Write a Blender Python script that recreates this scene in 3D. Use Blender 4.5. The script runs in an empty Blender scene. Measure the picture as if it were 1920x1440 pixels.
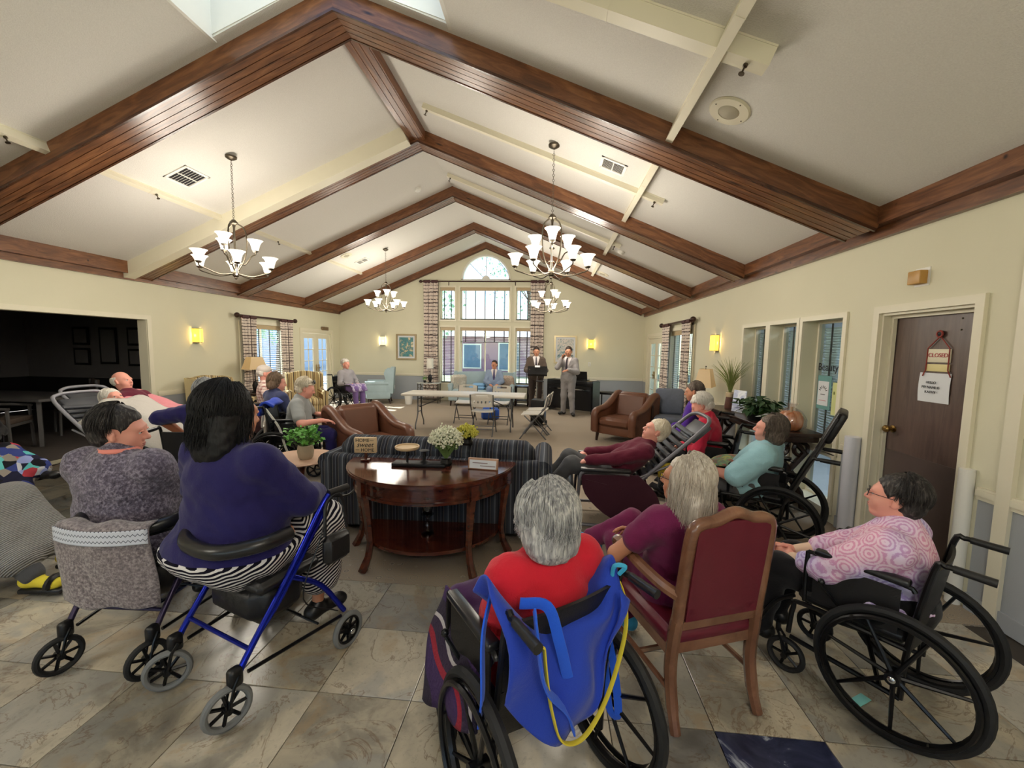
import bpy, bmesh, math, random
import numpy as np
from mathutils import Vector, Matrix
random.seed(7); RNG = np.random.default_rng(11)
SC = bpy.context.scene
COL = SC.collection
PI = math.pi
def rad(a): return a*PI/180.0

# ---------------------------------------------------------------- camera
FPX, YAW, PITCH, ROLL, CAMH = 762.57, -.0915182, -.0880662, .0165163, 1.66
def _cam():
    fwd = Vector((math.sin(YAW)*math.cos(PITCH), math.cos(YAW)*math.cos(PITCH), math.sin(PITCH)))
    right = Vector((math.cos(YAW), -math.sin(YAW), 0)); up = right.cross(fwd)
    r2 = right*math.cos(ROLL)+up*math.sin(ROLL); u2 = -right*math.sin(ROLL)+up*math.cos(ROLL)
    cd = bpy.data.cameras.new('camera'); co = bpy.data.objects.new('camera', cd); COL.objects.link(co)
    cd.sensor_width = 36; cd.lens = FPX/1920*36; cd.clip_start = .02; cd.clip_end = 400
    m = Matrix((r2, u2, -fwd)).transposed().to_4x4(); m.translation = (0, 0, CAMH)
    co.matrix_world = m; SC.camera = co
_cam()
# ---------------------------------------------------------------- world, sun, exposure
W = bpy.data.worlds.new('sky'); SC.world = W; W.use_nodes = True
_n = W.node_tree.nodes; _bg = _n['Background']; _sky = _n.new('ShaderNodeTexSky')
_sky.sky_type = 'NISHITA'; _sky.sun_disc = False; _sky.sun_elevation = rad(38); _sky.sun_rotation = rad(-75)
_sky.air_density = 1.0; _sky.dust_density = .6
W.node_tree.links.new(_sky.outputs[0], _bg.inputs[0]); _bg.inputs[1].default_value = .5
SUN_DIR = Vector((1, -.30, -.66)).normalized()
_sl = bpy.data.lights.new('sun', 'SUN'); _so = bpy.data.objects.new('sun', _sl); COL.objects.link(_so)
_sl.energy = 24.0; _sl.angle = rad(.6); _sl.color = (1, .95, .86); _so.rotation_euler = SUN_DIR.to_track_quat('-Z', 'Y').to_euler()
_so.location = (-20, 16, 14)
CHANDELIER_W, SCONCE_W = 100, 4
SC.view_settings.view_transform = 'Standard'; SC.view_settings.look = 'None'
SC.view_settings.gamma = 1; SC.view_settings.use_curve_mapping = False
SC.view_settings.exposure = 0.24
try:
    SC.cycles.use_denoising = True; SC.cycles.max_bounces = 6; SC.cycles.diffuse_bounces = 3; SC.cycles.glossy_bounces = 2; SC.cycles.transmission_bounces = 2; SC.cycles.use_adaptive_sampling = True; SC.cycles.adaptive_threshold = .05; SC.cycles.adaptive_min_samples = 12
    SC.cycles.transparent_max_bounces = 8; SC.cycles.sample_clamp_indirect = 6; SC.cycles.caustics_reflective = False; SC.cycles.caustics_refractive = False
except Exception: pass

# ---------------------------------------------------------------- helpers: materials
def lin(c):
    if isinstance(c, str): c = [int(c[i:i+2], 16) for i in (0, 2, 4)]
    return tuple(((x/255)/12.92 if x/255 <= .04045 else ((x/255+.055)/1.055)**2.4) for x in c)
class NT:
    def __init__(s, name, rough=.6, metal=0., spec=.5):
        s.m = bpy.data.materials.new(name); s.m.use_nodes = True; s.t = s.m.node_tree
        s.b = s.t.nodes['Principled BSDF']; s.b.inputs['Roughness'].default_value = rough
        s.b.inputs['Metallic'].default_value = metal; s.b.inputs['Specular IOR Level'].default_value = spec
        s._c = None
    def N(s, typ, ins=None, **props):
        n = s.t.nodes.new('ShaderNode'+typ)
        for k, v in props.items(): setattr(n, k, v)
        for k, v in (ins or {}).items(): s.set(n.inputs[k], v)
        return n
    def set(s, inp, v):
        if hasattr(v, 'is_linked') and hasattr(v, 'node'): s.t.links.new(v, inp)
        elif hasattr(v, 'outputs'): s.t.links.new(v.outputs[0], inp)
        else:
            if inp.type == 'RGBA' and len(v) == 3: v = (*v, 1)
            inp.default_value = v
    def co(s, scale=(1, 1, 1), rot=(0, 0, 0), kind='Object', loc=(0, 0, 0)):
        c = s.N('TexCoord'); mp = s.N('Mapping', {'Scale': scale, 'Rotation': rot, 'Location': loc})
        s.t.links.new(c.outputs[kind], mp.inputs[0]); return mp.outputs[0]
    def sep(s, vec): return s.N('SeparateXYZ', {0: vec}).outputs
    def noise(s, vec, scale=5, detail=3, rough=.5, dist=0): return s.N('TexNoise', {'Vector': vec, 'Scale': scale, 'Detail': detail, 'Roughness': rough, 'Distortion': dist}).outputs['Fac']
    def ramp(s, fac, stops, interp='LINEAR'):
        r = s.N('ValToRGB', {0: fac}); r.color_ramp.interpolation = interp; e = r.color_ramp.elements
        while len(e) < len(stops): e.new(.5)
        for el, (p, c) in zip(e, stops): el.position = p; el.color = (*c, 1) if len(c) == 3 else c
        return r.outputs[0]
    def math(s, op, a, b=0., c=0.):
        return s.N('Math', {0: a, 1: b, 2: c}, operation=op).outputs[0]
    def mix(s, fac, a, b, mode='MIX'):
        n = s.N('Mix', data_type='RGBA', blend_type=mode); s.set(n.inputs[0], fac); s.set(n.inputs[6], a); s.set(n.inputs[7], b); return n.outputs[2]
    def col(s, v): s.set(s.b.inputs['Base Color'], v); return s
    def bump(s, h, strength=.3, dist=.01):
        n = s.N('Bump', {'Strength': strength, 'Distance': dist, 'Height': h}); s.set(s.b.inputs['Normal'], n.outputs[0]); return s
def mat(name, c, rough=.6, metal=0., var=.12, vs=6., bump=0., bs=60., spec=.5, sheen=0., stretch=(1, 1, 1)):
    t = NT(name, rough, metal, spec); c = lin(c); v = t.co(stretch)
    n = t.noise(v, vs, 4)
    t.col(t.mix(n, tuple(x*(1-var) for x in c), tuple(min(1, x*(1+var)) for x in c)))
    if bump: t.bump(t.noise(v, bs, 3), bump, .004)
    if sheen: t.b.inputs['Sheen Weight'].default_value = sheen
    return t.m
def emis(name, c, strength, rough=.4):
    t = NT(name, rough); c = lin(c); t.col(c); t.b.inputs['Emission Color'].default_value = (*c, 1); t.b.inputs['Emission Strength'].default_value = strength; return t.m
def glassy(name, c=(235, 242, 245), alpha=.12, rough=.02):
    t = NT(name, rough); m = t.m; t.t.nodes.remove(t.b)
    g = t.N('BsdfGlossy', {'Roughness': rough, 'Color': (1, 1, 1)}); tr = t.N('BsdfTransparent', {'Color': lin(c)})
    lw = t.N('LayerWeight', {'Blend': .5}); mx = t.N('MixShader', {0: t.math('MULTIPLY_ADD', t.math('POWER', lw.outputs['Facing'], 4.), .5, .025+alpha*.1), 1: tr.outputs[0], 2: g.outputs[0]})
    t.t.links.new(mx.outputs[0], t.t.nodes['Material Output'].inputs[0]); return m
# ---------------------------------------------------------------- helpers: geometry
def unit(v): v = np.asarray(v, float); return v/(np.linalg.norm(v)+1e-12)
class MB:
    def __init__(s): s.v = []; s.f = []; s.mi = []; s.uv = {}
    def add(s, vs, fs, mi=0):
        b = len(s.v); s.v.extend([tuple(map(float, p)) for p in vs]); s.f.extend([tuple(i+b for i in f) for f in fs]); s.mi.extend([mi]*len(fs)); return s
    def box(s, x0, x1, y0, y1, z0, z1, mi=0):
        return s.add([(x0, y0, z0), (x1, y0, z0), (x1, y1, z0), (x0, y1, z0), (x0, y0, z1), (x1, y0, z1), (x1, y1, z1), (x0, y1, z1)],
              [(0, 3, 2, 1), (4, 5, 6, 7), (0, 1, 5, 4), (1, 2, 6, 5), (2, 3, 7, 6), (3, 0, 4, 7)], mi)
    def bx(s, c, size, rot=None, mi=0):
        h = np.array(size)/2; P = np.array([(x, y, z) for z in (-1, 1) for x, y in ((-1, -1), (1, -1), (1, 1), (-1, 1))])*h
        if rot is not None: P = P@np.array(rot).T
        return s.add(P+np.array(c), [(0, 3, 2, 1), (4, 5, 6, 7), (0, 1, 5, 4), (1, 2, 6, 5), (2, 3, 7, 6), (3, 0, 4, 7)], mi)
    def rbox(s, c, size, r=.03, n=3, rot=None, puff=0., mi=0):
        h = np.array(size)/2; r = min(r, *(h*.999)); inn = h-r; vs = []; fs = []; idx = {}
        k = n*2+1
        ts = np.concatenate([-1-np.linspace(0, 1, n+1)[::-1][:-1]*0, [0]])
        a = np.tan(np.linspace(-PI/4, PI/4, k)); 
        for ax in range(3):
            for sg in (-1, 1):
                g = np.zeros((k, k), int)
                for i in range(k):
                    for j in range(k):
                        d = np.zeros(3); d[ax] = sg; d[(ax+1) % 3] = a[i]; d[(ax+2) % 3] = a[j]
                        base = np.zeros(3); base[ax] = sg*inn[ax]
                        for q, t in (((ax+1) % 3, i), ((ax+2) % 3, j)): base[q] = inn[q]*(-1 if t < n else (1 if t > n else 0))
                        u = d.copy()
                        if i == n: u[(ax+1) % 3] = 0
                        p = base+r*d/np.linalg.norm(d)
                        if puff: p = p*(1+0*p); p[ax] += sg*puff*(1-abs((i-n)/n)**2)*(1-abs((j-n)/n)**2)
                        key = tuple(np.round(p, 6))
                        if key not in idx: idx[key] = len(vs); vs.append(p)
                        g[i, j] = idx[key]
                for i in range(k-1):
                    for j in range(k-1):
                        q = (g[i, j], g[i+1, j], g[i+1, j+1], g[i, j+1])
                        if len(set(q)) == 4: fs.append(q if sg > 0 else q[::-1])
        P = np.array(vs)
        if rot is not None: P = P@np.array(rot).T
        return s.add(P+np.array(c), fs, mi)
    def tube(s, pts, r=.01, n=8, closed=False, cap=True, mi=0, flat=1.):
        P = np.array(pts, float); m = len(P)
        R = np.full(m, r) if np.isscalar(r) else np.array(r, float)
        T = np.zeros_like(P)
        if closed: T = np.roll(P, -1, 0)-np.roll(P, 1, 0)
        else:
            T[1:-1] = P[2:]-P[:-2]; T[0] = P[1]-P[0]; T[-1] = P[-1]-P[-2]
        T /= (np.linalg.norm(T, axis=1)[:, None]+1e-12)
        up = np.array([0, 0, 1.]) if abs(T[0][2]) < .9 else np.array([1., 0, 0])
        u = unit(np.cross(T[0], up)); vs = []
        an = np.arange(n)/n*2*PI
        for i in range(m):
            u = unit(u-T[i]*np.dot(u, T[i])); w = np.cross(T[i], u)
            vs.append(P[i]+R[i]*(np.cos(an)[:, None]*u*flat+np.sin(an)[:, None]*w))
        vs = np.concatenate(vs); fs = []
        for i in range(m if closed else m-1):
            a, b = i*n, ((i+1) % m)*n
            fs += [(a+j, a+(j+1) % n, b+(j+1) % n, b+j) for j in range(n)]
        if cap and not closed: fs += [tuple(range(n))[::-1], tuple(range((m-1)*n, m*n))]
        return s.add(vs, fs, mi)
    def bar(s, a, b, r=.01, n=8, r2=None, mi=0): return s.tube([a, b], [r, r if r2 is None else r2], n, mi=mi)
    def lathe(s, prof, n=20, c=(0, 0, 0), rot=None, mi=0, a0=0, a1=2*PI):
        full = abs(a1-a0-2*PI) < 1e-6; k = n if full else n+1; vs = []; fs = []
        for r, z in prof:
            for j in range(k):
                t = a0+(a1-a0)*j/n; vs.append((r*math.cos(t), r*math.sin(t), z))
        for i in range(len(prof)-1):
            for j in range(n):
                a = i*k+j; b = i*k+(j+1) % k; fs.append((a, b, b+k, a+k))
        P = np.array(vs)
        if rot is not None: P = P@np.array(rot).T
        return s.add(P+np.array(c), fs, mi)
    def torus(s, c, R, r, axis='X', n=32, m=8, mi=0, flat=1.):
        an = np.arange(n)/n*2*PI; ax = {'X': 0, 'Y': 1, 'Z': 2}[axis]; pts = np.zeros((n, 3)); o = [i for i in range(3) if i != ax]
        vs = []; fs = []
        for t in an:
            d = np.zeros(3); d[o[0]] = math.cos(t); d[o[1]] = math.sin(t); e = np.zeros(3); e[ax] = 1
            for q in range(m):
                f = q/m*2*PI; vs.append(np.array(c)+d*(R+r*math.cos(f))+e*r*flat*math.sin(f))
        for i in range(n):
            for q in range(m): fs.append((i*m+q, i*m+(q+1) % m, ((i+1) % n)*m+(q+1) % m, ((i+1) % n)*m+q))
        return s.add(vs, fs, mi)
    def ell(s, c, r, n=12, m=8, rot=None, mi=0):
        r = (r,)*3 if np.isscalar(r) else r; vs = [(0, 0, -1)]
        for i in range(1, m):
            t = -PI/2+PI*i/m; vs += [(math.cos(t)*math.cos(2*PI*j/n), math.cos(t)*math.sin(2*PI*j/n), math.sin(t)) for j in range(n)]
        vs.append((0, 0, 1)); fs = [(0, 1+(j+1) % n, 1+j) for j in range(n)]
        for i in range(m-2): fs += [(1+i*n+j, 1+i*n+(j+1) % n, 1+(i+1)*n+(j+1) % n, 1+(i+1)*n+j) for j in range(n)]
        q = 1+(m-2)*n; fs += [(q+j, q+(j+1) % n, q+n) for j in range(n)]
        P = np.array(vs)*np.array(r)
        if rot is not None: P = P@np.array(rot).T
        return s.add(P+np.array(c), fs, mi)
    def prism(s, poly, h0, h1, axis='Z', mi=0):
        n = len(poly); f = {'Z': lambda a, b, h: (a, b, h), 'Y': lambda a, b, h: (a, h, b), 'X': lambda a, b, h: (h, a, b)}[axis]
        vs = [f(a, b, h0) for a, b in poly]+[f(a, b, h1) for a, b in poly]
        fs = [tuple(range(n))[::-1], tuple(range(n, 2*n))]+[(i, (i+1) % n, n+(i+1) % n, n+i) for i in range(n)]
        return s.add(vs, fs, mi)
    def sheet(s, G, th=.004, mi=0, uv=True):
        """G: (m,n,3) grid -> a sheet with thickness"""
        G = np.asarray(G, float); m, n = G.shape[:2]
        du = np.gradient(G, axis=0); dv = np.gradient(G, axis=1); N = np.cross(du, dv); N /= (np.linalg.norm(N, axis=2)[..., None]+1e-9)
        A = (G+N*th/2).reshape(-1, 3); B = (G-N*th/2).reshape(-1, 3); k = m*n; fs = []
        for i in range(m-1):
            for j in range(n-1):
                a = i*n+j; fs.append((a, a+n, a+n+1, a+1)); fs.append((k+a, k+a+1, k+a+n+1, k+a+n))
        ring = [(0, j) for j in range(n)]+[(i, n-1) for i in range(1, m)]+[(m-1, j) for j in range(n-2, -1, -1)]+[(i, 0) for i in range(m-2, 0, -1)]
        R = [i*n+j for i, j in ring]
        for a, b in zip(R, R[1:]+R[:1]): fs.append((a, b, k+b, k+a))
        b0 = len(s.v); s.add(np.concatenate([A, B]), fs, mi)
        if uv:
            for q in range(2):
                for i in range(m):
                    for j in range(n): s.uv[b0+q*k+i*n+j] = (j/(n-1), i/(m-1))
        return s
    def mesh(s, name, mats, smooth=True, angle=38, fixn=True):
        me = bpy.data.meshes.new(name); me.from_pydata(s.v, [], s.f)
        for m in (mats if isinstance(mats, (list, tuple)) else [mats]): me.materials.append(m)
        if any(s.mi): me.polygons.foreach_set('material_index', s.mi)
        if s.uv:
            u = me.uv_layers.new(name='UVMap'); li = np.zeros(len(me.loops), int); me.loops.foreach_get('vertex_index', li)
            arr = np.array([s.uv.get(i, (0, 0)) for i in li], np.float32).ravel(); u.data.foreach_set('uv', arr)
        if fixn:
            bm = bmesh.new(); bm.from_mesh(me); bmesh.ops.recalc_face_normals(bm, faces=bm.faces); bm.to_mesh(me); bm.free()
        if smooth:
            me.polygons.foreach_set('use_smooth', [True]*len(me.polygons))
            if angle < 180: me.set_sharp_from_angle(angle=rad(angle))
        me.update(); return me
    def build(s, name, mats, parent=None, label=None, smooth=True, angle=38, loc=None, rot=None, kind=None):
        return obj(name, s.mesh(name, mats, smooth, angle), parent, label, loc, rot, kind)
def obj(name, me, parent=None, label=None, loc=None, rot=None, kind=None):
    o = bpy.data.objects.new(name, me); COL.objects.link(o)
    if parent is not None: o.parent = parent
    if loc is not None: o.location = loc
    if rot is not None: o.rotation_euler = rot
    if label: o['label'] = label
    if kind: o['kind'] = kind
    return o
def thing(name, label, cat, loc=(0, 0, 0), rz=0., group=None, scale=1., kind=None):
    o = bpy.data.objects.new(name, None); COL.objects.link(o); o.empty_display_size = .1
    o.location = loc; o.rotation_euler = (0, 0, rz); o.scale = (scale,)*3; o['label'] = label; o['category'] = cat
    if group: o['group'] = group
    if kind: o['kind'] = kind
    return o
def tag(o, label, cat, group=None):
    o['label'] = label; o['category'] = cat
    if group: o['group'] = group
    return o
def struct(o, label=None):
    o['kind'] = 'structure'
    if label: o['label'] = label
    return o
def copy_tree(o, parent=None):
    c = o.copy(); COL.objects.link(c)
    if parent is not None: c.parent = parent
    for ch in list(o.children):
        if ch.type != 'LIGHT': copy_tree(ch, c)
    return c
def rotm(rx=0, ry=0, rz=0): return np.array(Matrix.Rotation(rz, 3, 'Z')@Matrix.Rotation(ry, 3, 'Y')@Matrix.Rotation(rx, 3, 'X'))
def text(name, s, size, m, parent, loc, rot, ext=.001, align='CENTER', shear=0., sx=1.):
    cu = bpy.data.curves.new(name, 'FONT'); cu.body = s; cu.size = size; cu.extrude = ext; cu.align_x = align; cu.shear = shear; cu.resolution_u = 3
    o = bpy.data.objects.new(name, cu); COL.objects.link(o); dg = bpy.context.evaluated_depsgraph_get()
    me = bpy.data.meshes.new_from_object(o.evaluated_get(dg)); bpy.data.objects.remove(o); bpy.data.curves.remove(cu)
    me.materials.clear(); me.materials.append(m)
    r = obj(name, me, parent, None, loc, rot); r.scale = (sx, 1, 1); return r
def arc(c, r, a0, a1, n=8, plane='XZ'):
    o = []
    for i in range(n+1):
        t = a0+(a1-a0)*i/n; a, b = r*math.cos(t), r*math.sin(t)
        o.append({'XZ': (c[0]+a, c[1], c[2]+b), 'YZ': (c[0], c[1]+a, c[2]+b), 'XY': (c[0]+a, c[1]+b, c[2])}[plane])
    return o
def smoothpath(P, n=6):
    P = [np.array(p, float) for p in P]; P = [2*P[0]-P[1]]+P+[2*P[-1]-P[-2]]; o = []
    for i in range(1, len(P)-2):
        for k in range(n):
            t = k/n; o.append(.5*((2*P[i])+(-P[i-1]+P[i+1])*t+(2*P[i-1]-5*P[i]+4*P[i+1]-P[i+2])*t*t+(-P[i-1]+3*P[i]-3*P[i+1]+P[i+2])*t**3))
    o.append(P[-2]); return o
# ================================================================ materials of the place
XL, XR, YF, XC, YB = -6.66, 2.78, 12.42, -1.99, -4.2
EAVE, RIDGE, SLOPE = 2.64, 4.81, .42
def ceil_z(x): return RIDGE-SLOPE*abs(x-XC)
def m_wall(name, c, c2):
    t = NT(name, .75, spec=.3); v = t.co(); t.col(t.mix(t.noise(v, 1.5, 2), lin(c), lin(c2))); t.bump(t.noise(v, 90, 3), .18, .003); return t.m
M_WALL = m_wall('cream_wall_paint', (222, 217, 192), (215, 210, 184))
M_GREY = m_wall('blue_grey_wainscot_paint', (166, 169, 172), (158, 162, 166))
M_TRIM = mat('cream_trim_paint', (226, 219, 196), .45, var=.03)
M_WHITE = mat('white_paint', (232, 230, 222), .45, var=.03)
def m_ceil():
    t = NT('stippled_ceiling', .9, spec=.2); v = t.co(); n = t.noise(v, 110, 2, .7)
    t.col(t.mix(n, lin((206, 202, 194)), lin((230, 227, 220)))); t.bump(n, .55, .006); return t.m
M_CEIL = m_ceil()
def m_wood(name, c1, c2, c3, rough=.35, sc=(1.2, 9, 9), knots=True, coat=.2):
    t = NT(name, rough); v = t.co(sc); n = t.noise(v, 2.2, 6, .6, 1.2)
    c = t.ramp(n, [(.28, lin(c1)), (.5, lin(c2)), (.72, lin(c3))])
    if knots:
        k = t.N('TexVoronoi', {'Vector': t.co((1.1, 5, 5)), 'Scale': 1.1}).outputs['Distance']
        c = t.mix(t.ramp(k, [(.03, (1, 1, 1)), (.1, (0, 0, 0))]), c, lin(c1), 'MULTIPLY')
    t.col(c); t.bump(n, .08, .003); t.b.inputs['Coat Weight'].default_value = coat; t.b.inputs['Coat Roughness'].default_value = .2; return t.m
M_BEAM = m_wood('stained_pine_beam', (74, 44, 27), (112, 70, 43), (142, 96, 62), .32)
M_BEAMD = m_wood('dark_stained_pine', (50, 30, 20), (78, 48, 32), (104, 68, 46), .25)
M_BEAMY = m_wood('stained_pine_board', (74, 44, 27), (112, 70, 43), (142, 96, 62), .32, (9, 1.2, 9))
M_BRASS = mat('aged_brass', (150, 120, 70), .35, 1., var=.1)
M_NICKEL = mat('brushed_nickel', (96, 88, 76), .38, 1., var=.06)
M_CHROME = mat('chrome', (205, 208, 212), .12, 1., var=.03)
M_BLACK = mat('black_plastic', (22, 22, 24), .38, var=.2)
M_BLKMET = mat('black_powder_coat', (20, 20, 22), .3, .3, var=.2)
M_RUBBER = mat('black_rubber', (26, 26, 27), .7, var=.2)
M_GLASS = glassy('window_glass')
M_PAPER = mat('white_paper', (222, 224, 228), .8, var=.03)
M_INK = mat('black_ink', (32, 30, 34), .7, var=.05)
M_BLIND = mat('white_blind_slat', (236, 232, 222), .5, var=.03)
M_TAPE = mat('charcoal_blind_tape', (60, 56, 54), .8, var=.08)
M_GOLD = mat('tan_blind_valance', (186, 164, 128), .5, var=.06)
def m_tile():
    t = NT('slate_look_tile', .28); oi = t.N('ObjectInfo'); c0 = t.N('TexCoord')
    off = t.math('MULTIPLY', oi.outputs['Random'], 83.); cb = t.N('CombineXYZ', {0: off, 1: t.math('MULTIPLY', oi.outputs['Random'], 41.), 2: off})
    ad = t.N('VectorMath', {0: c0.outputs['Object'], 1: cb.outputs[0]}, operation='ADD').outputs[0]
    n0 = t.noise(ad, 1.9, 3, .5, .8); n1 = t.noise(ad, 3.0, 6, .58, .6); n2 = t.noise(ad, 2.2, 6, .6, 1.4); n3 = t.noise(ad, 40, 6, .75); n4 = t.noise(ad, 11, 6, .7, .4)
    st = t.N('Mapping', {'Vector': ad, 'Scale': (9, 2.2, 1), 'Rotation': (0, 0, .35)}).outputs[0]; n5 = t.noise(st, 1.6, 5, .65)
    c = t.ramp(n1, [(.32, lin((140, 136, 130))), (.44, lin((168, 164, 154))), (.49, lin((192, 186, 172))), (.60, lin((212, 205, 188)))])
    c = t.mix(t.ramp(n0, [(.50, (0, 0, 0)), (.54, (.6, .6, .6))]), c, lin((172, 174, 174)))
    c = t.mix(t.ramp(n2, [(.58, (0, 0, 0)), (.63, (.5, .5, .5))]), c, lin((188, 164, 132)))
    vein = t.ramp(t.math('ABSOLUTE', t.math('SUBTRACT', n2, .5)), [(.0, (.7, .7, .7)), (.012, (0, 0, 0))]); c = t.mix(vein, c, lin((128, 104, 84)))
    c = t.mix(t.ramp(n4, [(.62, (0, 0, 0)), (.72, (.35, .35, .35))]), c, lin((104, 100, 98))); c = t.mix(t.ramp(n5, [(.60, (0, 0, 0)), (.74, (.4, .4, .4))]), c, lin((118, 108, 98))); c = t.mix(t.ramp(n3, [(.28, (.5, .5, .5)), (.45, (0, 0, 0))]), c, lin((120, 114, 106)))
    rv = t.ramp(oi.outputs['Random'], [(0, lin((186, 182, 178))), (.25, lin((246, 242, 232))), (.5, lin((206, 200, 188))), (.75, lin((250, 246, 236))), (1, lin((176, 176, 174)))])
    t.col(t.mix(.9, c, rv, 'MULTIPLY')); t.bump(n4, .15, .004); return t.m
M_TILE = m_tile()
def m_bluetile():
    t = NT('blue_slate_tile', .25); v = t.co(); n = t.noise(v, 5, 6, .6, 1.)
    t.col(t.ramp(n, [(.35, lin((34, 38, 62))), (.56, lin((58, 64, 92))), (.62, lin((176, 182, 196)))])); return t.m
M_BTILE = m_bluetile()
M_GROUT = mat('dark_grout', (66, 60, 54), .9)
def m_carpet():
    t = NT('scroll_carpet', .95, spec=.1); v = t.co((1, 1, 1)); d = t.noise(v, 6, 2)
    vv = t.N('TexVoronoi', {'Vector': v, 'Scale': 8.5}, feature='F1').outputs['Distance']
    w = t.math('SINE', t.math('MULTIPLY', vv, 46.)); n = t.noise(v, 220, 2); big = t.noise(v, 1.1, 2)
    c = t.ramp(w, [(.2, lin((176, 158, 134))), (.75, lin((204, 190, 166))), (.95, lin((140, 128, 114)))])
    c = t.mix(t.ramp(n, [(.3, (0, 0, 0)), (.7, (.5, .5, .5))]), c, lin((112, 104, 98))); c = t.mix(t.math('MULTIPLY', big, .35), c, lin((146, 142, 140)))
    t.col(c); t.bump(n, .5, .004); return t.m
M_CARPET = m_carpet()
# ================================================================ walls
def wallpoly(name, outer, holes, fmap, thick, m, parent=None):
    bm = bmesh.new(); edges = []
    for loop in [outer]+holes:
        vs = [bm.verts.new(fmap(u, w)) for u, w in loop]
        edges += [bm.edges.new((a, b)) for a, b in zip(vs, vs[1:]+vs[:1])]
    bmesh.ops.triangle_fill(bm, use_beauty=True, edges=edges)
    r = bmesh.ops.extrude_face_region(bm, geom=bm.faces[:]); vv = [e for e in r['geom'] if isinstance(e, bmesh.types.BMVert)]
    bmesh.ops.translate(bm, verts=vv, vec=thick); bmesh.ops.recalc_face_normals(bm, faces=bm.faces)
    me = bpy.data.meshes.new(name); bm.to_mesh(me); bm.free(); me.materials.append(m); return obj(name, me, parent)
def rect(a, b, c, d): return [(a, c), (b, c), (b, d), (a, d)]
ARCR, ARCZ = .75, 3.70
def archpts(r, n=20): return [(XC+r*math.cos(PI*i/n), ARCZ+r*math.sin(PI*i/n)) for i in range(n+1)]
FWIN = [(-3.40, -2.93, 2.50, 3.48), (-2.77, -1.24, 2.50, 3.48), (-1.06, -.57, 2.50, 3.48), (-3.40, -2.93, .55, 2.27), (-2.77, -1.24, .55, 2.27), (-1.06, -.57, .55, 2.27)]
w = wallpoly('wall_back', [(XL-.2, -.1), (XR+.2, -.1), (XR+.2, EAVE+.2), (XC, RIDGE+.25), (XL-.2, EAVE+.2)], [rect(*q) for q in FWIN]+[archpts(ARCR)], lambda u, z: (u, YF, z), (0, .2, 0), M_WALL); struct(w)
OPEN = (2.4, 6.20, 0, 2.03); LW = (8.28, 9.75, .75, 2.10); FD = (10.42, 11.92, .005, 2.03); RW = [(5.56, 6.16, .72, 2.0), (4.90, 5.46, .72, 2.0), (4.17, 4.79, .72, 2.0)]; RLOW = [(5.56, 6.16, .12, .64), (4.90, 5.46, .12, .64), (4.17, 4.79, .12, .64)]
RD = (2.96, 3.74, .005, 2.0); BW = [(-5.4, -3.6, .6, 2.2), (-2.9, -1.1, .6, 2.2), (-.4, 1.4, .6, 2.2)]
w = wallpoly('wall_left', rect(YB-.2, YF+.2, -.1, EAVE+.2), [rect(OPEN[0], OPEN[1], .001, OPEN[3]), rect(*LW), rect(*FD)], lambda u, z: (XL, u, z), (-.16, 0, 0), M_WALL); struct(w)
w = wallpoly('wall_right', rect(YB-.2, YF+.2, -.1, EAVE+.2), [rect(*q) for q in RW+RLOW]+[rect(*RD), rect(*FD), rect(*LW)], lambda u, z: (XR, u, z), (.2, 0, 0), M_WALL); struct(w)
w = wallpoly('wall_front', [(XL-.2, -.1), (XR+.2, -.1), (XR+.2, EAVE+.2), (XC, RIDGE+.25), (XL-.2, EAVE+.2)], [rect(*q) for q in BW], lambda u, z: (u, YB, z), (0, -.2, 0), M_WALL); struct(w)
# sloped ceiling with the skylight well that straddles the ridge
SKX, SKY = 1.07, (1.3, 3.60)
for sg, nm in ((-1, 'left'), (1, 'right')):
    xe = XL-.2 if sg < 0 else XR+.2
    f = lambda u, y, sg=sg: (u, y, ceil_z(u))
    e = .001*sg
    outer = [(XC, YB-.2), (xe, YB-.2), (xe, YF+.2), (XC, YF+.2), (XC, SKY[1]), (XC+sg*SKX, SKY[1]), (XC+sg*SKX, SKY[0]), (XC, SKY[0])]
    struct(wallpoly('ceiling_slope_'+nm, outer, [], f, (0, 0, .18), M_CEIL))
mb = MB(); z0 = ceil_z(XC+SKX)
for sg in (-1, 1): mb.box(XC+sg*(SKX-.008), XC+sg*(SKX+.05), SKY[0]-.05, SKY[1]+.05, z0-.01, RIDGE+1.0)
for y in SKY:
    s = .05 if y == SKY[1] else -.05; y = y-.16*s
    mb.prism([(XC-SKX-.05, z0), (XC, RIDGE), (XC+SKX+.05, z0), (XC+SKX+.05, RIDGE+1), (XC-SKX-.05, RIDGE+1)], min(y, y+s), max(y, y+s), 'Y')
sk = struct(mb.build('skylight_well', M_WHITE, smooth=False))
mb = MB(); mb.box(XC-SKX, XC+SKX, SKY[0], SKY[1], RIDGE+.98, RIDGE+.99); mb.build('pane', M_GLASS, sk)
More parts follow.
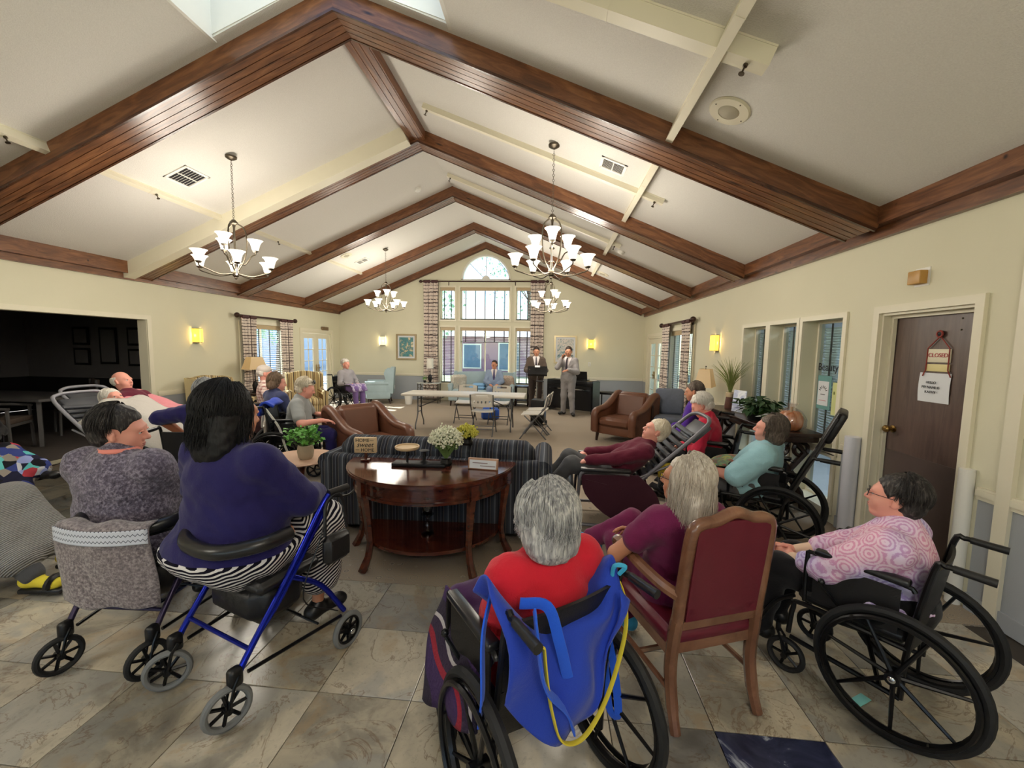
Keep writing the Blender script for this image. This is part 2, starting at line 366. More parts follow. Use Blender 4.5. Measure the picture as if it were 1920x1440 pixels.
# ---------------------------------------------------------------- floor: slab, tiles, carpet
mb = MB(); mb.box(XL-.3, XR+.3, YB-.2, YF+.2, -.12, -.012); floor = struct(mb.build('floor', M_GROUT, smooth=False))
TP, TX, TY = .4565, -1.067, 2.638
CX0 = -3.35
mb = MB(); mb.box(CX0, XR+.05, TY, YF, -.012, .0); mb.box(XL, CX0, 6.6, YF, -.012, 0)
cp = mb.build('carpet', M_CARPET, smooth=False); struct(cp)
tb = MB(); h = TP/2-.0022; b = .003
tb.add([(-h, -h, -.01), (h, -h, -.01), (h, h, -.01), (-h, h, -.01), (-h, -h, -.001), (h, -h, -.001), (h, h, -.001), (-h, h, -.001), (-h+b, -h+b, 0), (h-b, -h+b, 0), (h-b, h-b, 0), (-h+b, h-b, 0)],
       [(0, 1, 5, 4), (1, 2, 6, 5), (2, 3, 7, 6), (3, 0, 4, 7), (4, 5, 9, 8), (5, 6, 10, 9), (6, 7, 11, 10), (7, 4, 8, 11), (8, 9, 10, 11)])
TM = tb.mesh('tile', M_TILE, False); TMB = tb.mesh('tile', M_BTILE, False)
BLUE = {(4, -3), (-4, -1), (-7, 2)}
nt = 0; bgt = MB()
for i in range(-16, 9):
    for j in range(-15, 9):
        x, y = TX+(i+.5)*TP, TY+(j+.5)*TP
        if x < XL-.05 or x > XR-.1 or (j >= 0 and x+TP/2 > CX0+.02) or y > 6.6: continue
        if y > 1.0 and nt < 300 and (y > .35*abs(x) or y > 1.2): obj('tile', TMB if (i, j) in BLUE else TM, floor, None, (x, y, 0)); nt += 1
        else: bgt.add([(vx+x, vy+y, vz) for vx, vy, vz in tb.v], tb.f)
bgt.build('tile_field', M_TILE, floor, smooth=False, kind='stuff')
# ---------------------------------------------------------------- wainscot, rails, baseboards
RAIL = .775
_wn = 0
def wains(axis, pos, a, b, out):
    global _wn
    _wn += 1
    p = MB(); r = MB(); bb = MB()
    def bx(m, d0, d1, z0, z1):
        lo, hi = sorted((pos+out*d0, pos+out*d1))
        if axis == 'X': m.box(lo, hi, a, b, z0, z1)
        else: m.box(a, b, lo, hi, z0, z1)
    bx(p, 0, .006, 0, RAIL); bx(r, 0, .028, RAIL-.01, RAIL+.03); bx(r, .0, .018, RAIL-.035, RAIL-.01); bx(r, .0, .02, RAIL+.03, RAIL+.045); bx(bb, .006, .02, 0, .11)
    o = struct(p.build('trim_%d' % _wn, M_GREY, smooth=False)); r.build('chair_rail', M_TRIM, o, smooth=False); bb.build('baseboard', M_GREY, o, smooth=False)
wains('X', XL, 6.32, 8.18, 1); wains('X', XL, 9.85, 10.30, 1); wains('X', XL, 12.03, YF, 1)
wains('Y', YF, XL, -3.46, -1); wains('Y', YF, -.50, XR, -1)
wains('X', XR, 12.03, YF, -1); wains('X', XR, 9.85, 10.30, -1); wains('X', XR, 6.27, 8.18, -1); wains('X', XR, 3.86, 4.06, -1); wains('X', XR, 2.2, 2.82, -1); wains('X', XR, YB, 2.14, -1); wains('X', XL, YB, 2.28, 1); wains('Y', YB, XL, XR, 1)
mb = MB(); mb.box(XR-.03, XR, 2.14, 2.2, 0, EAVE); mb.box(XR-.03, XR, 2.62, 2.70, 0, 2.3); struct(mb.build('trim_20', M_TRIM, smooth=False))
mb = MB(); mb.rbox((XR-.05, 1.6, .80), (.05, 1.6, .11), .02); hr = mb.build('handrail', m_wood('cherry_handrail', (70, 28, 20), (98, 42, 28), (120, 56, 40)), None); tag(hr, 'dark red wooden handrail on the wall beyond the brown door', 'handrail')
# ---------------------------------------------------------------- beams
def roof_beam(y0, y1, idx, drop=.20):
    root = bpy.data.objects.new('ceiling_beam', None); COL.objects.link(root); root['kind'] = 'structure'; root['category'] = 'beam'
    root['label'] = ['stained pine ceiling beam nearest the skylight', 'stained pine ceiling beam in front of the hanging chandeliers with a cream box on one side', 'stained pine ceiling beam third from the far gable wall', 'stained pine ceiling beam second from the far gable wall', 'stained pine ceiling beam against the gable wall above the arched window'][idx]
    sl = math.atan(SLOPE); xe = 4.70
    for sg in (-1, 1):
        L = xe/math.cos(sl); c = math.cos(sl)
        mb = MB(); # local x runs down the slope
        d = drop*c; Yw = y1-y0; t = math.tan(sl)
        # mitred at the ridge
        za, zb = -d+.022, .02
        mb.add([(-za*t, 0, za), (L, 0, za), (L, Yw, za), (-za*t, Yw, za), (-zb*t, 0, zb), (L, 0, zb), (L, Yw, zb), (-zb*t, Yw, zb)],
               [(0, 3, 2, 1), (4, 5, 6, 7), (0, 1, 5, 4), (1, 2, 6, 5), (2, 3, 7, 6), (3, 0, 4, 7)])
        o = mb.build('beam_half', M_BEAM, root, smooth=False)
        def place(o): o.matrix_local = Matrix.Translation((XC, y0, RIDGE))@(Matrix.Rotation(sl, 4, 'Y') if sg > 0 else Matrix.Rotation(PI, 4, 'Z')@Matrix.Translation((0, -Yw, 0))@Matrix.Rotation(sl, 4, 'Y'))
        place(o)
        nb = 4; e = .022
        for k in range(nb):
            a = e+(Yw-2*e)*k/nb+.004; bb = e+(Yw-2*e)*(k+1)/nb-.004; q = MB(); za, zb = -d+.006, -d+.024; 
            q.add([(-za*t, a, za), (L-.02, a, za), (L-.02, bb, za), (-za*t, bb, za), (-zb*t, a, zb), (L, a, zb), (L, bb, zb), (-zb*t, bb, zb)], [(0, 3, 2, 1), (4, 5, 6, 7), (0, 1, 5, 4), (1, 2, 6, 5), (2, 3, 7, 6), (3, 0, 4, 7)])
            place(q.build('plank', M_BEAM, root, smooth=False))
        q = MB()
        for a, bb in ((0, e), (Yw-e, Yw)):
            za, zb = -d, -d+.024; q.add([(-za*t, a, za), (L, a, za), (L, bb, za), (-za*t, bb, za), (-zb*t, a, zb), (L, a, zb), (L, bb, zb), (-zb*t, bb, zb)], [(0, 3, 2, 1), (4, 5, 6, 7), (0, 1, 5, 4), (1, 2, 6, 5), (2, 3, 7, 6), (3, 0, 4, 7)])
        place(q.build('edge_strip', M_BEAMD, root, smooth=False))
BEAMS = [(3.70, 4.06), (6.01, 6.30), (8.15, 8.45), (10.43, 10.70), (12.34, 12.42)]
for i, (a, bq) in enumerate(BEAMS): roof_beam(a, bq, i)
mb = MB(); mb.box(XC-.12, XC+.12, 4.06, 6.01, RIDGE-.17, RIDGE+.02); rb = struct(mb.build('ridge_beam', M_BEAMY, smooth=False)); rb['label'] = 'short stained pine ridge beam joining two roof beams'
q = MB()
for k in range(3): q = MB(); q.box(XC-.11+k*.075, XC-.045+k*.075, 4.06, 6.01, RIDGE-.176, RIDGE-.165); q.build('plank', M_BEAMY, rb, smooth=False)
for sg, X, nm in ((-1, XL, 'left'), (1, XR, 'right')):
    a = MB(); bq = lambda d0, d1: sorted((X-sg*d0, X-sg*d1))
    lo, hi = bq(0, .13); a.box(lo, hi, YB, YF, 2.72, 2.92); o = struct(a.build('trim_eave_'+nm, M_BEAMY, smooth=False)); o['label'] = 'stained pine eave board along the %s wall' % nm
    a = MB(); lo, hi = bq(0, .05); a.box(lo, hi, YB, YF, EAVE-.01, 2.72); a.build('board', M_BEAMY, o, smooth=False)
# cream box along the near face of the second beam, left slope
sl = math.atan(SLOPE); mb = MB(); mb.box(.18, 4.70/math.cos(sl), 0, .17, -.20, 0.01)
o = mb.build('sprinkler_pipe_box', M_TRIM, None, smooth=False); o.matrix_world = Matrix.Translation((XC, 6.01, RIDGE))@Matrix.Rotation(PI, 4, 'Z')@Matrix.Rotation(sl, 4, 'Y')
tag(o, 'long cream boxed-in soffit running down the sloped ceiling beside the second beam', 'pipe box')
# surface raceways (cream) on the ceiling
def raceway(name, label, a, b, wd=.06, ht=.07, heads=()):
    za, zb = ceil_z(a[0]), ceil_z(b[0]); A = Vector((a[0], a[1], za)); B = Vector((b[0], b[1], zb)); d = (B-A); L = d.length
    mb = MB(); mb.box(0, L, -wd/2, wd/2, -ht, .0); mb.box(0, L, -wd/2-.004, wd/2+.004, -.012, 0)
    for k in range(1, int(L/.7)): mb.box(k*.7-.003, k*.7+.003, -wd/2-.002, wd/2+.002, -ht-.002, 0)
    root = mb.build(name, M_TRIM, None, smooth=False); x = d.normalized(); s = 1 if (A.x+B.x)/2 > XC else -1
    nrm = Vector((s*SLOPE, 0, 1)).normalized(); y = nrm.cross(x); 
    mw = Matrix((x, y, nrm)).transposed().to_4x4(); mw.translation = A; root.matrix_world = mw
    for hpos in heads:
        hb = MB(); hb.lathe([(.0, -ht-.06), (.018, -ht-.06), (.018, -ht-.055), (.006, -ht-.05), (.006, -ht-.02), (.014, -ht-.015), (.014, -ht)], 10, (hpos*L, 0, 0)); hb.build('sprinkler_head', M_NICKEL, root)
    return tag(root, label, 'pipe cover')
raceway('pipe_cover', 'cream pipe cover across the sloped ceiling near the ceiling speaker', (-.9+.6, 2.78), (1.28, 2.70), .09, .12, (.93,))
raceway('pipe_cover', 'thin cream pipe cover running over the first beam beside the ceiling speaker', (1.01, 1.0), (1.01, 3.74), .06, .15)
raceway('pipe_cover', 'cream pipe cover down the slope above the near right chandelier', (-1.63, 5.2), (1.30, 5.11), .06, .06, (.02, .97))
raceway('pipe_cover', 'short cream pipe cover between the first and second beam by the ceiling vent', (1.02, 4.06), (1.02, 6.02), .06, .1)
raceway('pipe_cover', 'cream pipe cover down the slope behind the near right chandelier', (-1.9, 7.48), (1.19, 7.41), .06, .06, (.02, .97))
raceway('pipe_cover', 'short cream pipe cover between the second and third beam on the door side', (1.02, 6.30), (1.02, 8.15), .06, .08)
raceway('pipe_cover', 'short cream pipe cover between the third and fourth beam near the oval speaker', (1.02, 8.45), (1.02, 10.43), .06, .08)
raceway('pipe_cover', 'cream pipe cover meeting the first beam at the upper left corner', (-4.95, 1.5), (-4.95, 3.72), .06, .1, (.85,))
raceway('pipe_cover', 'cream pipe cover beside the near left ceiling vent', (-4.97, 4.06), (-4.97, 6.0), .06, .06, (.4,))
raceway('pipe_cover', 'cream pipe cover behind the near left chandelier', (-4.97, 6.30), (-4.97, 8.15), .05, .05, (.45,))
raceway('pipe_cover', 'cream pipe cover next to the small far ceiling vent', (-4.97, 8.45), (-4.97, 10.43), .05, .05)
def on_ceiling(o, x, y, dz=0.):
    s = 1 if x > XC else -1; nrm = Vector((s*SLOPE, 0, 1)).normalized(); yv = Vector((0, 1, 0)); xv = yv.cross(nrm)
    m = Matrix((xv, yv, nrm)).transposed().to_4x4(); m.translation = Vector((x, y, ceil_z(x)))+nrm*dz; o.matrix_world = m
def vent(x, y, w, d, label):
    fr = MB(); fr.box(-w/2, w/2, -d/2, -d/2+.03, -.012, 0); fr.box(-w/2, w/2, d/2-.03, d/2, -.012, 0); fr.box(-w/2, -w/2+.03, -d/2, d/2, -.012, 0); fr.box(w/2-.03, w/2, -d/2, d/2, -.012, 0)
    r = fr.build('ceiling_vent', M_WHITE, None, smooth=False); on_ceiling(r, x, y); tag(r, label, 'vent')
    bk = MB(); bk.box(-w/2+.02, w/2-.02, -d/2+.02, d/2-.02, -.003, -.001); bk.build('duct_shade_sheet', M_INK, r, smooth=False)  # flat black sheet paints the shade behind the slats; no hole is cut
    n = 8
    for k in range(n):
        t = -d/2+.04+(d-.08)*k/(n-1); sm = MB(); sm.bx((-.0, t, -.007), (w-.06, .016, .003), rotm(.6)); sm.build('slat', M_WHITE, r, smooth=False)
    sm = MB(); sm.box(-.006, .006, -d/2+.02, d/2-.02, -.012, -.004); sm.build('divider', M_WHITE, r, smooth=False)
vent(-4.57, 4.89, .33, .36, 'white square ceiling vent beside the near left chandelier'); vent(.65, 4.81, .30, .26, 'white ceiling vent beside the near right chandelier'); vent(-4.6, 9.73, .3, .26, 'small white ceiling vent beside the far left chandelier')
def ceil_speaker(x, y, r, label):
    m = MB(); m.lathe([(0, -.012), (r*.5, -.012), (r*.52, -.016), (r*.93, -.014), (r, -.004), (r, 0)], 32); o = m.build('ceiling_speaker', M_TRIM); on_ceiling(o, x, y); tag(o, label, 'speaker')
    g = MB(); g.lathe([(0, -.02), (r*.45, -.018), (r*.5, -.012)], 28); g.build('grille', mat('speaker_mesh', (176, 168, 146), .7, bump=.6, bs=400), o)
    for a in range(4):
        s = MB(); s.ell((.8*r*math.cos(a*PI/2+.3), .8*r*math.sin(a*PI/2+.3), -.016), .005, 6, 4); s.build('screw', M_NICKEL, o)
ceil_speaker(1.28, 3.31, .15, 'round cream ceiling speaker close to the first beam'); ceil_speaker(1.21, 10.06, .15, 'round cream ceiling speaker between the far beams'); ceil_speaker(-5.0+.35, 9.05, .13, 'small round cream ceiling speaker beside the far left chandelier')
m = MB(); m.lathe([(0, -.05), (.035, -.05), (.06, -.03), (.065, 0)], 20); o = m.build('smoke_detector', M_WHITE); on_ceiling(o, -2.53, 7.66); tag(o, 'white smoke detector on the ceiling near the ridge', 'detector')
m = MB(); m.lathe([(0, -.05), (.035, -.05), (.06, -.03), (.065, 0)], 20); o = m.build('smoke_detector', M_WHITE); on_ceiling(o, 1.25, 7.75); tag(o, 'white smoke detector on the ceiling between the second and third beam', 'detector')
# ---------------------------------------------------------------- windows, doors
_wi = 0
def W3(axis, pos, u0, u1, d0, d1, z0, z1, m):
    """box in wall coordinates: u along the wall, d depth away from the room"""
    if axis == 'Y': m.box(u0, u1, pos+d0, pos+d1, z0, z1)
    else:
        s = -1 if pos < 0 else 1; lo, hi = sorted((pos+s*d0, pos+s*d1)); m.box(lo, hi, u0, u1, z0, z1)
    return m
def window(axis, pos, u0, u1, z0, z1, depth=.12, mun=(1, 1), glass=True, fr=.04, trim=.07, m=None, sill=True):
    global _wi
    _wi += 1; m = m or M_TRIM
    f = MB()
    for a, b, c, d in ((u0, u1, z0, z0+fr), (u0, u1, z1-fr, z1), (u0, u0+fr, z0+fr, z1-fr), (u1-fr, u1, z0+fr, z1-fr)): W3(axis, pos, a, b, depth-.03, depth+.03, c, d, f)
    o = struct(f.build('window_%d' % _wi, m, smooth=False))
    if trim:
        t = MB()
        for a, b, c, d in ((u0-trim, u1+trim, z1, z1+trim), (u0-trim, u0, z0, z1), (u1, u1+trim, z0, z1), (u0-trim, u1+trim, z0-trim, z0)): W3(axis, pos, a, b, -.022, 0, c, d, t)
        t.build('casing', m, o, smooth=False)
    if glass:
        nx, nz = mun; du = (u1-u0-2*fr)/nx; dz = (z1-z0-2*fr)/nz
        for i in range(nx):
            for j in range(nz):
                p = MB(); W3(axis, pos, u0+fr+i*du, u0+fr+(i+1)*du, depth-.003, depth+.003, z0+fr+j*dz, z0+fr+(j+1)*dz, p); p.build('pane', M_GLASS, o, smooth=False)
        for i in range(1, nx): p = MB(); W3(axis, pos, u0+fr+i*du-.02, u0+fr+i*du+.02, depth-.02, depth+.02, z0+fr, z1-fr, p); p.build('mullion', m, o, smooth=False)
        for j in range(1, nz): p = MB(); W3(axis, pos, u0+fr, u1-fr, depth-.02, depth+.02, z0+fr+j*dz-.012, z0+fr+j*dz+.012, p); p.build('mullion', m, o, smooth=False)
    return o
def blind(axis, pos, u0, u1, z0, z1, depth, label, tapes=5, gap=.047, tilt=.12, valance=True, group=None, mm=None):
    r = thing('window_blind', label, 'blind', (0, 0, 0), 0, group)
    sl = MB(); n = int((z1-z0-.06)/gap); s = 1 if (axis == 'Y' or pos > 0) else -1
    for k in range(n):
        z = z0+.03+k*gap
        if axis == 'Y': sl.bx(((u0+u1)/2, pos+depth, z), (u1-u0, .046, .003), rotm(tilt))
        else: sl.bx((pos+s*depth, (u0+u1)/2, z), (.046, u1-u0, .003), rotm(0, -tilt*s))
    sl.build('slats', mm or M_BLIND, r, smooth=False, kind='stuff')
    for k in range(tapes):
        u = u0+(u1-u0)*(k+.5)/tapes; t = MB(); W3(axis, pos, u-.014, u+.014, depth-.029, depth-.027, z0, z1, t); t.build('ladder_tape', M_TAPE, r, smooth=False)
    if valance: t = MB(); W3(axis, pos, u0-.01, u1+.01, depth-.04, depth-.02, z1-.10, z1, t); t.build('valance', M_GOLD, r, smooth=False)
    t = MB(); W3(axis, pos, u0, u1, depth-.02, depth+.02, z0, z0+.02, t); t.build('bottom_rail', M_TAPE, r, smooth=False)
NM = ['upper left sidelight', 'upper centre pane', 'upper right sidelight', 'lower left sidelight', 'lower centre pane', 'lower right sidelight']
for k, q in enumerate(FWIN):
    window('Y', YF, *q, mun=(2, 1) if k == 4 else (1, 1), trim=.05)
    if k == 4: blind('Y', YF, q[0]+.02, q[1]-.02, 1.82, q[3], .05, 'half raised blind of the big far window above the settee', 5, .05)
    else: blind('Y', YF, q[0]+.02, q[1]-.02, q[2]+.01, q[3], .05, 'white slatted blind with dark tapes in the far window, %s' % NM[k], 2 if k in (0, 2, 3, 5) else 5)
# arched window
a1 = archpts(ARCR, 24); a0 = archpts(ARCR-.05, 24); mb = MB()
for i in range(24): mb.add([(a1[i][0], YF-.02, a1[i][1]), (a0[i][0], YF-.02, a0[i][1]), (a0[i+1][0], YF-.02, a0[i+1][1]), (a1[i+1][0], YF-.02, a1[i+1][1]), (a1[i][0], YF+.1, a1[i][1]), (a0[i][0], YF+.1, a0[i][1]), (a0[i+1][0], YF+.1, a0[i+1][1]), (a1[i+1][0], YF+.1, a1[i+1][1])], [(0, 1, 2, 3), (4, 7, 6, 5), (1, 5, 6, 2), (0, 3, 7, 4)])
mb.box(XC-ARCR, XC+ARCR, YF-.02, YF+.1, ARCZ-.03, ARCZ+.03); o = struct(mb.build('window_20', M_WHITE, smooth=False)); o['label'] = 'half-round arched window high in the gable wall'
edges = [0, .25, .5, .75, 1.0]
for k in range(4):
    p = MB(); pts = [(XC, ARCZ+.02)]+[(XC+(ARCR-.05)*math.cos(PI*(edges[k]+(edges[k+1]-edges[k])*i/6)), ARCZ+(ARCR-.05)*math.sin(PI*(edges[k]+(edges[k+1]-edges[k])*i/6))) for i in range(7)]
    p.prism(pts, YF+.05, YF+.055, 'Y'); p.build('pane', M_GLASS, o, smooth=False)
for e in edges[1:4]:
    p = MB(); p.bar((XC+.1*math.cos(PI*e), YF+.05, ARCZ+.1*math.sin(PI*e)), (XC+.7*math.cos(PI*e), YF+.05, ARCZ+.7*math.sin(PI*e)), .012, 6); p.build('muntin', M_WHITE, o)
p = MB(); p.lathe([(0, -.03), (.12, -.03), (.12, .03), (0, .03)], 16, (XC, YF+.05, ARCZ+.02), rotm(PI/2), a0=0, a1=PI); p.build('hub', M_WHITE, o)
# side windows behind curtains
for pos, sd in ((XL, 'left'), (XR, 'right')):
    window('X', pos, *LW, mun=(2, 1)); blind('X', pos, LW[0]+.02, LW[1]-.02, LW[2]+.01, LW[3], .05, 'white slatted blind between patterned curtains on the %s wall' % sd, 4)
# French doors
def french(pos, k):
    u0, u1, z0, z1 = FD; s = -1 if pos < 0 else 1
    f = MB(); 
    for a, b, c, d in ((u0, u1, z1-.05, z1), (u0, u0+.05, z0, z1-.05), (u1-.05, u1, z0, z1-.05)): W3('X', pos, a, b, .002, .14, c, d, f)
    for a, b, c, d in ((u0-.08, u1+.08, z1, z1+.08), (u0-.08, u0, z0, z1), (u1, u1+.08, z0, z1)): W3('X', pos, a, b, -.022, 0, c, d, f)
    o = struct(f.build('door_%d' % k, M_TRIM, smooth=False)); o['label'] = 'cream glazed French doors on the %s wall' % ('left' if pos < 0 else 'right')
    mid = (u0+u1)/2
    for a, b in ((u0+.05, mid), (mid, u1-.05)):
        L = MB(); st = .13
        for p, q, c, d in ((a+st-.003, b-st+.003, z0, z0+.26), (a+st-.003, b-st+.003, z1-.19, z1-.055), (a, a+st, z0, z1-.055), (b-st, b, z0, z1-.055)): W3('X', pos, p+.003, q-.003, .04, .08, c, d, L)
        lf = L.build('leaf', M_TRIM, o, smooth=False)
        g0, g1, h0, h1 = a+st, b-st, z0+.26, z1-.19
        for i in range(2):
            for j in range(5):
                p = MB(); W3('X', pos, g0+(g1-g0)*i/2+.006, g0+(g1-g0)*(i+1)/2-.006, .058, .062, h0+(h1-h0)*j/5+.006, h0+(h1-h0)*(j+1)/5-.006, p); p.build('pane', M_GLASS, lf, smooth=False)
        mm = MB(); W3('X', pos, (g0+g1)/2-.009, (g0+g1)/2+.009, .05, .07, h0, h1, mm)
        for j in range(1, 5): W3('X', pos, g0, g1, .05, .07, h0+(h1-h0)*j/5-.009, h0+(h1-h0)*j/5+.009, mm)
        mm.build('muntin', M_TRIM, lf, smooth=False)
        hd = MB(); ux = mid-.06 if a < mid-.1 else mid+.06; hd.rbox((pos-s*-.0-(-s)*-.03*0+(-s)*-.0, ux, 1.0), (.02, .03, .2), .008); hd.bar((pos, ux, 1.0), (pos-s*.04, ux, 1.0), .012); hd.build('handle', M_BRASS, lf)
    return o
french(XL, 1); french(XR, 2)
m = MB(); m.rbox((XL+.02, 11.55, 2.14), (.03, .36, .10), .006); o = m.build('wall_sign', m_wood('walnut_sign', (80, 58, 40), (110, 84, 58), (140, 110, 80))); tag(o, 'small brown sign above the left French doors', 'sign')
# brown salon door
u0, u1, z0, z1 = RD
f = MB()
for a, b, c, d in ((u0, u1, z1-.02, z1), (u0, u0+.02, z0, z1-.02), (u1-.02, u1, z0, z1-.02)): W3('X', XR, a, b, .002, .16, c, d, f)
for a, b, c, d in ((u0-.06, u1+.06, z1, z1+.06), (u0-.06, u0, z0, z1), (u1, u1+.06, z0, z1)): W3('X', XR, a, b, -.025, 0, c, d, f)
W3('X', XR, u1-.045, u1-.02, .06, .09, z0, z1-.045, f); W3('X', XR, u0+.02, u1-.02, .06, .09, z1-.045, z1-.02, f)
dr = struct(f.build('door_3', M_TRIM, smooth=False)); dr['label'] = 'cream framed brown wooden door with hanging signs'
M_DOOR = m_wood('brown_veneer_door', (78, 62, 58), (94, 76, 70), (106, 86, 78), .3, (9, 9, .8), False, .15)
f = MB(); W3('X', XR, u0+.022, u1-.022, .095, .135, z0+.01, z1-.022, f); lf = f.build('leaf', M_DOOR, dr, smooth=False)
f = MB(); W3('X', XR, u0+.03, u1-.03, .091, .095, z0+.02, .86, f); f.build('kick_plate', mat('grey_brown_plate', (98, 84, 80), .3, .2), lf, smooth=False)
f = MB(); f.lathe([(0, 0), (.03, 0), (.03, .008), (.012, .012), (.012, .035), (.028, .045), (.03, .06), (.022, .072), (0, .075)], 18, (XR+.095, u1-.10, 1.04), rotm(0, -PI/2)); f.build('knob', M_BRASS, lf)
f = MB()
for yy, zz in ((u0+.06, z1-.08), (u0+.06, z1-.16), (u0+.20, z1-.08), (u0+.20, z1-.16)): f.ell((XR+.094, yy, zz), .006, 8, 5)
f.build('bolt', M_NICKEL, lf)
SGN = XR+.09
def onwall(t_): return (PI/2, 0, -PI/2)
r = thing('hanging_door_sign', 'cream hanging sign reading CLOSED on red ribbon on the brown door', 'sign', (0, 0, 0))
f = MB(); f.rbox((SGN, 3.30, 1.655), (.012, .18, .10), .004); f.build('sign_board', mat('cream_board', (224, 216, 190), .6), r)
text('lettering', 'CLOSED', .042, mat('red_ink', (178, 40, 60), .6), r, (SGN-.008, 3.30, 1.645), (PI/2, 0, -PI/2))
f = MB(); f.rbox((SGN, 3.30, 1.565), (.010, .18, .055), .004); f.build('lower_board', mat('pale_yellow_board', (222, 208, 150), .6), r)
f = MB(); rb_ = mat('red_ribbon', (140, 52, 40), .7)
for yy in (-.085, .085):
    f.tube([(SGN-.004, 3.30, 1.80), (SGN-.008, 3.30+yy, 1.71), (SGN-.008, 3.30+yy*1.02, 1.55), (SGN-.006, 3.30+yy*1.3, 1.50)], .004, 6)
f.tube(arc((SGN-.01, 3.30, 1.815), .022, 0, 2*PI, 12, 'YZ'), .007, 6); f.build('ribbon', rb_, r)
f = MB(); f.lathe([(0, -.01), (.02, -.008), (.022, .004), (0, .012)], 12, (SGN-.006, 3.30, 1.815), rotm(0, -PI/2)); f.build('hook', M_INK, r)
r = thing('paper_notice', 'white paper notice reading HELLO MY NAME IS KATHY on the brown door', 'paper', (0, 0, 0))
G = np.zeros((6, 6, 3))
for i in range(6):
    for j in range(6): G[i, j] = (SGN+.002-.006*math.sin(PI*i/5), 3.315+(j/5-.5)*.25, 1.525-.22*i/5)
f = MB(); f.sheet(G, .001); f.build('sheet', M_PAPER, r)
for k, s in enumerate(('HELLO', 'MY NAME IS', 'KATHY')): text('lettering', s, .027, M_INK, r, (SGN-.015, 3.325, 1.445-k*.036), (PI/2, 0, -PI/2))
m = MB(); m.rbox((XR-.03, 3.40, 2.24), (.06, .11, .10), .008); o = m.build('door_chime', mat('amber_plastic', (186, 140, 70), .4)); tag(o, 'small amber box mounted above the brown door', 'alarm'); m = MB(); m.box(XR-.006, XR, 3.33, 3.45, 2.175, 2.31); m.build('back_plate', M_WHITE, o, smooth=False)
# white corner guard beside the door
m = MB(); m.tube([(XR-.055, 3.86, .0), (XR-.055, 3.86, .92)], .06, 20); o = m.build('corner_guard', mat('white_vinyl', (214, 214, 222), .4, var=.05, vs=3)); tag(o, 'white round corner guard post beside the brown door', 'guard')
m = MB(); m.tube([(XR-.03, 2.88, .0), (XR-.03, 2.88, .92)], .04, 16); o = m.build('corner_guard', M_WHITE); tag(o, 'slim white corner guard on the far side of the brown door frame', 'guard')
# interior salon windows
M_SLAT2 = mat('pale_green_slat', (206, 214, 204), .5, var=.03)
for k, (q, ql) in enumerate(zip(RW, RLOW)):
    window('X', XR, *q, depth=.17, trim=.05, fr=.025); window('X', XR, *ql, depth=.17, trim=.04, fr=.025)
    lab = ['farthest', 'middle', 'nearest'][k]
    blind('X', XR, q[0]+.02, q[1]-.02, q[2]+.02, q[3]-.01, .215, 'closed pale slatted blind in the salon window, %s from the brown door' % ['farthest', 'middle one', 'nearest'][k], 2, .028, -.6, False, None, M_SLAT2)
mb = MB(); mb.box(XR+.2, XR+3, 2.2, 7.2, -.05, 0); mb.box(XR+3, XR+3.1, 2.2, 7.2, 0, 2.6); mb.box(XR+.2, XR+3, 2.1, 2.2, 0, 2.6); mb.box(XR+.2, XR+3, 7.2, 7.3, 0, 2.6); mb.box(XR+.2, XR+3, 2.2, 7.2, 2.6, 2.7)
struct(mb.build('wall_salon', mat('salon_wall', (190, 196, 200), .8), smooth=False))
gl = XR+.155
mb = MB(); mb.rbox((XR+1.5, 4.9, 2.56), (1.2, .6, .06), .01); cl = mb.build('ceiling_light', M_WHITE); tag(cl, 'flat white ceiling light inside the salon', 'ceiling light'); mb = MB(); mb.box(XR+.95, XR+2.05, 4.64, 5.16, 2.522, 2.528); mb.build('diffuser', emis('salon_diffuser', (240, 246, 255), 24.), cl, smooth=False)
r = thing('window_lettering', 'black lettering Beauty S on the nearest salon window', 'lettering', (0, 0, 0)); text('lettering', 'Beauty S', .115, M_INK, r, (gl, 4.755, 1.475), (PI/2, 0, -PI/2), .0008, 'LEFT')
r = thing('paper_flyer', 'white flyer with curved black print taped on the nearest salon window', 'flyer', (0, 0, 0)); m = MB(); m.box(gl, gl+.002, 4.56, 4.73, 1.10, 1.36); m.build('sheet', M_PAPER, r, smooth=False)
m = MB()
for k in range(7): a = PI*(.1+.8*k/6); m.bx((gl-.001, 4.645+.055*math.cos(a), 1.25+.05*math.sin(a)), (.001, .008, .028), rotm(a-PI/2))
m.box(gl-.0015, gl, 4.61, 4.68, 1.215, 1.222); m.build('print', M_INK, r, smooth=False)
m = MB(); m.box(gl-.0015, gl, 4.59, 4.70, 1.15, 1.156); m.build('print', mat('pink_ink', (200, 120, 130), .7), r, smooth=False)
r = thing('teal_poster', 'teal poster partly hidden behind the white flyer', 'poster', (0, 0, 0)); m = MB(); m.box(gl+.004, gl+.006, 4.53, 4.745, 1.06, 1.42); m.build('sheet', mat('teal_paper', (112, 160, 158), .7), r, smooth=False)
r = thing('yellow_flyer', 'pale yellow flyer at the edge of the nearest salon window', 'flyer', (0, 0, 0)); m = MB(); m.box(gl+.0, gl+.002, 4.36, 4.5, 1.02, 1.36); m.build('sheet', mat('pale_yellow_paper', (214, 218, 150), .7), r, smooth=False)
m = MB(); m.ell((gl-.001, 4.47, 1.25), (.001, .012, .018), 8, 6); m.build('print', mat('olive_ink', (120, 130, 60), .7), r)
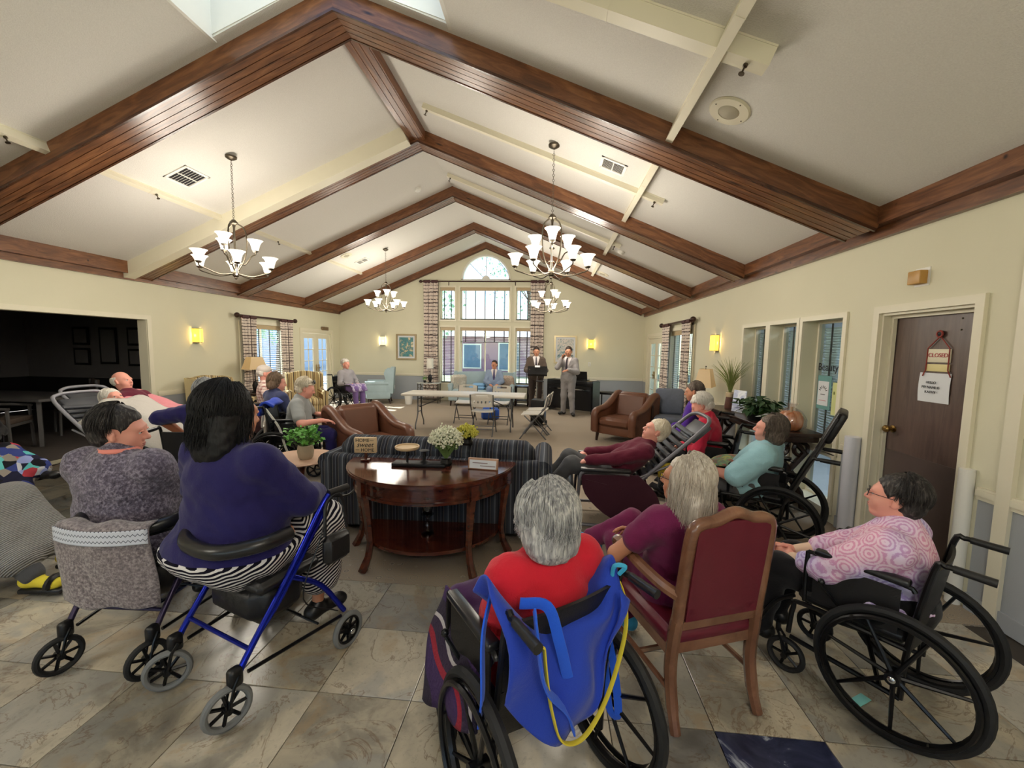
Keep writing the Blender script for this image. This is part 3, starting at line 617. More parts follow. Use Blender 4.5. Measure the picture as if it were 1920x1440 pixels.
# ---------------------------------------------------------------- opening on the left and the unlit dining room
f = MB(); a, b, c, d = OPEN
f.box(XL-.16, XL, b-.004, b+.012, 0, d); f.box(XL-.16, XL, a, b, d-.004, d+.012)
f.box(XL, XL+.02, b, b+.07, 0, d+.07); f.box(XL, XL+.02, a-.07, b, d, d+.07); f.box(XL, XL+.02, a-.07, a, 0, d)
struct(f.build('trim_21', M_TRIM, smooth=False))
M_DARK = mat('charcoal_wall', (150, 146, 146), .9, var=.06, spec=.1); M_DARKF = mat('dark_dining_floor', (90, 82, 76), .7)
mb = MB(); mb.box(-12.4, XL-.16, -1, 12.3, -.10, -.004); struct(mb.build('floor_dining', M_DARKF, smooth=False))
mb = MB(); mb.box(-12.4, XL-.16, 8.6, 8.7, 0, 2.9); mb.box(-12.5, -12.4, -1, 8.7, 0, 2.9); mb.box(-12.4, XL-.16, -1.1, -1, 0, 2.9); mb.box(-12.4, XL-.165, -1, 8.6, 2.5, 2.6)
struct(mb.build('wall_dining', M_DARK, smooth=False)); mb = MB(); mb.box(-12.4, XL-.17, 8.585, 8.6, 0, .8); mb.box(-12.4, -12.385, -1, 8.6, 0, .8); struct(mb.build('trim_22', mat('black_wainscot', (34, 32, 34), .8), smooth=False))
mb = MB(); mb.box(XL-.17, XL-.16, 6.3, 8.6, 0, 2.5); struct(mb.build('trim_23', M_DARK, smooth=False))
M_FR = mat('black_picture_frame', (20, 19, 20), .5)
for k, (x, w_, zz, hh) in enumerate(((-10.9, .42, 1.50, .42), (-10.9, .42, 1.02, .40), (-10.2, .46, 1.28, .85), (-9.5, .42, 1.50, .42), (-9.5, .42, 1.02, .40))):
    m = MB(); m.rbox((x, 8.57, zz+.28), (w_, .03, hh), .01); o = m.build('wall_frame', M_FR); tag(o, 'dark frame on the unlit dining room wall, ' + ('upper of the left pair', 'lower of the left pair', 'tall one in the middle', 'upper of the right pair', 'lower of the right pair')[k], 'frame')
    m = MB(); m.box(x-w_/2+.05, x+w_/2-.05, 8.55, 8.557, zz+.28-hh/2+.05, zz+.28+hh/2-.05); m.build('picture', M_DARK, o, smooth=False)
# ---------------------------------------------------------------- outside
mb = MB(); mb.box(-60, 60, -40, 80, -.35, -.15); struct(mb.build('ground_lawn', mat('lawn', (150, 160, 118), .95, var=.3, vs=3, bump=.5, bs=40), smooth=False))
mb = MB(); mb.box(-18.9, XL-.4, 5, 40, -.14, -.12); mb.box(-8, 6, YF+.4, YF+4, -.14, -.12); struct(mb.build('pavement_patio', mat('pale_concrete', (206, 204, 198), .9), smooth=False))
def house(name, label, x0, x1, y0, y1, h, mm, wins, face):
    r = thing(name, label, 'building', (0, 0, 0)); m = MB(); m.box(x0, x1, y0, y1, -.15, h); m.build('wall', mm, r, smooth=False)
    m = MB()
    if face == 'Y': m.prism([(y0-.5, h), (y1+.5, h), ((y0+y1)/2, h+.8)], x0-.4, x1+.4, 'X')
    else: m.prism([(x0-.5, h), (x1+.5, h), ((x0+x1)/2, h+1.6)], y0-.4, y1+.4, 'Y')
    m.build('roof', mat('grey_shingle', (150, 148, 150), .9, bump=.4, bs=30), r, smooth=False)
    for u0, u1, z0, z1 in wins:
        wf = MB(); g = MB()
        if face == 'Y': wf.box(u0, u1, y0-.05, y0, z0, z1); g.box(u0+.08, u1-.08, y0-.07, y0-.05, z0+.08, z1-.08)
        else: wf.box(x1, x1+.05, u0, u1, z0, z1); g.box(x1+.05, x1+.07, u0+.08, u1-.08, z0+.08, z1-.08)
        q = wf.build('window', M_WHITE, r, smooth=False); g.build('pane', mat('far_pane', (96, 120, 146), .1), q, smooth=False)
house('neighbour_house', 'mauve sided building seen through the big far window', -8, 6, 26, 32, 2.35, mat('mauve_siding', (150, 112, 130), .8), [(-5.6, -4.4, .3, 1.9), (-3.3, -1.9, .2, 2.0), (.6, 2.0, .8, 1.9)], 'Y')
house('neighbour_house', 'pale building outside the left wall windows', -26, -19, 12, 40, 3.6, mat('pale_blue_siding', (196, 208, 222), .8), [(16, 17.4, .7, 2.2), (22, 23.4, .7, 2.2), (28, 29.4, .7, 2.2), (34, 35.4, .7, 2.2)], 'X')
M_LEAF = mat('tree_leaf', (150, 190, 150), .7, var=.4, vs=2); M_BARK = mat('bark', (92, 74, 58), .9, var=.25, bump=.6, bs=20)
def tree(x, y, h, r, label, n=900):
    o = thing('garden_tree', label, 'tree', (x, y, -.2)); m = MB(); m.tube([(0, 0, 0), (.05, .05, h*.35), (0, .1, h*.7)], [.18, .13, .05], 8)
    for k in range(6):
        a = k*1.1; m.bar((0.03, .05, h*.38+.1*k), (r*.6*math.cos(a), r*.6*math.sin(a), h*.62+.12*k), .05, 6, .015)
    m.build('trunk', M_BARK, o); c = MB()
    P = RNG.normal(size=(n, 3)); P /= np.linalg.norm(P, axis=1)[:, None]; P *= (RNG.random((n, 1))**.4)*np.array([r, r, h*.36])
    for p in P:
        ctr = p+np.array([0, 0, h*.66]); R_ = rotm(*RNG.uniform(-2, 2, 3)); s = RNG.uniform(.12, .26)
        c.add([ctr+R_@np.array(q)*s for q in ((-.5, 0, 0), (0, -.35, .05), (.6, 0, 0), (0, .35, .05))], [(0, 1, 2, 3)])
    c.build('crown', M_LEAF, o, smooth=False)
tree(-6.5, 20, 6.5, 2.4, 'leafy tree outside the far window, left of centre'); tree(3.2, 20, 7, 2.6, 'leafy tree outside the far window, right of centre', 1100); tree(-1.8, 33, 14, 4.5, 'tall leafy tree seen through the arched window', 1100)
tree(-13, 18.5, 6, 2.0, 'leafy tree outside the left French doors'); tree(11, 11, 6, 2.4, 'leafy tree outside the right French doors')
# ================================================================ lamps of the room
def m_shade(name, c, s, bc=None):
    t = NT(name, .35); c = lin(c); t.col(bc or (.9, .88, .82)); t.b.inputs['Emission Color'].default_value = (*c, 1)
    t.b.inputs['Emission Strength'].default_value = s*.8; return t.m
M_SHADE = m_shade('frosted_glass_shade', (255, 244, 224), 1.25)
def shade_mb(c, s=1.):
    m = MB(); m.lathe([(.0, 0), (.030, 0), (.038, .012), (.046, .05), (.056, .085), (.074, .115), (.090, .128), (.086, .130), (.070, .114), (.05, .08), (.04, .045), (.03, .016), (0, .012)], 18, c); return m
def chandelier(x, y, label, arm0=.2):
    zt = ceil_z(x)-.01; r = thing('chandelier', label, 'chandelier', (x, y, 2.48), arm0, 'hanging chandeliers')
    T = zt-2.48
    m = MB(); m.lathe([(0, T), (.065, T-.005), (.062, T-.025), (.03, T-.045), (.008, T-.05), (0, T-.07)], 20); m.build('canopy', M_NICKEL, r)
    m = MB(); n = int((T-.05-.72)/.028)
    for k in range(n):
        z = .73+k*.028
        if k % 2: m.tube(arc((0, 0, z), .0125, 0, 2*PI, 8, 'XZ')[:-1], .0028, 4, True)
        else: m.tube(arc((0, 0, z), .0125, 0, 2*PI, 8, 'YZ')[:-1], .0028, 4, True)
    m.build('chain', M_NICKEL, r)
    m = MB(); m.lathe([(0, .72), (.02, .72), (.045, .69), (.05, .675), (.02, .66), (.012, .62), (.012, .12), (.03, .10), (.04, .06), (.035, .03), (.018, .015), (.02, 0), (0, -.015)], 16); m.build('stem', M_NICKEL, r)
    m = MB()
    for k in range(3):
        a = k*2*PI/3+.5; ca, sa = math.cos(a), math.sin(a)
        m.tube([(q*ca, q*sa, z) for q, z in smoothpath([(.035, .68, 0), (.11, .62, 0), (.13, .45, 0), (.10, .25, 0), (.03, .10, 0)], 5) for q, z in [(q, z)]] if False else [(p[0]*ca, p[0]*sa, p[1]) for p in smoothpath([(.035, .68, 0), (.11, .62, 0), (.13, .45, 0), (.10, .25, 0), (.03, .10, 0)], 5)], .009, 6)
    m.build('cage', M_NICKEL, r)
    for tier, (n, rr, zz, z0) in enumerate(((6, .42, .135, .06), (3, .22, .37, .20))):
        for k in range(n):
            a = k*2*PI/n+tier*.5; ca, sa = math.cos(a), math.sin(a); m = MB()
            path = [(.02, z0), (rr*.45, z0-.035 if tier == 0 else z0-.02), (rr*.8, zz-.075), (rr, zz-.045), (rr, zz-.01)]
            m.tube([(p[0]*ca, p[0]*sa, p[1]) for p in smoothpath([(a_, b_, 0) for a_, b_ in path], 4)], .008, 6)
            m.lathe([(0, -.02), (.02, -.02), (.036, -.005), (.036, .002), (0, .002)], 12, (rr*ca, rr*sa, zz)); am = m.build('arm', M_NICKEL, r)
            shade_mb((rr*ca, rr*sa, zz+.004)).build('glass_shade', M_SHADE, am)
    ld = bpy.data.lights.new('chandelier_light', 'POINT'); ld.energy = CHANDELIER_W; ld.color = (1, .92, .80); ld.shadow_soft_size = .4
    lo = bpy.data.objects.new('chandelier_light', ld); COL.objects.link(lo); lo.location = (x, y, 2.66)
chandelier(-3.98, 4.90, 'large nickel chandelier with lit glass shades, nearest one on the opening side'); chandelier(-.01, 4.85, 'large nickel chandelier with lit glass shades, nearest one on the door side', .05)
chandelier(-3.97, 9.63, 'nickel chandelier hanging farther off near the blue wing chair', .5); chandelier(-.01, 9.60, 'nickel chandelier hanging farther off in front of the far curtain', .35)
chandelier(-3.98, -.4, 'added unseen nickel chandelier lighting the tiled area behind the audience, opening side'); chandelier(.6, -.9, 'added unseen nickel chandelier lighting the tiled area behind the audience, door side')  # extra pair out of view, added to light the foreground
def m_glow(name, c, s):
    t = NT(name); t.t.nodes.remove(t.b); e = t.N('Emission', {'Color': lin(c), 'Strength': s}); tr = t.N('BsdfTransparent', {'Color': (1, .9, .7)}); mx = t.N('MixShader', {0: .55, 1: tr.outputs[0], 2: e.outputs[0]}); t.t.links.new(mx.outputs[0], t.t.nodes['Material Output'].inputs[0]); return t.m
M_SCON = m_glow('amber_sconce_glass', (255, 200, 84), 2.6); M_SCON2 = m_glow('pale_sconce_glass', (255, 240, 190), 2.2)
def sconce(x, y, z, rz, label, mm=None, col=(1, .72, .28)):
    r = thing('wall_sconce', label, 'sconce', (x, y, z), rz, 'wall sconces')   # local -Y faces the room
    m = MB(); m.rbox((0, -.012, 0), (.13, .022, .26), .006); m.build('back_plate', M_NICKEL, r)
    m = MB(); m.lathe([(.085, -.13), (.10, -.12), (.10, .12), (.085, .13)], 16, (0, -.02, 0), a0=PI, a1=2*PI); m.build('glass_shade', mm or M_SCON, r)
    m = MB()
    for q in (-.132, .132): m.lathe([(.0, q-.004), (.09, q-.004), (.09, q+.004), (0, q+.004)], 14, (0, -.02, 0), a0=PI, a1=2*PI)
    m.build('clip_ring', M_NICKEL, r)
    ld = bpy.data.lights.new('sconce_light', 'POINT'); ld.energy = SCONCE_W; ld.color = col; ld.shadow_soft_size = .03
    lo = bpy.data.objects.new('sconce_light', ld); COL.objects.link(lo); lo.location = Vector((x, y, z))+Matrix.Rotation(rz, 3, 'Z')@Vector((0, -.085, 0))
sconce(XL, 7.13, 1.80, PI/2, 'glowing amber wall sconce beside the dark opening'); sconce(XR, 7.10, 1.80, -PI/2, 'glowing amber wall sconce above the console lamp')
sconce(-5.24, YF, 1.82, 0, 'pale glowing wall sconce left of the framed teal print', M_SCON2, (1, .88, .6)); sconce(1.22, YF, 1.82, 0, 'glowing amber wall sconce right of the framed print behind the singers')
# ================================================================ curtains
def m_plaid():
    t = NT('plaid_curtain', .9, spec=.1); uv = t.co((1, 1, 1), kind='UV'); X, Y, _ = t.sep(uv)
    def lines(v, n, w, ns, amt):
        nz = t.noise(uv, ns, 2); k = t.math('FRACT', t.math('MULTIPLY_ADD', v, n, t.math('MULTIPLY', nz, amt))); return t.math('LESS_THAN', k, w)
    h1 = lines(Y, 34, .26, 3, .5); brk = t.math('GREATER_THAN', t.noise(t.co((9, 120, 1), kind='UV'), 1.3, 1), .44)
    h2 = lines(Y, 11, .10, 2, .3); v1 = lines(X, 3.0, .07, 2, .2); v2 = lines(X, 7, .05, 3, .2)
    a = t.math('MAXIMUM', t.math('MULTIPLY', h1, brk), h2); b = t.math('MAXIMUM', v1, t.math('MULTIPLY', v2, .7)); f = t.math('MAXIMUM', a, b)
    t.col(t.mix(t.math('MULTIPLY', f, .88), lin((222, 208, 196)), lin((56, 40, 42)))); return t.m
M_PLAID = m_plaid(); M_ROD = mat('dark_bronze_rod', (62, 40, 32), .35, .4)
def curtain(axis, pos, u0, u1, z0, z1, label, s, bell=0.):
    m, n = 40, 48; G = np.zeros((m, n, 3))
    for i in range(m):
        for j in range(n):
            v = i/(m-1); t = j/(n-1); mid = (u0+u1)/2; half = (u1-u0)/2*(1-.14*math.sin(PI*v)+.1*v+bell*v); u = mid+(t*2-1)*half
            d = .10+.035*math.sin(t*2*PI*4.5+.6*math.sin(v*4))*(.55+.45*v); G[i, j] = (u, pos+s*d, z1-v*(z1-z0)) if axis == 'Y' else (pos+s*d, u, z1-v*(z1-z0))
    b = MB(); b.sheet(G, .003); o = b.build('plaid_curtain', M_PLAID, angle=180); tag(o, label, 'curtain', 'plaid curtains')
    b = MB(); nn = 5
    g = MB(); W3L = (u0, u1)
    for k in range(2):
        a_ = u0+(u1-u0)*(.02+.5*k); e_ = a_+(u1-u0)*.42
        p0 = (a_, pos+s*.10, z1+.02) if axis == 'Y' else (pos+s*.10, a_, z1+.02); p1 = (e_, pos+s*.10, z1+.02) if axis == 'Y' else (pos+s*.10, e_, z1+.02)
        g = MB(); g.tube([p0, p1], .042, 12); g.build('header_fold', mat('wine_header', (70, 34, 36), .6) if k == 0 else bpy.data.materials['wine_header'], o)
def rod(axis, pos, u0, u1, z, s, label, r=.022, ball=.055):
    P = lambda u: (u, pos+s*.10, z) if axis == 'Y' else (pos+s*.10, u, z)
    m = MB(); m.tube([P(u0), P(u1)], r, 12); o = m.build('curtain_rod', M_ROD); tag(o, label, 'curtain rod')
    for u in (u0, u1): f = MB(); f.ell(P(u), ball, 14, 10); f.build('finial', M_ROD, o)
    for u in ([u0+.12*(u1-u0), u1-.12*(u1-u0)] if u1-u0 < 3 else [u0+.22*(u1-u0), u1-.25*(u1-u0)]):
        f = MB(); a = P(u); b = list(a)
        if axis == 'Y': b[1] = pos
        else: b[0] = pos
        f.bar(a, b, .012); f.bar((b[0]*.98+a[0]*.02, b[1]*.98+a[1]*.02, z), (b[0]*.9+a[0]*.1, b[1]*.9+a[1]*.1, z-.12), .012); f.build('bracket', M_ROD, o)
curtain('Y', YF, -3.90, -3.42, .02, 3.62, 'tall plaid curtain beside the far window, left panel', -1); curtain('Y', YF, -.62, -.18, .02, 3.62, 'tall plaid curtain behind the singers, right panel', -1)
rod('Y', YF, -3.98, -.12, 3.64, -1, 'long dark curtain rod across the far window', .02, .045)
curtain('X', XL, 8.16, 8.62, .02, 2.22, 'plaid curtain on the left wall nearest the sconce', 1); curtain('X', XL, 9.42, 9.92, .02, 2.22, 'plaid curtain on the left wall beside the French doors', 1)
rod('X', XL, 8.06, 10.02, 2.26, 1, 'dark curtain rod over the left wall window')
curtain('X', XR, 8.16, 8.66, .02, 2.22, 'plaid curtain on the right wall nearest the sconce', -1); curtain('X', XR, 9.55, 10.1, .02, 2.22, 'plaid curtain on the right wall beside the French doors', -1, .25)
rod('X', XR, 8.06, 10.25, 2.26, -1, 'dark curtain rod over the right wall window')
# ================================================================ pictures
def m_art(name, cols, sc, seed):
    t = NT(name, .5); v = t.co((1, 1, 1), loc=(seed, seed*2, 0)); n = t.noise(v, sc, 3, .6, 1.6); t.col(t.ramp(n, [(.25+.5*i/(len(cols)-1), lin(c)) for i, c in enumerate(cols)])); return t.m
def picture(x0, x1, z0, z1, label, art, fm):
    m = MB(); y = YF
    r = thing('framed_picture', label, 'picture', (0, 0, 0)); b = .05
    for a, c, d, e in ((x0, x1, z0, z0+b), (x0, x1, z1-b, z1), (x0, x0+b, z0+b, z1-b), (x1-b, x1, z0+b, z1-b)): m.box(a, c, y-.035, y, d, e)
    m.build('frame', fm, r, smooth=False); m = MB(); m.box(x0+b, x1-b, y-.012, y-.004, z0+b, z1-b); m.build('mat_board', M_PAPER, r, smooth=False)
    k = .10; m = MB(); m.box(x0+k, x1-k, y-.016, y-.011, z0+k, z1-k); m.build('print', art, r, smooth=False)
    return r
M_PFR = mat('champagne_frame', (170, 152, 118), .4, .4)
picture(-4.80, -4.15, 1.24, 2.04, 'framed teal and cream print beside the pale sconce', m_art('teal_print', [(40, 70, 80), (96, 150, 150), (60, 120, 130), (214, 200, 160), (236, 232, 220)], 4, 3), M_PFR)
picture(.12, .80, 1.22, 2.06, 'framed blue and cream print behind the singers', m_art('blue_print', [(70, 90, 100), (140, 166, 170), (226, 214, 204), (120, 146, 150), (90, 76, 70)], 5, 9), mat('pale_gold_frame', (206, 190, 150), .4, .3))
for x, z, lab in ((-4.89, .38, 'white outlet low on the far wall'), (1.19, 1.21, 'white switch plate below the far amber sconce')):
    m = MB(); m.rbox((x, YF-.01, z), (.075, .01, .12), .003); o = m.build('wall_plate', M_WHITE); tag(o, lab, 'outlet'); m = MB(); m.box(x-.015, x+.015, YF-.017, YF-.014, z-.035, z+.035); m.build('socket', M_TRIM, o, smooth=False)
# ================================================================ seating
M_LEATHER = mat('brown_leather', (104, 66, 48), .38, var=.18, vs=5, bump=.15, bs=120); M_DKWOOD = mat('dark_walnut', (44, 28, 22), .3, var=.3, vs=8)
def club_chair(label, loc, rz, S):
    r = thing('leather_club_chair', label, 'armchair', loc, rz, 'brown leather club chairs', S); r.scale = (S*1.17, S*1.08, S)
    m = MB(); m.rbox((0, .0, .23), (.66, .66, .18), .03); m.build('base', M_LEATHER, r)
    m = MB(); m.rbox((0, .06, .37), (.50, .62, .14), .045, 3, puff=.02); m.build('seat_cushion', M_LEATHER, r)
    m = MB(); m.rbox((0, -.30, .58), (.50, .17, .52), .06, 4, rotm(.20), puff=.035); m.build('backrest', M_LEATHER, r)
    for s in (-1, 1):
        pts = [(-.42, .16), (.36, .16), (.38, .50), (.34, .565), (.22, .575), (.05, .60), (-.14, .69), (-.30, .79), (-.40, .83), (-.47, .80)]
        m = MB(); a, b = sorted((s*.25, s*.38)); m.prism(pts, a+.012, b-.012, 'X'); 
        inner = pts
        m.tube([(s*.315, y, z) for y, z in smoothpath([(y_, z_, 0) for y_, z_ in pts[2:]], 3) for y, z in [(y, z)]] if False else [(s*.315, p[0], p[1]-.01) for p in smoothpath([(y_, z_, 0) for y_, z_ in [(.37, .2), (.375, .48), (.33, .56), (.22, .575), (.05, .60), (-.14, .69), (-.30, .79), (-.40, .83), (-.46, .80), (-.45, .6), (-.43, .2)]], 4)], .062, 10, flat=1.)
        m.build('arm', M_LEATHER, r, angle=50)
    m = MB(); m.rbox((0, -.41, .50), (.62, .07, .66), .03, 3, rotm(.08)); m.build('outer_back', M_LEATHER, r)
    for sx in (-1, 1):
        for y in (.30, -.36): m = MB(); m.tube([(sx*.30, y, .15), (sx*.31, y+(.01 if y > 0 else -.02), 0)], [.032, .022], 4); m.build('leg', M_DKWOOD, r)
    return r
club_chair('brown leather club chair with its seat toward the striped sofa', (-2.40, 5.24, 0), rad(-124), .97); club_chair('brown leather club chair standing alone on the door side', (1.38, 7.52, 0), rad(142), 1.0)
def m_stripes(name, stops, n, axis=0, rough=.85, dist=0., kind='Object'):
    t = NT(name, rough, spec=.15); v = t.co(kind=kind); q = t.sep(v)[axis]
    if dist: q = t.math('ADD', q, t.math('MULTIPLY', t.noise(v, 3, 2), dist))
    f = t.math('FRACT', t.math('MULTIPLY', q, n)); t.col(t.ramp(f, [(p, lin(c)) for p, c in stops], 'CONSTANT')); t.bump(t.noise(v, 200, 2), .2, .002); return t.m
M_WSTR = m_stripes('gold_stripe_damask', [(0, (206, 186, 140)), (.30, (120, 92, 66)), (.38, (190, 168, 120)), (.52, (84, 70, 62)), (.66, (212, 194, 150)), (.9, (150, 120, 84))], 7.5)
M_PALEBLUE = mat('pale_blue_upholstery', (164, 184, 190), .9, bump=.2, bs=200)
def wing_chair(name, label, loc, rz, mm, wd=.72, group=None, cushions=()):
    r = thing(name, label, 'armchair' if wd < 1 else 'settee', loc, rz, group); h = wd/2
    m = MB(); m.rbox((0, .0, .25), (wd, .66, .20), .03); m.build('base', mm, r)
    m = MB(); m.rbox((0, .05, .40), (wd-.22, .62, .14), .05, 3, puff=.015); m.build('seat_cushion', mm, r)
    # camel back
    n = 14; G = MB(); top = []
    for k in range(n+1):
        t = k/n*2-1; top.append((t*(h-.05), 1.0+.06*math.cos(t*PI/2) if wd < 1 else .93+.03*math.cos(t*PI/2)))
    poly = [(-h+.05, .3)]+top+[(h-.05, .3)]
    m = MB(); m.prism([(x, z) for x, z in poly], -.40, -.29, 'Y'); R = np.array(m.v); R[:, 1] -= (R[:, 2]-.3)*.07; m.v = [tuple(p) for p in R]
    m.build('backrest', mm, r, angle=50)
    for s in (-1, 1):
        m = MB(); w = [(-.40, .3), (-.14, .32), (-.12, .62), (-.18, .70), (-.12, .88), (-.16, 1.0), (-.40, 1.03)] if wd < 1 else [(-.40, .3), (-.14, .32), (-.12, .62), (-.2, .70), (-.24, .86), (-.40, .96)]
        a, b = sorted((s*(h-.09), s*(h-.01))); m.prism(w, a, b, 'X'); R = np.array(m.v); R[:, 1] -= np.maximum(0, R[:, 2]-.3)*.06; m.v = [tuple(p) for p in R]; m.build('wing', mm, r)
        m = MB(); m.rbox((s*(h-.06), .06, .44), (.11, .60, .30), .03); m.tube([(s*(h-.06), -.28, .59), (s*(h-.06), .36, .585)], .068, 12); m.build('arm', mm, r)
        for y in (.26, -.28): q = MB(); q.tube([(s*(h-.07), y, .17), (s*(h-.06), y+(.02 if y > 0 else -.05), 0)], [.026, .018], 8); q.build('leg', M_DKWOOD, r)
    return r
wing_chair('wing_chair', 'gold striped wing chair behind the man in the cap', (-5.42, 8.62, 0), rad(-140), M_WSTR, .78, 'gold striped wing chairs')
wing_chair('wing_chair', 'gold striped wing chair against the wall under the amber sconce', (-6.02, 7.0, 0), rad(-97), M_WSTR, .78, 'gold striped wing chairs')
wing_chair('wing_chair', 'pale blue wing chair beside the French doors and framed print', (-4.95, 11.45, 0), rad(108), M_PALEBLUE, .74)
wing_chair('settee', 'pale blue settee under the big far window', (-1.90, 11.50, 0), rad(180), M_PALEBLUE, 1.86)
def cushion(label, loc, rot, mm):
    m = MB(); m.rbox((0, 0, 0), (.42, .12, .42), .055, 3, puff=.02); o = m.build('throw_pillow', mm, None, None, loc=loc, rot=rot); tag(o, label, 'pillow')
cushion('cream patterned throw pillow at the left end of the settee', (-2.58, 11.42, .66), (.2, 0, .5), m_art('leaf_pillow', [(226, 222, 208), (180, 176, 164), (210, 196, 176)], 9, 2)); cushion('cream patterned throw pillow at the right end of the settee', (-1.18, 11.45, .66), (.2, 0, -.5), m_art('leaf_pillow_b', [(206, 190, 170), (150, 130, 116), (210, 196, 176)], 9, 5))
# striped sofa seen from behind
M_SSTR = m_stripes('charcoal_stripe_fabric', [(0, (70, 74, 82)), (.1, (112, 116, 122)), (.16, (58, 60, 66)), (.3, (40, 42, 48)), (.42, (108, 106, 102)), (.45, (50, 52, 60)), (.62, (84, 88, 98)), (.68, (44, 44, 50)), (.82, (118, 110, 98)), (.84, (60, 64, 72))], 7.5)
r = thing('striped_sofa', 'charcoal striped sofa with its back to the console table', 'sofa', (-.98, 3.72, 0), 0)
m = MB(); m.rbox((0, 0, .24), (1.86, .82, .26), .03); m.build('base', M_SSTR, r)
m = MB(); m.rbox((0, -.36, .40), (1.90, .14, .64), .05, 3); m.build('back_frame', M_SSTR, r)
for k in range(2): m = MB(); m.rbox((-.45+.9*k, .10, .44), (.89, .62, .16), .05, 3, puff=.02); m.build('seat_cushion', M_SSTR, r)
m = MB(); m.rbox((0, -.22, .68), (1.72, .22, .32), .09, 4, rotm(.12), puff=.015); m.build('back_cushion', M_SSTR, r)
m = MB(); m.tube([(-.80, -.325, .755), (-.4, -.33, .775), (0, -.33, .778), (.4, -.33, .775), (.80, -.325, .755)], .006, 6); m.build('piping', M_INK, r)
for s in (-1, 1):
    m = MB(); m.rbox((s*.93, .0, .38), (.16, .84, .60), .05, 3); m.tube([(s*.94, -.40, .64), (s*.94, .40, .62)], .085, 14); m.build('arm', M_SSTR, r)
    for y in (-.34, .34): m = MB(); m.bar((s*.88, y, .12), (s*.88, y, 0), .03, 8, .02); m.build('leg', M_DKWOOD, r)
# demilune console
M_CHERRY = m_wood('cherry_table_wood', (50, 22, 14), (80, 36, 22), (104, 50, 32), .12, (1.5, 7, 7), False, .6)
r = thing('demilune_table', 'half-round cherry console table behind the striped sofa', 'table', (-.94, 3.24, 0), rad(2))
def halfell(a, b, n=28): return [(-a*math.cos(PI*i/n), -b*math.sin(PI*i/n)) for i in range(n+1)]
m = MB(); m.prism(halfell(.68, .66), .70, .722); m.prism(halfell(.665, .645), .690, .70); m.prism(halfell(.67, .65), .722, .728); m.build('table_top', M_CHERRY, r, angle=50)
m = MB(); m.prism(halfell(.62, .60), .575, .69); m.prism(halfell(.632, .612), .565, .585); m.build('apron', M_CHERRY, r, angle=50)
m = MB(); m.prism(halfell(.56, .53), .17, .195); m.build('shelf', M_CHERRY, r, angle=50)
for t in (.04, .28, .72, .96):
    a, b = -.62*math.cos(PI*t), -.60*math.sin(PI*t); m = MB(); d = unit((a, b*1.0, 0))
    m.tube([(a*q, b*q, z) for q, z in ((.99, .69), (.99, .56), (.96, .40), (.93, .2), (.96, .10), (1.04, 0))], [.040, .038, .030, .026, .027, .034], 6); m.build('leg', M_CHERRY, r)
    m = MB(); m.bx((a*1.015, b*1.015, .63), (.06, .06, .11), rotm(0, 0, math.atan2(b, a))); m.build('corner_block', M_CHERRY, r)
# things on the console
M_BIRCH = mat('pale_birch', (204, 178, 140), .6, var=.12, stretch=(1, 1, 6)); M_DKMETAL = mat('black_iron', (34, 33, 34), .5, .5)
r = thing('block_sign', 'wooden block sign reading HOME sweet HOME on the cherry console', 'sign', (-1.47, 3.12, .728), rad(6))
m = MB(); m.rbox((0, 0, .13), (.175, .035, .125), .004); m.build('sign_block', M_BIRCH, r); m = MB(); m.rbox((0, 0, .008), (.07, .06, .016), .004); m.bar((0, 0, .01), (0, 0, .07), .012); m.build('stand', M_CHERRY, r)
text('lettering', 'HOME', .040, M_INK, r, (-.02, -.0185, .158), (PI/2, 0, 0)); text('lettering', 'sweet', .056, M_INK, r, (0, -.0185, .118), (PI/2, 0, 0), shear=.3); text('lettering', 'HOME', .038, M_INK, r, (.02, -.0185, .080), (PI/2, 0, 0))
m = MB(); m.box(.04, .07, -.0190, -.018, .170, .173); m.build('printed_line', M_INK, r, smooth=False); m = MB(); m.box(-.075, -.045, -.0190, -.018, .092, .095); m.build('printed_line', M_INK, r, smooth=False)
r = thing('candle_stand', 'black two-level candle stand on the cherry console', 'candle holder', (-1.00, 3.06, .728), rad(2)); m = MB(); m.rbox((0, 0, .012), (.42, .12, .024), .005); m.build('base', M_DKMETAL, r)
m = MB(); m.bar((-.10, 0, .02), (-.10, 0, .13), .009); m.build('post', M_DKMETAL, r); m = MB(); m.lathe([(0, .13), (.085, .128), (.095, .14), (.095, .152), (.085, .152), (.083, .142), (0, .142)], 24, (-.10, 0, 0)); m.build('dish', M_BIRCH, r)
m = MB(); m.lathe([(0, .02), (.045, .022), (.012, .04), (.012, .10), (.04, .115), (0, .118)], 18, (.03, .02, 0)); m.build('post', M_DKMETAL, r)
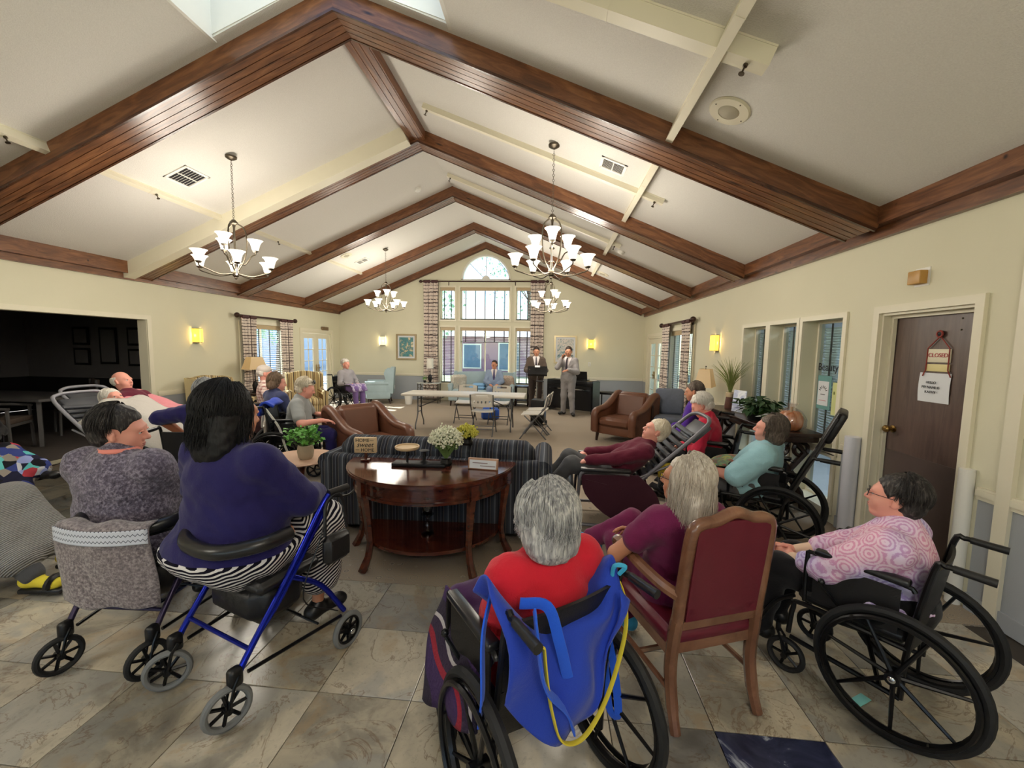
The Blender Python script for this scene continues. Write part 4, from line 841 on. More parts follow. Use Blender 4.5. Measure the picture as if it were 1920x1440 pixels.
def flowers(name, label, loc, col, leafc, R, n, vase=True, hh=.11):
    r = thing(name, label, 'flowers', loc)
    m = MB(); m.lathe([(0, 0), (.045, 0), (.05, .02), (.035, .05), (.04, .06), (.03, .06), (0, .05)], 16); m.build('pot', M_DKMETAL, r)
    P = RNG.normal(size=(n, 3)); P /= np.linalg.norm(P, axis=1)[:, None]; P[:, 2] = np.abs(P[:, 2])*.9-.15; st = MB(); fl = MB(); lf = MB()
    for p in P:
        q = p*R*RNG.uniform(.75, 1.05)+np.array([0, 0, hh]); st.tube([(0, 0, .04), tuple(q*.5+np.array([0, 0, .03])), tuple(q)], .0016, 4)
        for k in range(5):
            c = q+RNG.normal(size=3)*R*.10; fl.ell(c, RNG.uniform(.005, .009), 5, 4)
        Rm = rotm(*RNG.uniform(-3, 3, 3)); c = q*.8; lf.add([c+Rm@np.array(v)*.03 for v in ((-.5, 0, 0), (0, -.25, .1), (.6, 0, 0), (0, .25, .1))], [(0, 1, 2, 3)])
    st.build('stem', mat(name+'_stem', leafc, .7), r, kind='stuff'); fl.build('blossoms', mat(name+'_blossom', col, .7, var=.15, vs=60), r, kind='stuff'); lf.build('leaves', mat(name+'_leaf', leafc, .7), r, kind='stuff'); return r
flowers('white_flowers', 'round bunch of tiny white flowers on the cherry console', (-.80, 3.10, .728), (226, 226, 200), (120, 148, 84), .125, 230, hh=.20)
flowers('yellow_flowers', 'small bunch of yellow green flowers behind the white ones', (-.68, 3.34, .84), (196, 190, 80), (140, 150, 60), .085, 130, hh=.10)
r = thing('name_plaque', 'small framed plaque standing at the right end of the cherry console', 'plaque', (-.49, 3.03, .728), rad(-6)); m = MB(); m.rbox((0, 0, .042), (.235, .03, .085), .004, 2, rotm(-.15)); m.build('frame', mat('light_oak', (176, 136, 110), .5, var=.15, stretch=(6, 1, 1)), r)
m = MB(); m.bx((0, -.0165, .041), (.21, .002, .064), rotm(-.15)); m.build('card', M_PAPER, r, smooth=False)
for k in range(2): m = MB(); m.bx((-.02+.06*k, -.0195, .052-.022*k), (.12, .001, .006), rotm(-.15)); m.build('printed_line', mat('faint_ink', (140, 120, 120), .7) if k == 0 else bpy.data.materials['faint_ink'], r, smooth=False)
r = thing('glass_candlestick', 'clear glass candlestick on the lower shelf of the cherry console', 'candlestick', (-.92, 3.0, .195)); m = MB(); m.lathe([(0, 0), (.05, 0), (.05, .01), (.012, .03), (.012, .05), (.02, .07), (.012, .09), (.012, .13), (.035, .16), (.05, .165), (0, .165)], 16); m.build('stick', glassy('clear_glass', (200, 205, 210), .6), r); m = MB(); m.lathe([(.0, .166), (.03, .17), (.045, .23), (.04, .30), (.042, .301), (.047, .23), (.034, .168)], 16); m.build('globe', bpy.data.materials['clear_glass'], r)
# round side table with potted plant
r = thing('side_table', 'round wooden side table between the sofa and the seated woman', 'table', (-2.38, 3.66, 0)); m = MB(); m.lathe([(0, .555), (.30, .555), (.31, .565), (.30, .578), (0, .578)], 32); m.build('table_top', mat('tan_wood_top', (196, 160, 134), .4, var=.15), r); m = MB(); m.lathe([(0, .56), (.05, .55), (.03, .40), (.045, .25), (.03, .12), (.16, .03), (.17, 0), (0, 0)], 16); m.build('pedestal', M_CHERRY, r)
r = thing('potted_plant', 'leafy green plant in a stone pot on the side table', 'plant', (-2.29, 3.60, .578)); m = MB(); m.lathe([(0, 0), (.05, 0), (.065, .02), (.075, .08), (.068, .13), (.06, .135), (.055, .12), (0, .115)], 18); m.build('pot', mat('stone_pot', (164, 150, 128), .8, var=.25, vs=9, bump=.3), r)
lf = MB(); st = MB()
for k in range(70):
    a = RNG.uniform(0, 2*PI); rr = RNG.uniform(.04, .16); z = RNG.uniform(.17, .30); tip = np.array([rr*math.cos(a), rr*math.sin(a), z]); st.tube([(0, 0, .1), tuple(tip*np.array([.4, .4, .8])), tuple(tip)], .002, 4)
    for q in range(4):
        c = tip+RNG.normal(size=3)*.018; Rm = rotm(*RNG.uniform(-1, 1, 2), RNG.uniform(0, 6)); s = RNG.uniform(.025, .045); lf.add([c+Rm@np.array(v)*s for v in ((-.5, 0, 0), (-.1, -.4, .08), (.6, 0, 0), (-.1, .4, .08))], [(0, 1, 2, 3)])
lf.build('leaves', mat('bright_leaf', (98, 164, 66), .5, var=.35, vs=30), r, smooth=False, kind='stuff'); st.build('stem', mat('plant_stem', (90, 130, 60), .6), r, kind='stuff')
# ================================================================ folding table and chairs
M_PLAS = mat('off_white_plastic', (206, 200, 188), .45, var=.04, bump=.1, bs=150); M_GSTEEL = mat('grey_steel_tube', (96, 96, 98), .4, .5)
r = thing('folding_table', 'long white plastic folding table in front of the settee', 'table', (-1.70, 8.14, 0))
m = MB(); m.rbox((0, 0, .705), (2.46, .74, .045), .018, 3); m.build('table_top', M_PLAS, r)
for s in (-1, 1):
    m = MB(); x = s*.96
    for y in (-.26, .26): m.tube([(x, y*.45, .68), (x, y*.45, .30), (x, y*.62, .22), (x, y, .10), (x, y*1.02, 0)], .014, 8)
    m.bar((x, -.12, .45), (x, .12, .45), .01); m.bar((x, -.12, .33), (x, .12, .33), .01); m.build('leg', M_GSTEEL, r)
    m = MB(); m.bar((x, 0, .42), (s*.35, 0, .68), .010); m.build('brace', M_GSTEEL, r)
def folding_chair(label, loc, rz):
    r = thing('folding_chair', label, 'chair', loc, rz, 'white plastic folding chairs')
    m = MB(); G = np.zeros((7, 9, 3))
    for i in range(7):
        for j in range(9): u = j/8*2-1; v = i/6*2-1; G[i, j] = (u*.205*(1-.08*max(0, v)), .02+v*.20, .445+.012*u*u-.01*v)
    m.sheet(G, .022); m.build('seat', M_PLAS, r)
    # back shell with handle slot and drain slots: built as bars so the holes are real
    bk = MB(); cols = 9; W_ = .205; y = lambda z: -.235-(z-.60)*.22
    for z0, z1 in ((.555, .625), (.675, .745), (.785, .815)):
        G = np.zeros((3, 13, 3))
        for i in range(3):
            for j in range(13): u = j/12*2-1; z = z0+(z1-z0)*i/2; rr = 1-.10*max(0, (z-.70)/.12)**2*abs(u)**6-(.18*(.62-z)/.07*abs(u)**6 if z < .62 else 0); G[i, j] = (u*W_, y(z)+.03*u*u, z+(-.03*abs(u)**4 if z > .76 else 0))
        bk.sheet(G, .014)
    for k in range(6): u = -1+2*k/5; bk.bx((u*(W_-.025), y(.65)+.03*u*u, .65), (.045, .014, .06), rotm(.21))
    for s in (-1, 1): bk.bx((s*(W_-.045), y(.765)+.02, .765), (.09, .014, .06), rotm(.21))
    bk.build('backrest', M_PLAS, r)
    for s in (-1, 1):
        m = MB(); m.tube([(s*.215, -.27, .79), (s*.215, -.235, .60), (s*.215, .02, .30), (s*.215, .235, 0)], .0115, 8); m.build('leg', M_GSTEEL, r)
        m = MB(); m.tube([(s*.19, .16, .43), (s*.195, .02, .30), (s*.20, -.25, 0)], .0115, 8); m.build('leg', M_GSTEEL, r)
    m = MB(); m.bar((-.215, .16, .12), (.215, .16, .12), .009); m.build('crossbar', M_GSTEEL, r); m = MB(); m.bar((-.2, -.16, .12), (.2, -.16, .12), .009); m.build('crossbar', M_GSTEEL, r)
folding_chair('white folding chair on the near side of the long table', (-1.24, 7.66, 0), 0); folding_chair('white folding chair behind the long table, left one', (-1.84, 8.85, 0), rad(180)); folding_chair('white folding chair behind the long table, right one', (-1.08, 8.85, 0), rad(176))
folding_chair('white folding chair seen side-on, in front of the other side-on one', (-.27, 7.55, 0), rad(86)); folding_chair('white folding chair seen side-on, behind the other side-on one', (-.20, 8.02, 0), rad(84))
# ================================================================ singers' equipment
r = thing('music_stand', 'black music stand in front of the singer in brown', 'music stand', (-.31, 10.42, 0), 0)
m = MB(); m.bx((0, 0, 1.10), (.50, .02, .30), rotm(-.9)); m.bx((0, -.125, .99), (.50, .06, .015), rotm(-.9)); m.build('desk', M_BLKMET, r); m = MB(); m.bar((0, 0, .12), (0, 0, .65), .013); m.bar((0, 0, .6), (0, 0, 1.08), .010); m.build('pole', M_CHROME, r)
m = MB()
for k in range(3): a = k*2*PI/3+.5; m.tube([(0, 0, .22), (.14*math.cos(a), .14*math.sin(a), .12), (.26*math.cos(a), .26*math.sin(a), .01)], .010, 6)
m.build('tripod', M_BLKMET, r)
r = thing('paper_sheet', 'white sheet of paper lying on the music stand', 'paper', (-.33, 10.40, 1.16)); m = MB(); m.bx((0.02, .02, .045), (.13, .003, .07), rotm(-.9)); m.build('sheet', M_PAPER, r, smooth=False)
r = thing('portable_speaker', 'black portable speaker with raised trolley handle and blue lettering strip', 'speaker', (-.22, 8.82, 0), rad(-12))
m = MB(); m.rbox((0, 0, .31), (.30, .27, .50), .03); m.build('cabinet', M_BLACK, r); m = MB(); m.rbox((0, -.137, .31), (.25, .012, .42), .006); m.build('grille', mat('grille_mesh', (30, 30, 32), .6, bump=.8, bs=300), r)
m = MB(); m.bx((.152, 0, .36), (.004, .12, .36)); m.build('side_panel', mat('blue_grey_panel', (100, 120, 150), .5), r)
m = MB(); m.tube([(-.07, .08, .55), (-.07, .08, .94), (.07, .08, .94), (.07, .08, .55)], .010, 8); m.build('trolley_handle', M_CHROME, r); m = MB(); m.rbox((0, .08, .945), (.18, .03, .03), .012); m.build('grip', M_BLACK, r)
for s in (-1, 1): m = MB(); m.tube([(s*.15-.02, .10, .045), (s*.15+.02, .10, .045)], .045, 14); m.build('wheel', M_RUBBER, r)
m = MB(); m.rbox((0, -.10, .03), (.24, .05, .06), .01); m.build('foot', M_BLACK, r)
r = thing('digital_piano', 'black upright digital piano behind the singer in grey', 'piano', (.62, 10.90, 0), rad(-32))
m = MB(); m.box(-.68, .68, -.18, -.15, .08, .80); m.build('back_panel', M_BLACK, r, smooth=False)
for s in (-1, 1): m = MB(); m.box(s*.66-.02, s*.66+.02, -.18, .24, .0, .83); m.build('side_panel', M_BLACK, r, smooth=False)
m = MB(); m.rbox((0, .0, .78), (1.34, .42, .14), .015); m.build('keybed', M_BLACK, r); m = MB(); m.box(-.60, .60, -.188, -.182, .60, .625); m.build('chrome_strip', M_CHROME, r, smooth=False); m = MB(); m.box(-.6, .6, .10, .21, .846, .853); m.build('keys', M_WHITE, r, smooth=False)
r = thing('laptop', 'open black laptop on the digital piano', 'laptop', (.86, 10.70, .855), rad(-25)); m = MB(); m.rbox((0, .0, .01), (.32, .22, .018), .004); m.build('keyboard_base', M_BLACK, r); m = MB(); m.bx((0, -.10, .125), (.32, .012, .22), rotm(.2)); m.build('screen', M_BLACK, r, smooth=False)
r = thing('piano_bench', 'small black piano bench by the far wall', 'bench', (1.60, 11.45, 0), rad(-25)); m = MB(); m.rbox((0, 0, .46), (.42, .32, .07), .015); m.build('seat', M_BLACK, r)
for sx in (-1, 1):
    for sy in (-1, 1): m = MB(); m.bar((sx*.18, sy*.13, .43), (sx*.18, sy*.13, 0), .02, 6); m.build('leg', M_BLACK, r)
r = thing('console_rack', 'silver wire console table by the left far curtain', 'table', (-3.55, 11.75, 0)); m = MB(); m.rbox((0, 0, .59), (.66, .34, .02), .006); m.build('table_top', mat('pale_glass_top', (196, 200, 196), .15), r)
for sx in (-1, 1):
    for sy in (-1, 1): m = MB(); m.bar((sx*.30, sy*.14, .58), (sx*.30, sy*.14, 0), .012, 6); m.build('leg', M_NICKEL, r)
m = MB()
for k in range(5): m.torus((-.24+.12*k, -.14, .50), .055, .006, 'Y', 14, 5)
m.build('ring_trim', M_NICKEL, r); m = MB(); m.box(-.31, .31, -.15, .15, .12, .135); m.build('shelf', M_NICKEL, r, smooth=False)
def lampL(name, label, loc, sw, sh, base_h, mm, sq=True, rz=0.):
    r = thing(name, label, 'lamp', loc, rz); m = MB(); m.lathe([(0, 0), (.07, 0), (.075, .015), (.03, .03), (.05, .08), (.06, .16), (.04, .22), (.012, .25), (.012, base_h+sh*.6), (0, base_h+sh*.6)], 14); m.build('base', M_DKMETAL, r)
    t = sw*.62; m = MB(); z0, z1 = base_h, base_h+sh
    if sq: m.add([(-sw, -sw*.6, z0), (sw, -sw*.6, z0), (sw, sw*.6, z0), (-sw, sw*.6, z0), (-t, -t*.6, z1), (t, -t*.6, z1), (t, t*.6, z1), (-t, t*.6, z1)], [(0, 1, 5, 4), (1, 2, 6, 5), (2, 3, 7, 6), (3, 0, 4, 7)])
    else: m.lathe([(sw, z0), (t if False else sw*.92, z1), (sw*.90, z1), (sw*.98, z0)], 24)
    m.build('lamp_shade', mm, r, smooth=not sq); m = MB(); m.bar((0, 0, z0+.02), (0, 0, z1+.03), .004); m.ell((0, 0, z1+.04), .012, 8, 6); m.build('finial', M_DKMETAL, r); return r
M_LSH = m_shade('linen_lamp_shade', (206, 166, 108), .16, lin((206, 178, 134)))
lampL('table_lamp', 'small white cylinder lamp on the silver console table', (-3.52, 11.75, .60), .10, .30, .42, mat('white_linen', (226, 222, 210), .8), False)
lampL('table_lamp', 'table lamp with tan shade in front of the left wall window', (-6.28, 8.15, .62), .21, .26, .50, M_LSH, True, rad(75))
r = thing('lamp_table', 'small dark lamp table under the left wall window', 'table', (-6.28, 8.15, 0)); m = MB(); m.rbox((0, 0, .60), (.5, .5, .04), .01); m.build('table_top', M_DKWOOD, r)
for sx in (-1, 1):
    for sy in (-1, 1): m = MB(); m.bar((sx*.2, sy*.2, .59), (sx*.21, sy*.21, 0), .02, 6); m.build('leg', M_DKWOOD, r)
r = thing('small_plant', 'tiny potted plant beside the white cylinder lamp', 'plant', (-3.66, 11.68, .60)); m = MB(); m.lathe([(0, 0), (.03, 0), (.045, .07), (.04, .07), (0, .06)], 12); m.build('pot', M_DKMETAL, r); m = MB()
for k in range(40): c = RNG.normal(size=3)*np.array([.035, .035, .03])+np.array([0, 0, .12]); Rm = rotm(*RNG.uniform(-3, 3, 3)); m.add([c+Rm@np.array(v)*.035 for v in ((-.5, 0, 0), (0, -.3, 0), (.5, 0, 0), (0, .3, 0))], [(0, 1, 2, 3)])
m.build('leaves', bpy.data.materials['bright_leaf'], r, smooth=False, kind='stuff')
r = thing('end_table', 'dark wooden end table right of the settee', 'table', (-.78, 11.72, 0)); m = MB(); m.rbox((0, 0, .56), (.42, .44, .04), .008); m.build('table_top', M_DKWOOD, r); m = MB(); m.rbox((0, 0, .16), (.38, .40, .03), .008); m.build('shelf', M_DKWOOD, r)
for sx in (-1, 1):
    for sy in (-1, 1): m = MB(); m.bar((sx*.18, sy*.19, .55), (sx*.18, sy*.19, 0), .022, 4); m.build('leg', M_DKWOOD, r)
r = thing('waste_bin', 'small white bin beside the silver console table', 'bin', (-4.02, 11.3, 0)); m = MB(); m.lathe([(0, 0), (.09, 0), (.115, .28), (.108, .28), (.085, .012), (0, .012)], 20); m.build('bucket', M_WHITE, r)
r = thing('tote_bag', 'bright blue bag on the floor behind the long table', 'bag', (-1.35, 9.3, 0)); m = MB(); m.rbox((0, 0, .13), (.38, .16, .26), .05, 3, puff=.02); m.build('body', mat('blue_nylon', (40, 90, 190), .6), r); m = MB(); m.tube(arc((0, 0, .25), .08, 0, PI, 8, 'XZ'), .008, 6); m.build('strap', M_BLACK, r)
r = thing('folded_jacket', 'light blue folded coat on the settee beside the seated man', 'coat', (-2.02, 11.35, .49)); m = MB(); m.rbox((0, 0, .05), (.42, .34, .09), .04, 3, puff=.02); m.build('folded_cloth', mat('sky_blue_cloth', (130, 176, 216), .8, bump=.4, bs=14), r); m = MB(); m.rbox((.04, -.02, .12), (.32, .28, .06), .028, 3, puff=.02); m.build('folded_sleeve', bpy.data.materials['sky_blue_cloth'], r)
# ================================================================ dark console on the right wall and its ornaments
r = thing('dark_console', 'dark carved console table under the salon windows', 'table', (2.53, 5.28, 0)); zc = .86
m = MB(); m.rbox((0, 0, zc-.02), (.42, 2.1, .04), .008); m.rbox((0, 0, zc-.07), (.36, 2.0, .06), .006); m.build('table_top', M_DKWOOD, r)
for y in (-.85, .85):
    for s in (-1, 1):
        m = MB(); m.tube([(s*.02-.0, y, zc-.1)]+[(s*.14, y+.0, .62), (-s*.03, y, .40), (s*.12, y, .2), (s*.16, y, .02)], .035, 8); m.tube(arc((s*.10, y, .66), .07, 0, 2*PI, 12, 'XZ')[:-1], .022, 6, True); m.build('leg', M_DKWOOD, r)
m = MB(); m.rbox((0, 0, .12), (.30, 1.8, .04), .01); m.build('shelf', M_DKWOOD, r)
r = thing('lamp_table', 'dark lamp table beyond the console, under the amber sconce', 'table', (2.50, 6.72, 0)); m = MB(); m.rbox((0, 0, .72), (.46, .46, .04), .01); m.build('table_top', M_DKWOOD, r)
for sx in (-1, 1):
    for sy in (-1, 1): m = MB(); m.bar((sx*.19, sy*.19, .71), (sx*.2, sy*.2, 0), .02, 6); m.build('leg', M_DKWOOD, r)
lampL('table_lamp', 'table lamp with square tan shade beside the grass vase', (2.46, 6.68, .74), .21, .28, .36, M_LSH, True, rad(60))
r = thing('grass_vase', 'brown vase of tall green grass on the dark console', 'vase', (2.55, 5.98, zc)); m = MB(); m.lathe([(0, 0), (.06, 0), (.065, .02), (.055, .12), (.045, .2), (.04, .2), (.05, .1), (0, .02)], 16); m.build('vase', mat('brown_wicker', (92, 54, 42), .6, var=.3, vs=40), r); m = MB(); m.lathe([(.048, .16), (.056, .17), (.056, .22), (.046, .23)], 14); m.build('cream_band', mat('cream_ribbon', (206, 184, 150), .8), r); g = MB()
for k in range(110):
    a = RNG.uniform(0, 2*PI); l = RNG.uniform(.36, .60); sp = RNG.uniform(.03, .30); P = [(0, 0, .18), (sp*.3*math.cos(a), sp*.3*math.sin(a), .18+l*.5), (sp*math.cos(a), sp*math.sin(a), .18+l*(.95-.5*sp))]; g.tube(smoothpath(P, 3), [.004, .004, .0035, .003, .0025, .002, .001], 3)
g.build('grass_blades', mat('grass_blade', (140, 150, 84), .7, var=.35, vs=8), r, kind='stuff')
r = thing('photo_card', 'rounded pale blue photo card standing on the dark console', 'card', (2.50, 5.58, zc), rad(-72)); m = MB(); m.rbox((0, 0, .15), (.22, .012, .29), .005, 2, rotm(-.1)); m.build('card', m_art('winter_photo', [(214, 222, 236), (176, 184, 214), (236, 240, 246), (190, 196, 206)], 5, 4), r)
def leafplant(name, label, loc, R, n, col, hz, size=(.06, .11), kindp=None, droop=.3):
    r = thing(name, label, 'plant', loc); m = MB(); m.lathe([(0, 0), (.09, 0), (.12, .07), (.11, .07), (0, .05)], 18); m.build('pot', M_DKMETAL, r); L = MB(); S = MB()
    for k in range(n):
        a = RNG.uniform(0, 2*PI); rr = R*RNG.uniform(.2, 1); z = hz*RNG.uniform(.3, 1)*(1-droop*rr/R); c = np.array([rr*math.cos(a)*.8, rr*math.sin(a), z+.05]); S.tube([(0, 0, .05), tuple(c*np.array([.5, .5, .9])), tuple(c)], .0025, 4); s = RNG.uniform(*size); Rm = rotm(RNG.uniform(-.7, .7), RNG.uniform(-.2, .7), a+RNG.uniform(-.6, .6))
        L.add([c+Rm@np.array(v)*s for v in ((-.5, 0, 0), (-.15, -.3, .06), (.35, -.16, .03), (.75, 0, -.06), (.35, .16, .03), (-.15, .3, .06), (.1, 0, .0))], [(0, 1, 6), (1, 2, 6), (2, 3, 6), (3, 4, 6), (4, 5, 6), (5, 0, 6)])
    L.build('leaves', mat(name+'_leaf', col, .45, var=.35, vs=20), r, kind='stuff'); S.build('stem', bpy.data.materials['plant_stem'], r, kind='stuff'); return r
leafplant('trailing_plant', 'dark green trailing plant on the dark console', (2.46, 5.02, zc), .30, 150, (46, 74, 44), .24)
leafplant('silver_foliage', 'silver grey foliage arrangement on the dark console', (2.44, 4.62, zc), .17, 70, (150, 156, 158), .10, (.03, .06))
r = thing('wrapped_pumpkin', 'orange pumpkin ornament wrapped in clear film on the dark console', 'ornament', (2.50, 4.42, zc)); m = MB(); 
for k in range(10): a = k*2*PI/10; m.ell((.06*math.cos(a), .06*math.sin(a), .10), (.055, .055, .10), 8, 8)
m.build('pumpkin', mat('orange_glaze', (206, 130, 80), .35, var=.2), r); m = MB(); m.bar((0, 0, .18), (.01, .01, .24), .012, 6); m.build('stalk', M_BIRCH, r); m = MB(); m.lathe([(.10, 0), (.14, .05), (.145, .12), (.10, .20), (.03, .24), (.06, .28)], 18); m.build('film_wrap', glassy('clear_film', (240, 236, 236), 1.2, .1), r)
# blue grey armchair behind the salon-side audience
M_BGREY = mat('blue_grey_chair_fabric', (104, 112, 130), .9, var=.2, vs=14, bump=.2); r = thing('upholstered_chair', 'blue grey upholstered armchair by the right wall curtains', 'armchair', (2.18, 7.55, 0), rad(165))
m = MB(); m.rbox((0, 0, .42), (.50, .50, .12), .04, 3, puff=.01); m.build('seat', M_BGREY, r); m = MB(); m.rbox((0, -.24, .72), (.48, .09, .46), .04, 3, rotm(.14), puff=.01); m.build('backrest', M_BGREY, r)
for s in (-1, 1):
    m = MB(); m.tube(smoothpath([(s*.28, .24, 0), (s*.28, .24, .60), (s*.28, .16, .64), (s*.28, -.24, .62)], 4), .02, 8); m.build('arm', M_DKWOOD, r); m = MB(); m.bar((s*.25, -.24, .5), (s*.26, -.30, 0), .02); m.build('leg', M_DKWOOD, r)
# dining furniture in the dark room
M_GWOOD = mat('grey_stained_wood', (84, 80, 78), .6, var=.15); M_DFAB = mat('brown_dining_fabric', (84, 70, 60), .9, var=.2, vs=20)
def dining_chair(label, loc, rz):
    r = thing('dining_armchair', label, 'chair', loc, rz, 'dining chairs in the unlit room'); m = MB(); m.rbox((0, 0, .46), (.52, .50, .08), .02); m.build('seat', M_DFAB, r); m = MB(); m.rbox((0, -.25, .74), (.48, .05, .44), .02, 2, rotm(.12)); m.build('backrest', M_DFAB, r)
    for s in (-1, 1):
        for y in (.22, -.24): m = MB(); m.bar((s*.25, y, .66 if y > 0 else .95), (s*.26, y+(.02 if y > 0 else -.04), 0), .022, 6); m.build('leg', M_GWOOD, r)
        m = MB(); m.tube([(s*.255, .25, .65), (s*.27, 0, .67), (s*.25, -.25, .68)], .02, 6); m.build('arm', M_GWOOD, r)
    m = MB(); m.box(-.25, .25, -.24, .24, .38, .42); m.build('seat_rail', M_GWOOD, r, smooth=False)
dining_chair('grey dining armchair in the unlit room, the one nearest the frame edge', (-8.15, 5.25, 0), rad(-60)); dining_chair('grey dining armchair in the unlit room, behind the reclining chairs', (-8.6, 6.6, 0), rad(150))
r = thing('dining_table', 'long dark dining table in the unlit room', 'table', (-8.9, 5.95, 0)); m = MB(); m.rbox((0, 0, .73), (2.2, .9, .05), .01); m.build('table_top', M_GWOOD, r)
for sx in (-1, 1):
    for sy in (-1, 1): m = MB(); m.bar((sx*1.0, sy*.38, .71), (sx*1.0, sy*.38, 0), .035, 4); m.build('leg', M_GWOOD, r)
# ================================================================ smooth-union figures
def cap(a, b, ra, rb=None, k=.03): return ('c', np.array(a, float), np.array(b, float), ra, ra if rb is None else rb, k)
def eli(c, r, R=None, k=.03): return ('e', np.array(c, float), np.array(r, float), np.eye(3) if R is None else np.array(R), None, k)
def grow(prims, off): return [('c', p[1], p[2], p[3]+off, p[4]+off, p[5]) if p[0] == 'c' else ('e', p[1], p[2]+off, p[3], None, p[5]) for p in prims]
def surf(prims, h, cuts=(), noise=None, pad=.03):
    lo = np.full(3, 1e9); hi = -lo
    for p in prims:
        if p[0] == 'c': r = max(p[3], p[4]); lo = np.minimum(lo, np.minimum(p[1], p[2])-r); hi = np.maximum(hi, np.maximum(p[1], p[2])+r)
        else: r = np.sqrt(((p[3]*p[2])**2).sum(1)); lo = np.minimum(lo, p[1]-r); hi = np.maximum(hi, p[1]+r)
    lo -= pad; hi += pad; n = np.ceil((hi-lo)/h).astype(int)+1; ax = [lo[i]+h*np.arange(n[i]) for i in range(3)]
    F = np.full(n, .2, np.float32)
    for p in prims:
        k = p[5]
        if p[0] == 'c': r = max(p[3], p[4]); a = np.minimum(p[1], p[2])-r; b = np.maximum(p[1], p[2])+r
        else: r = np.sqrt(((p[3]*p[2])**2).sum(1)); a = p[1]-r; b = p[1]+r
        m = k+2.5*h; i0 = np.clip(np.floor((a-m-lo)/h).astype(int), 0, n-1); i1 = np.clip(np.ceil((b+m-lo)/h).astype(int)+1, 1, n)
        sl = tuple(slice(i0[i], i1[i]) for i in range(3)); X, Y, Z = np.meshgrid(*[ax[i][sl[i]].astype(np.float32) for i in range(3)], indexing='ij')
        if p[0] == 'c':
            d = p[2]-p[1]; L2 = float(d@d)+1e-9; x, y, z = X-p[1][0], Y-p[1][1], Z-p[1][2]; t = np.clip((x*d[0]+y*d[1]+z*d[2])/L2, 0, 1)
            D = np.sqrt((x-t*d[0])**2+(y-t*d[1])**2+(z-t*d[2])**2)-(p[3]+(p[4]-p[3])*t)
        else:
            R = p[3].T; x, y, z = X-p[1][0], Y-p[1][1], Z-p[1][2]; q = [R[i, 0]*x+R[i, 1]*y+R[i, 2]*z for i in range(3)]; r = p[2]
            k0 = np.sqrt(sum((q[i]/r[i])**2 for i in range(3))); k1 = np.sqrt(sum((q[i]/r[i]**2)**2 for i in range(3)))+1e-6; D = k0*(k0-1)/k1
        O = F[sl]
        if k > 0: hh = np.clip(.5+.5*(O-D)/k, 0, 1); F[sl] = O+(D-O)*hh-k*hh*(1-hh)
        else: F[sl] = np.minimum(O, D)
    if cuts or noise:
        X, Y, Z = np.meshgrid(*[a_.astype(np.float32) for a_ in ax], indexing='ij')
        if noise:
            amp, fr = noise; F += amp*(np.sin(X*fr+1.7*np.sin(Z*fr*.8+Y*fr*.5))*np.sin(Z*fr*.9+1.3*np.sin(Y*fr*.7+X*fr*.6))+.5*np.sin(Y*fr*1.7+2*np.sin(X*fr+Z*fr*1.3)))
        for c in cuts: F = np.maximum(F, c(X, Y, Z))
    return nets(F, lo, h)
_CN = np.array([(0, 0, 0), (1, 0, 0), (0, 1, 0), (1, 1, 0), (0, 0, 1), (1, 0, 1), (0, 1, 1), (1, 1, 1)])
_ED = [(a, b) for a in range(8) for b in range(a+1, 8) if np.abs(_CN[a]-_CN[b]).sum() == 1]
def nets(F, lo, h):
    F[0], F[-1], F[:, 0], F[:, -1], F[:, :, 0], F[:, :, -1] = .1, .1, .1, .1, .1, .1
    S = F < 0; n = np.array(F.shape); c = np.zeros(n-1, np.int8)
    for q in _CN: c += S[q[0]:n[0]-1+q[0], q[1]:n[1]-1+q[1], q[2]:n[2]-1+q[2]]
    I = np.nonzero((c > 0) & (c < 8)); P = np.stack(I, 1); N = len(P)
    if N == 0: return np.zeros((0, 3)), []
    idx = np.full(n-1, -1, np.int64); idx[I] = np.arange(N); V = np.stack([F[I[0]+q[0], I[1]+q[1], I[2]+q[2]] for q in _CN], 1)
    acc = np.zeros((N, 3)); cnt = np.zeros(N)
    for a, b in _ED:
        m = (V[:, a] < 0) != (V[:, b] < 0); t = V[m, a]/(V[m, a]-V[m, b]); acc[m] += _CN[a]+t[:, None]*(_CN[b]-_CN[a]); cnt[m] += 1
    vs = lo+h*(P+acc/cnt[:, None]); fs = []
    for axn in range(3):
        e = np.zeros(3, int); e[axn] = 1; u, w = [i for i in range(3) if i != axn]
        A = S[tuple(slice(0, n[i]-e[i]) for i in range(3))]; B = S[tuple(slice(e[i], n[i]) for i in range(3))]; K = np.stack(np.nonzero(A != B), 1)
        K = K[(K[:, u] > 0) & (K[:, w] > 0)]; du = np.zeros(3, int); du[u] = 1; dw = np.zeros(3, int); dw[w] = 1
        q = np.stack([idx[tuple((K-du-dw).T)], idx[tuple((K-dw).T)], idx[tuple(K.T)], idx[tuple((K-du).T)]], 1)
        fl = A[tuple(K.T)] == (axn != 1); q[~fl] = q[~fl][:, ::-1]; fs.append(q)
    return vs, np.concatenate(fs)
def npmesh(name, parts, mats):
    """parts: list of (verts, faces(list of tuples or array), material index)"""
    me = bpy.data.meshes.new(name); V = []; Fq = []; mi = []; b = 0
    for v, f, m in parts:
        if len(v) == 0: continue
        V.append(np.asarray(v, float)); Fq += [tuple(int(i)+b for i in q) for q in f]; mi += [m]*len(f); b += len(v)
    me.from_pydata(np.concatenate(V).tolist(), [], Fq)
    for m in mats: me.materials.append(m)
    me.polygons.foreach_set('material_index', mi); me.polygons.foreach_set('use_smooth', [True]*len(Fq)); me.update(); return me
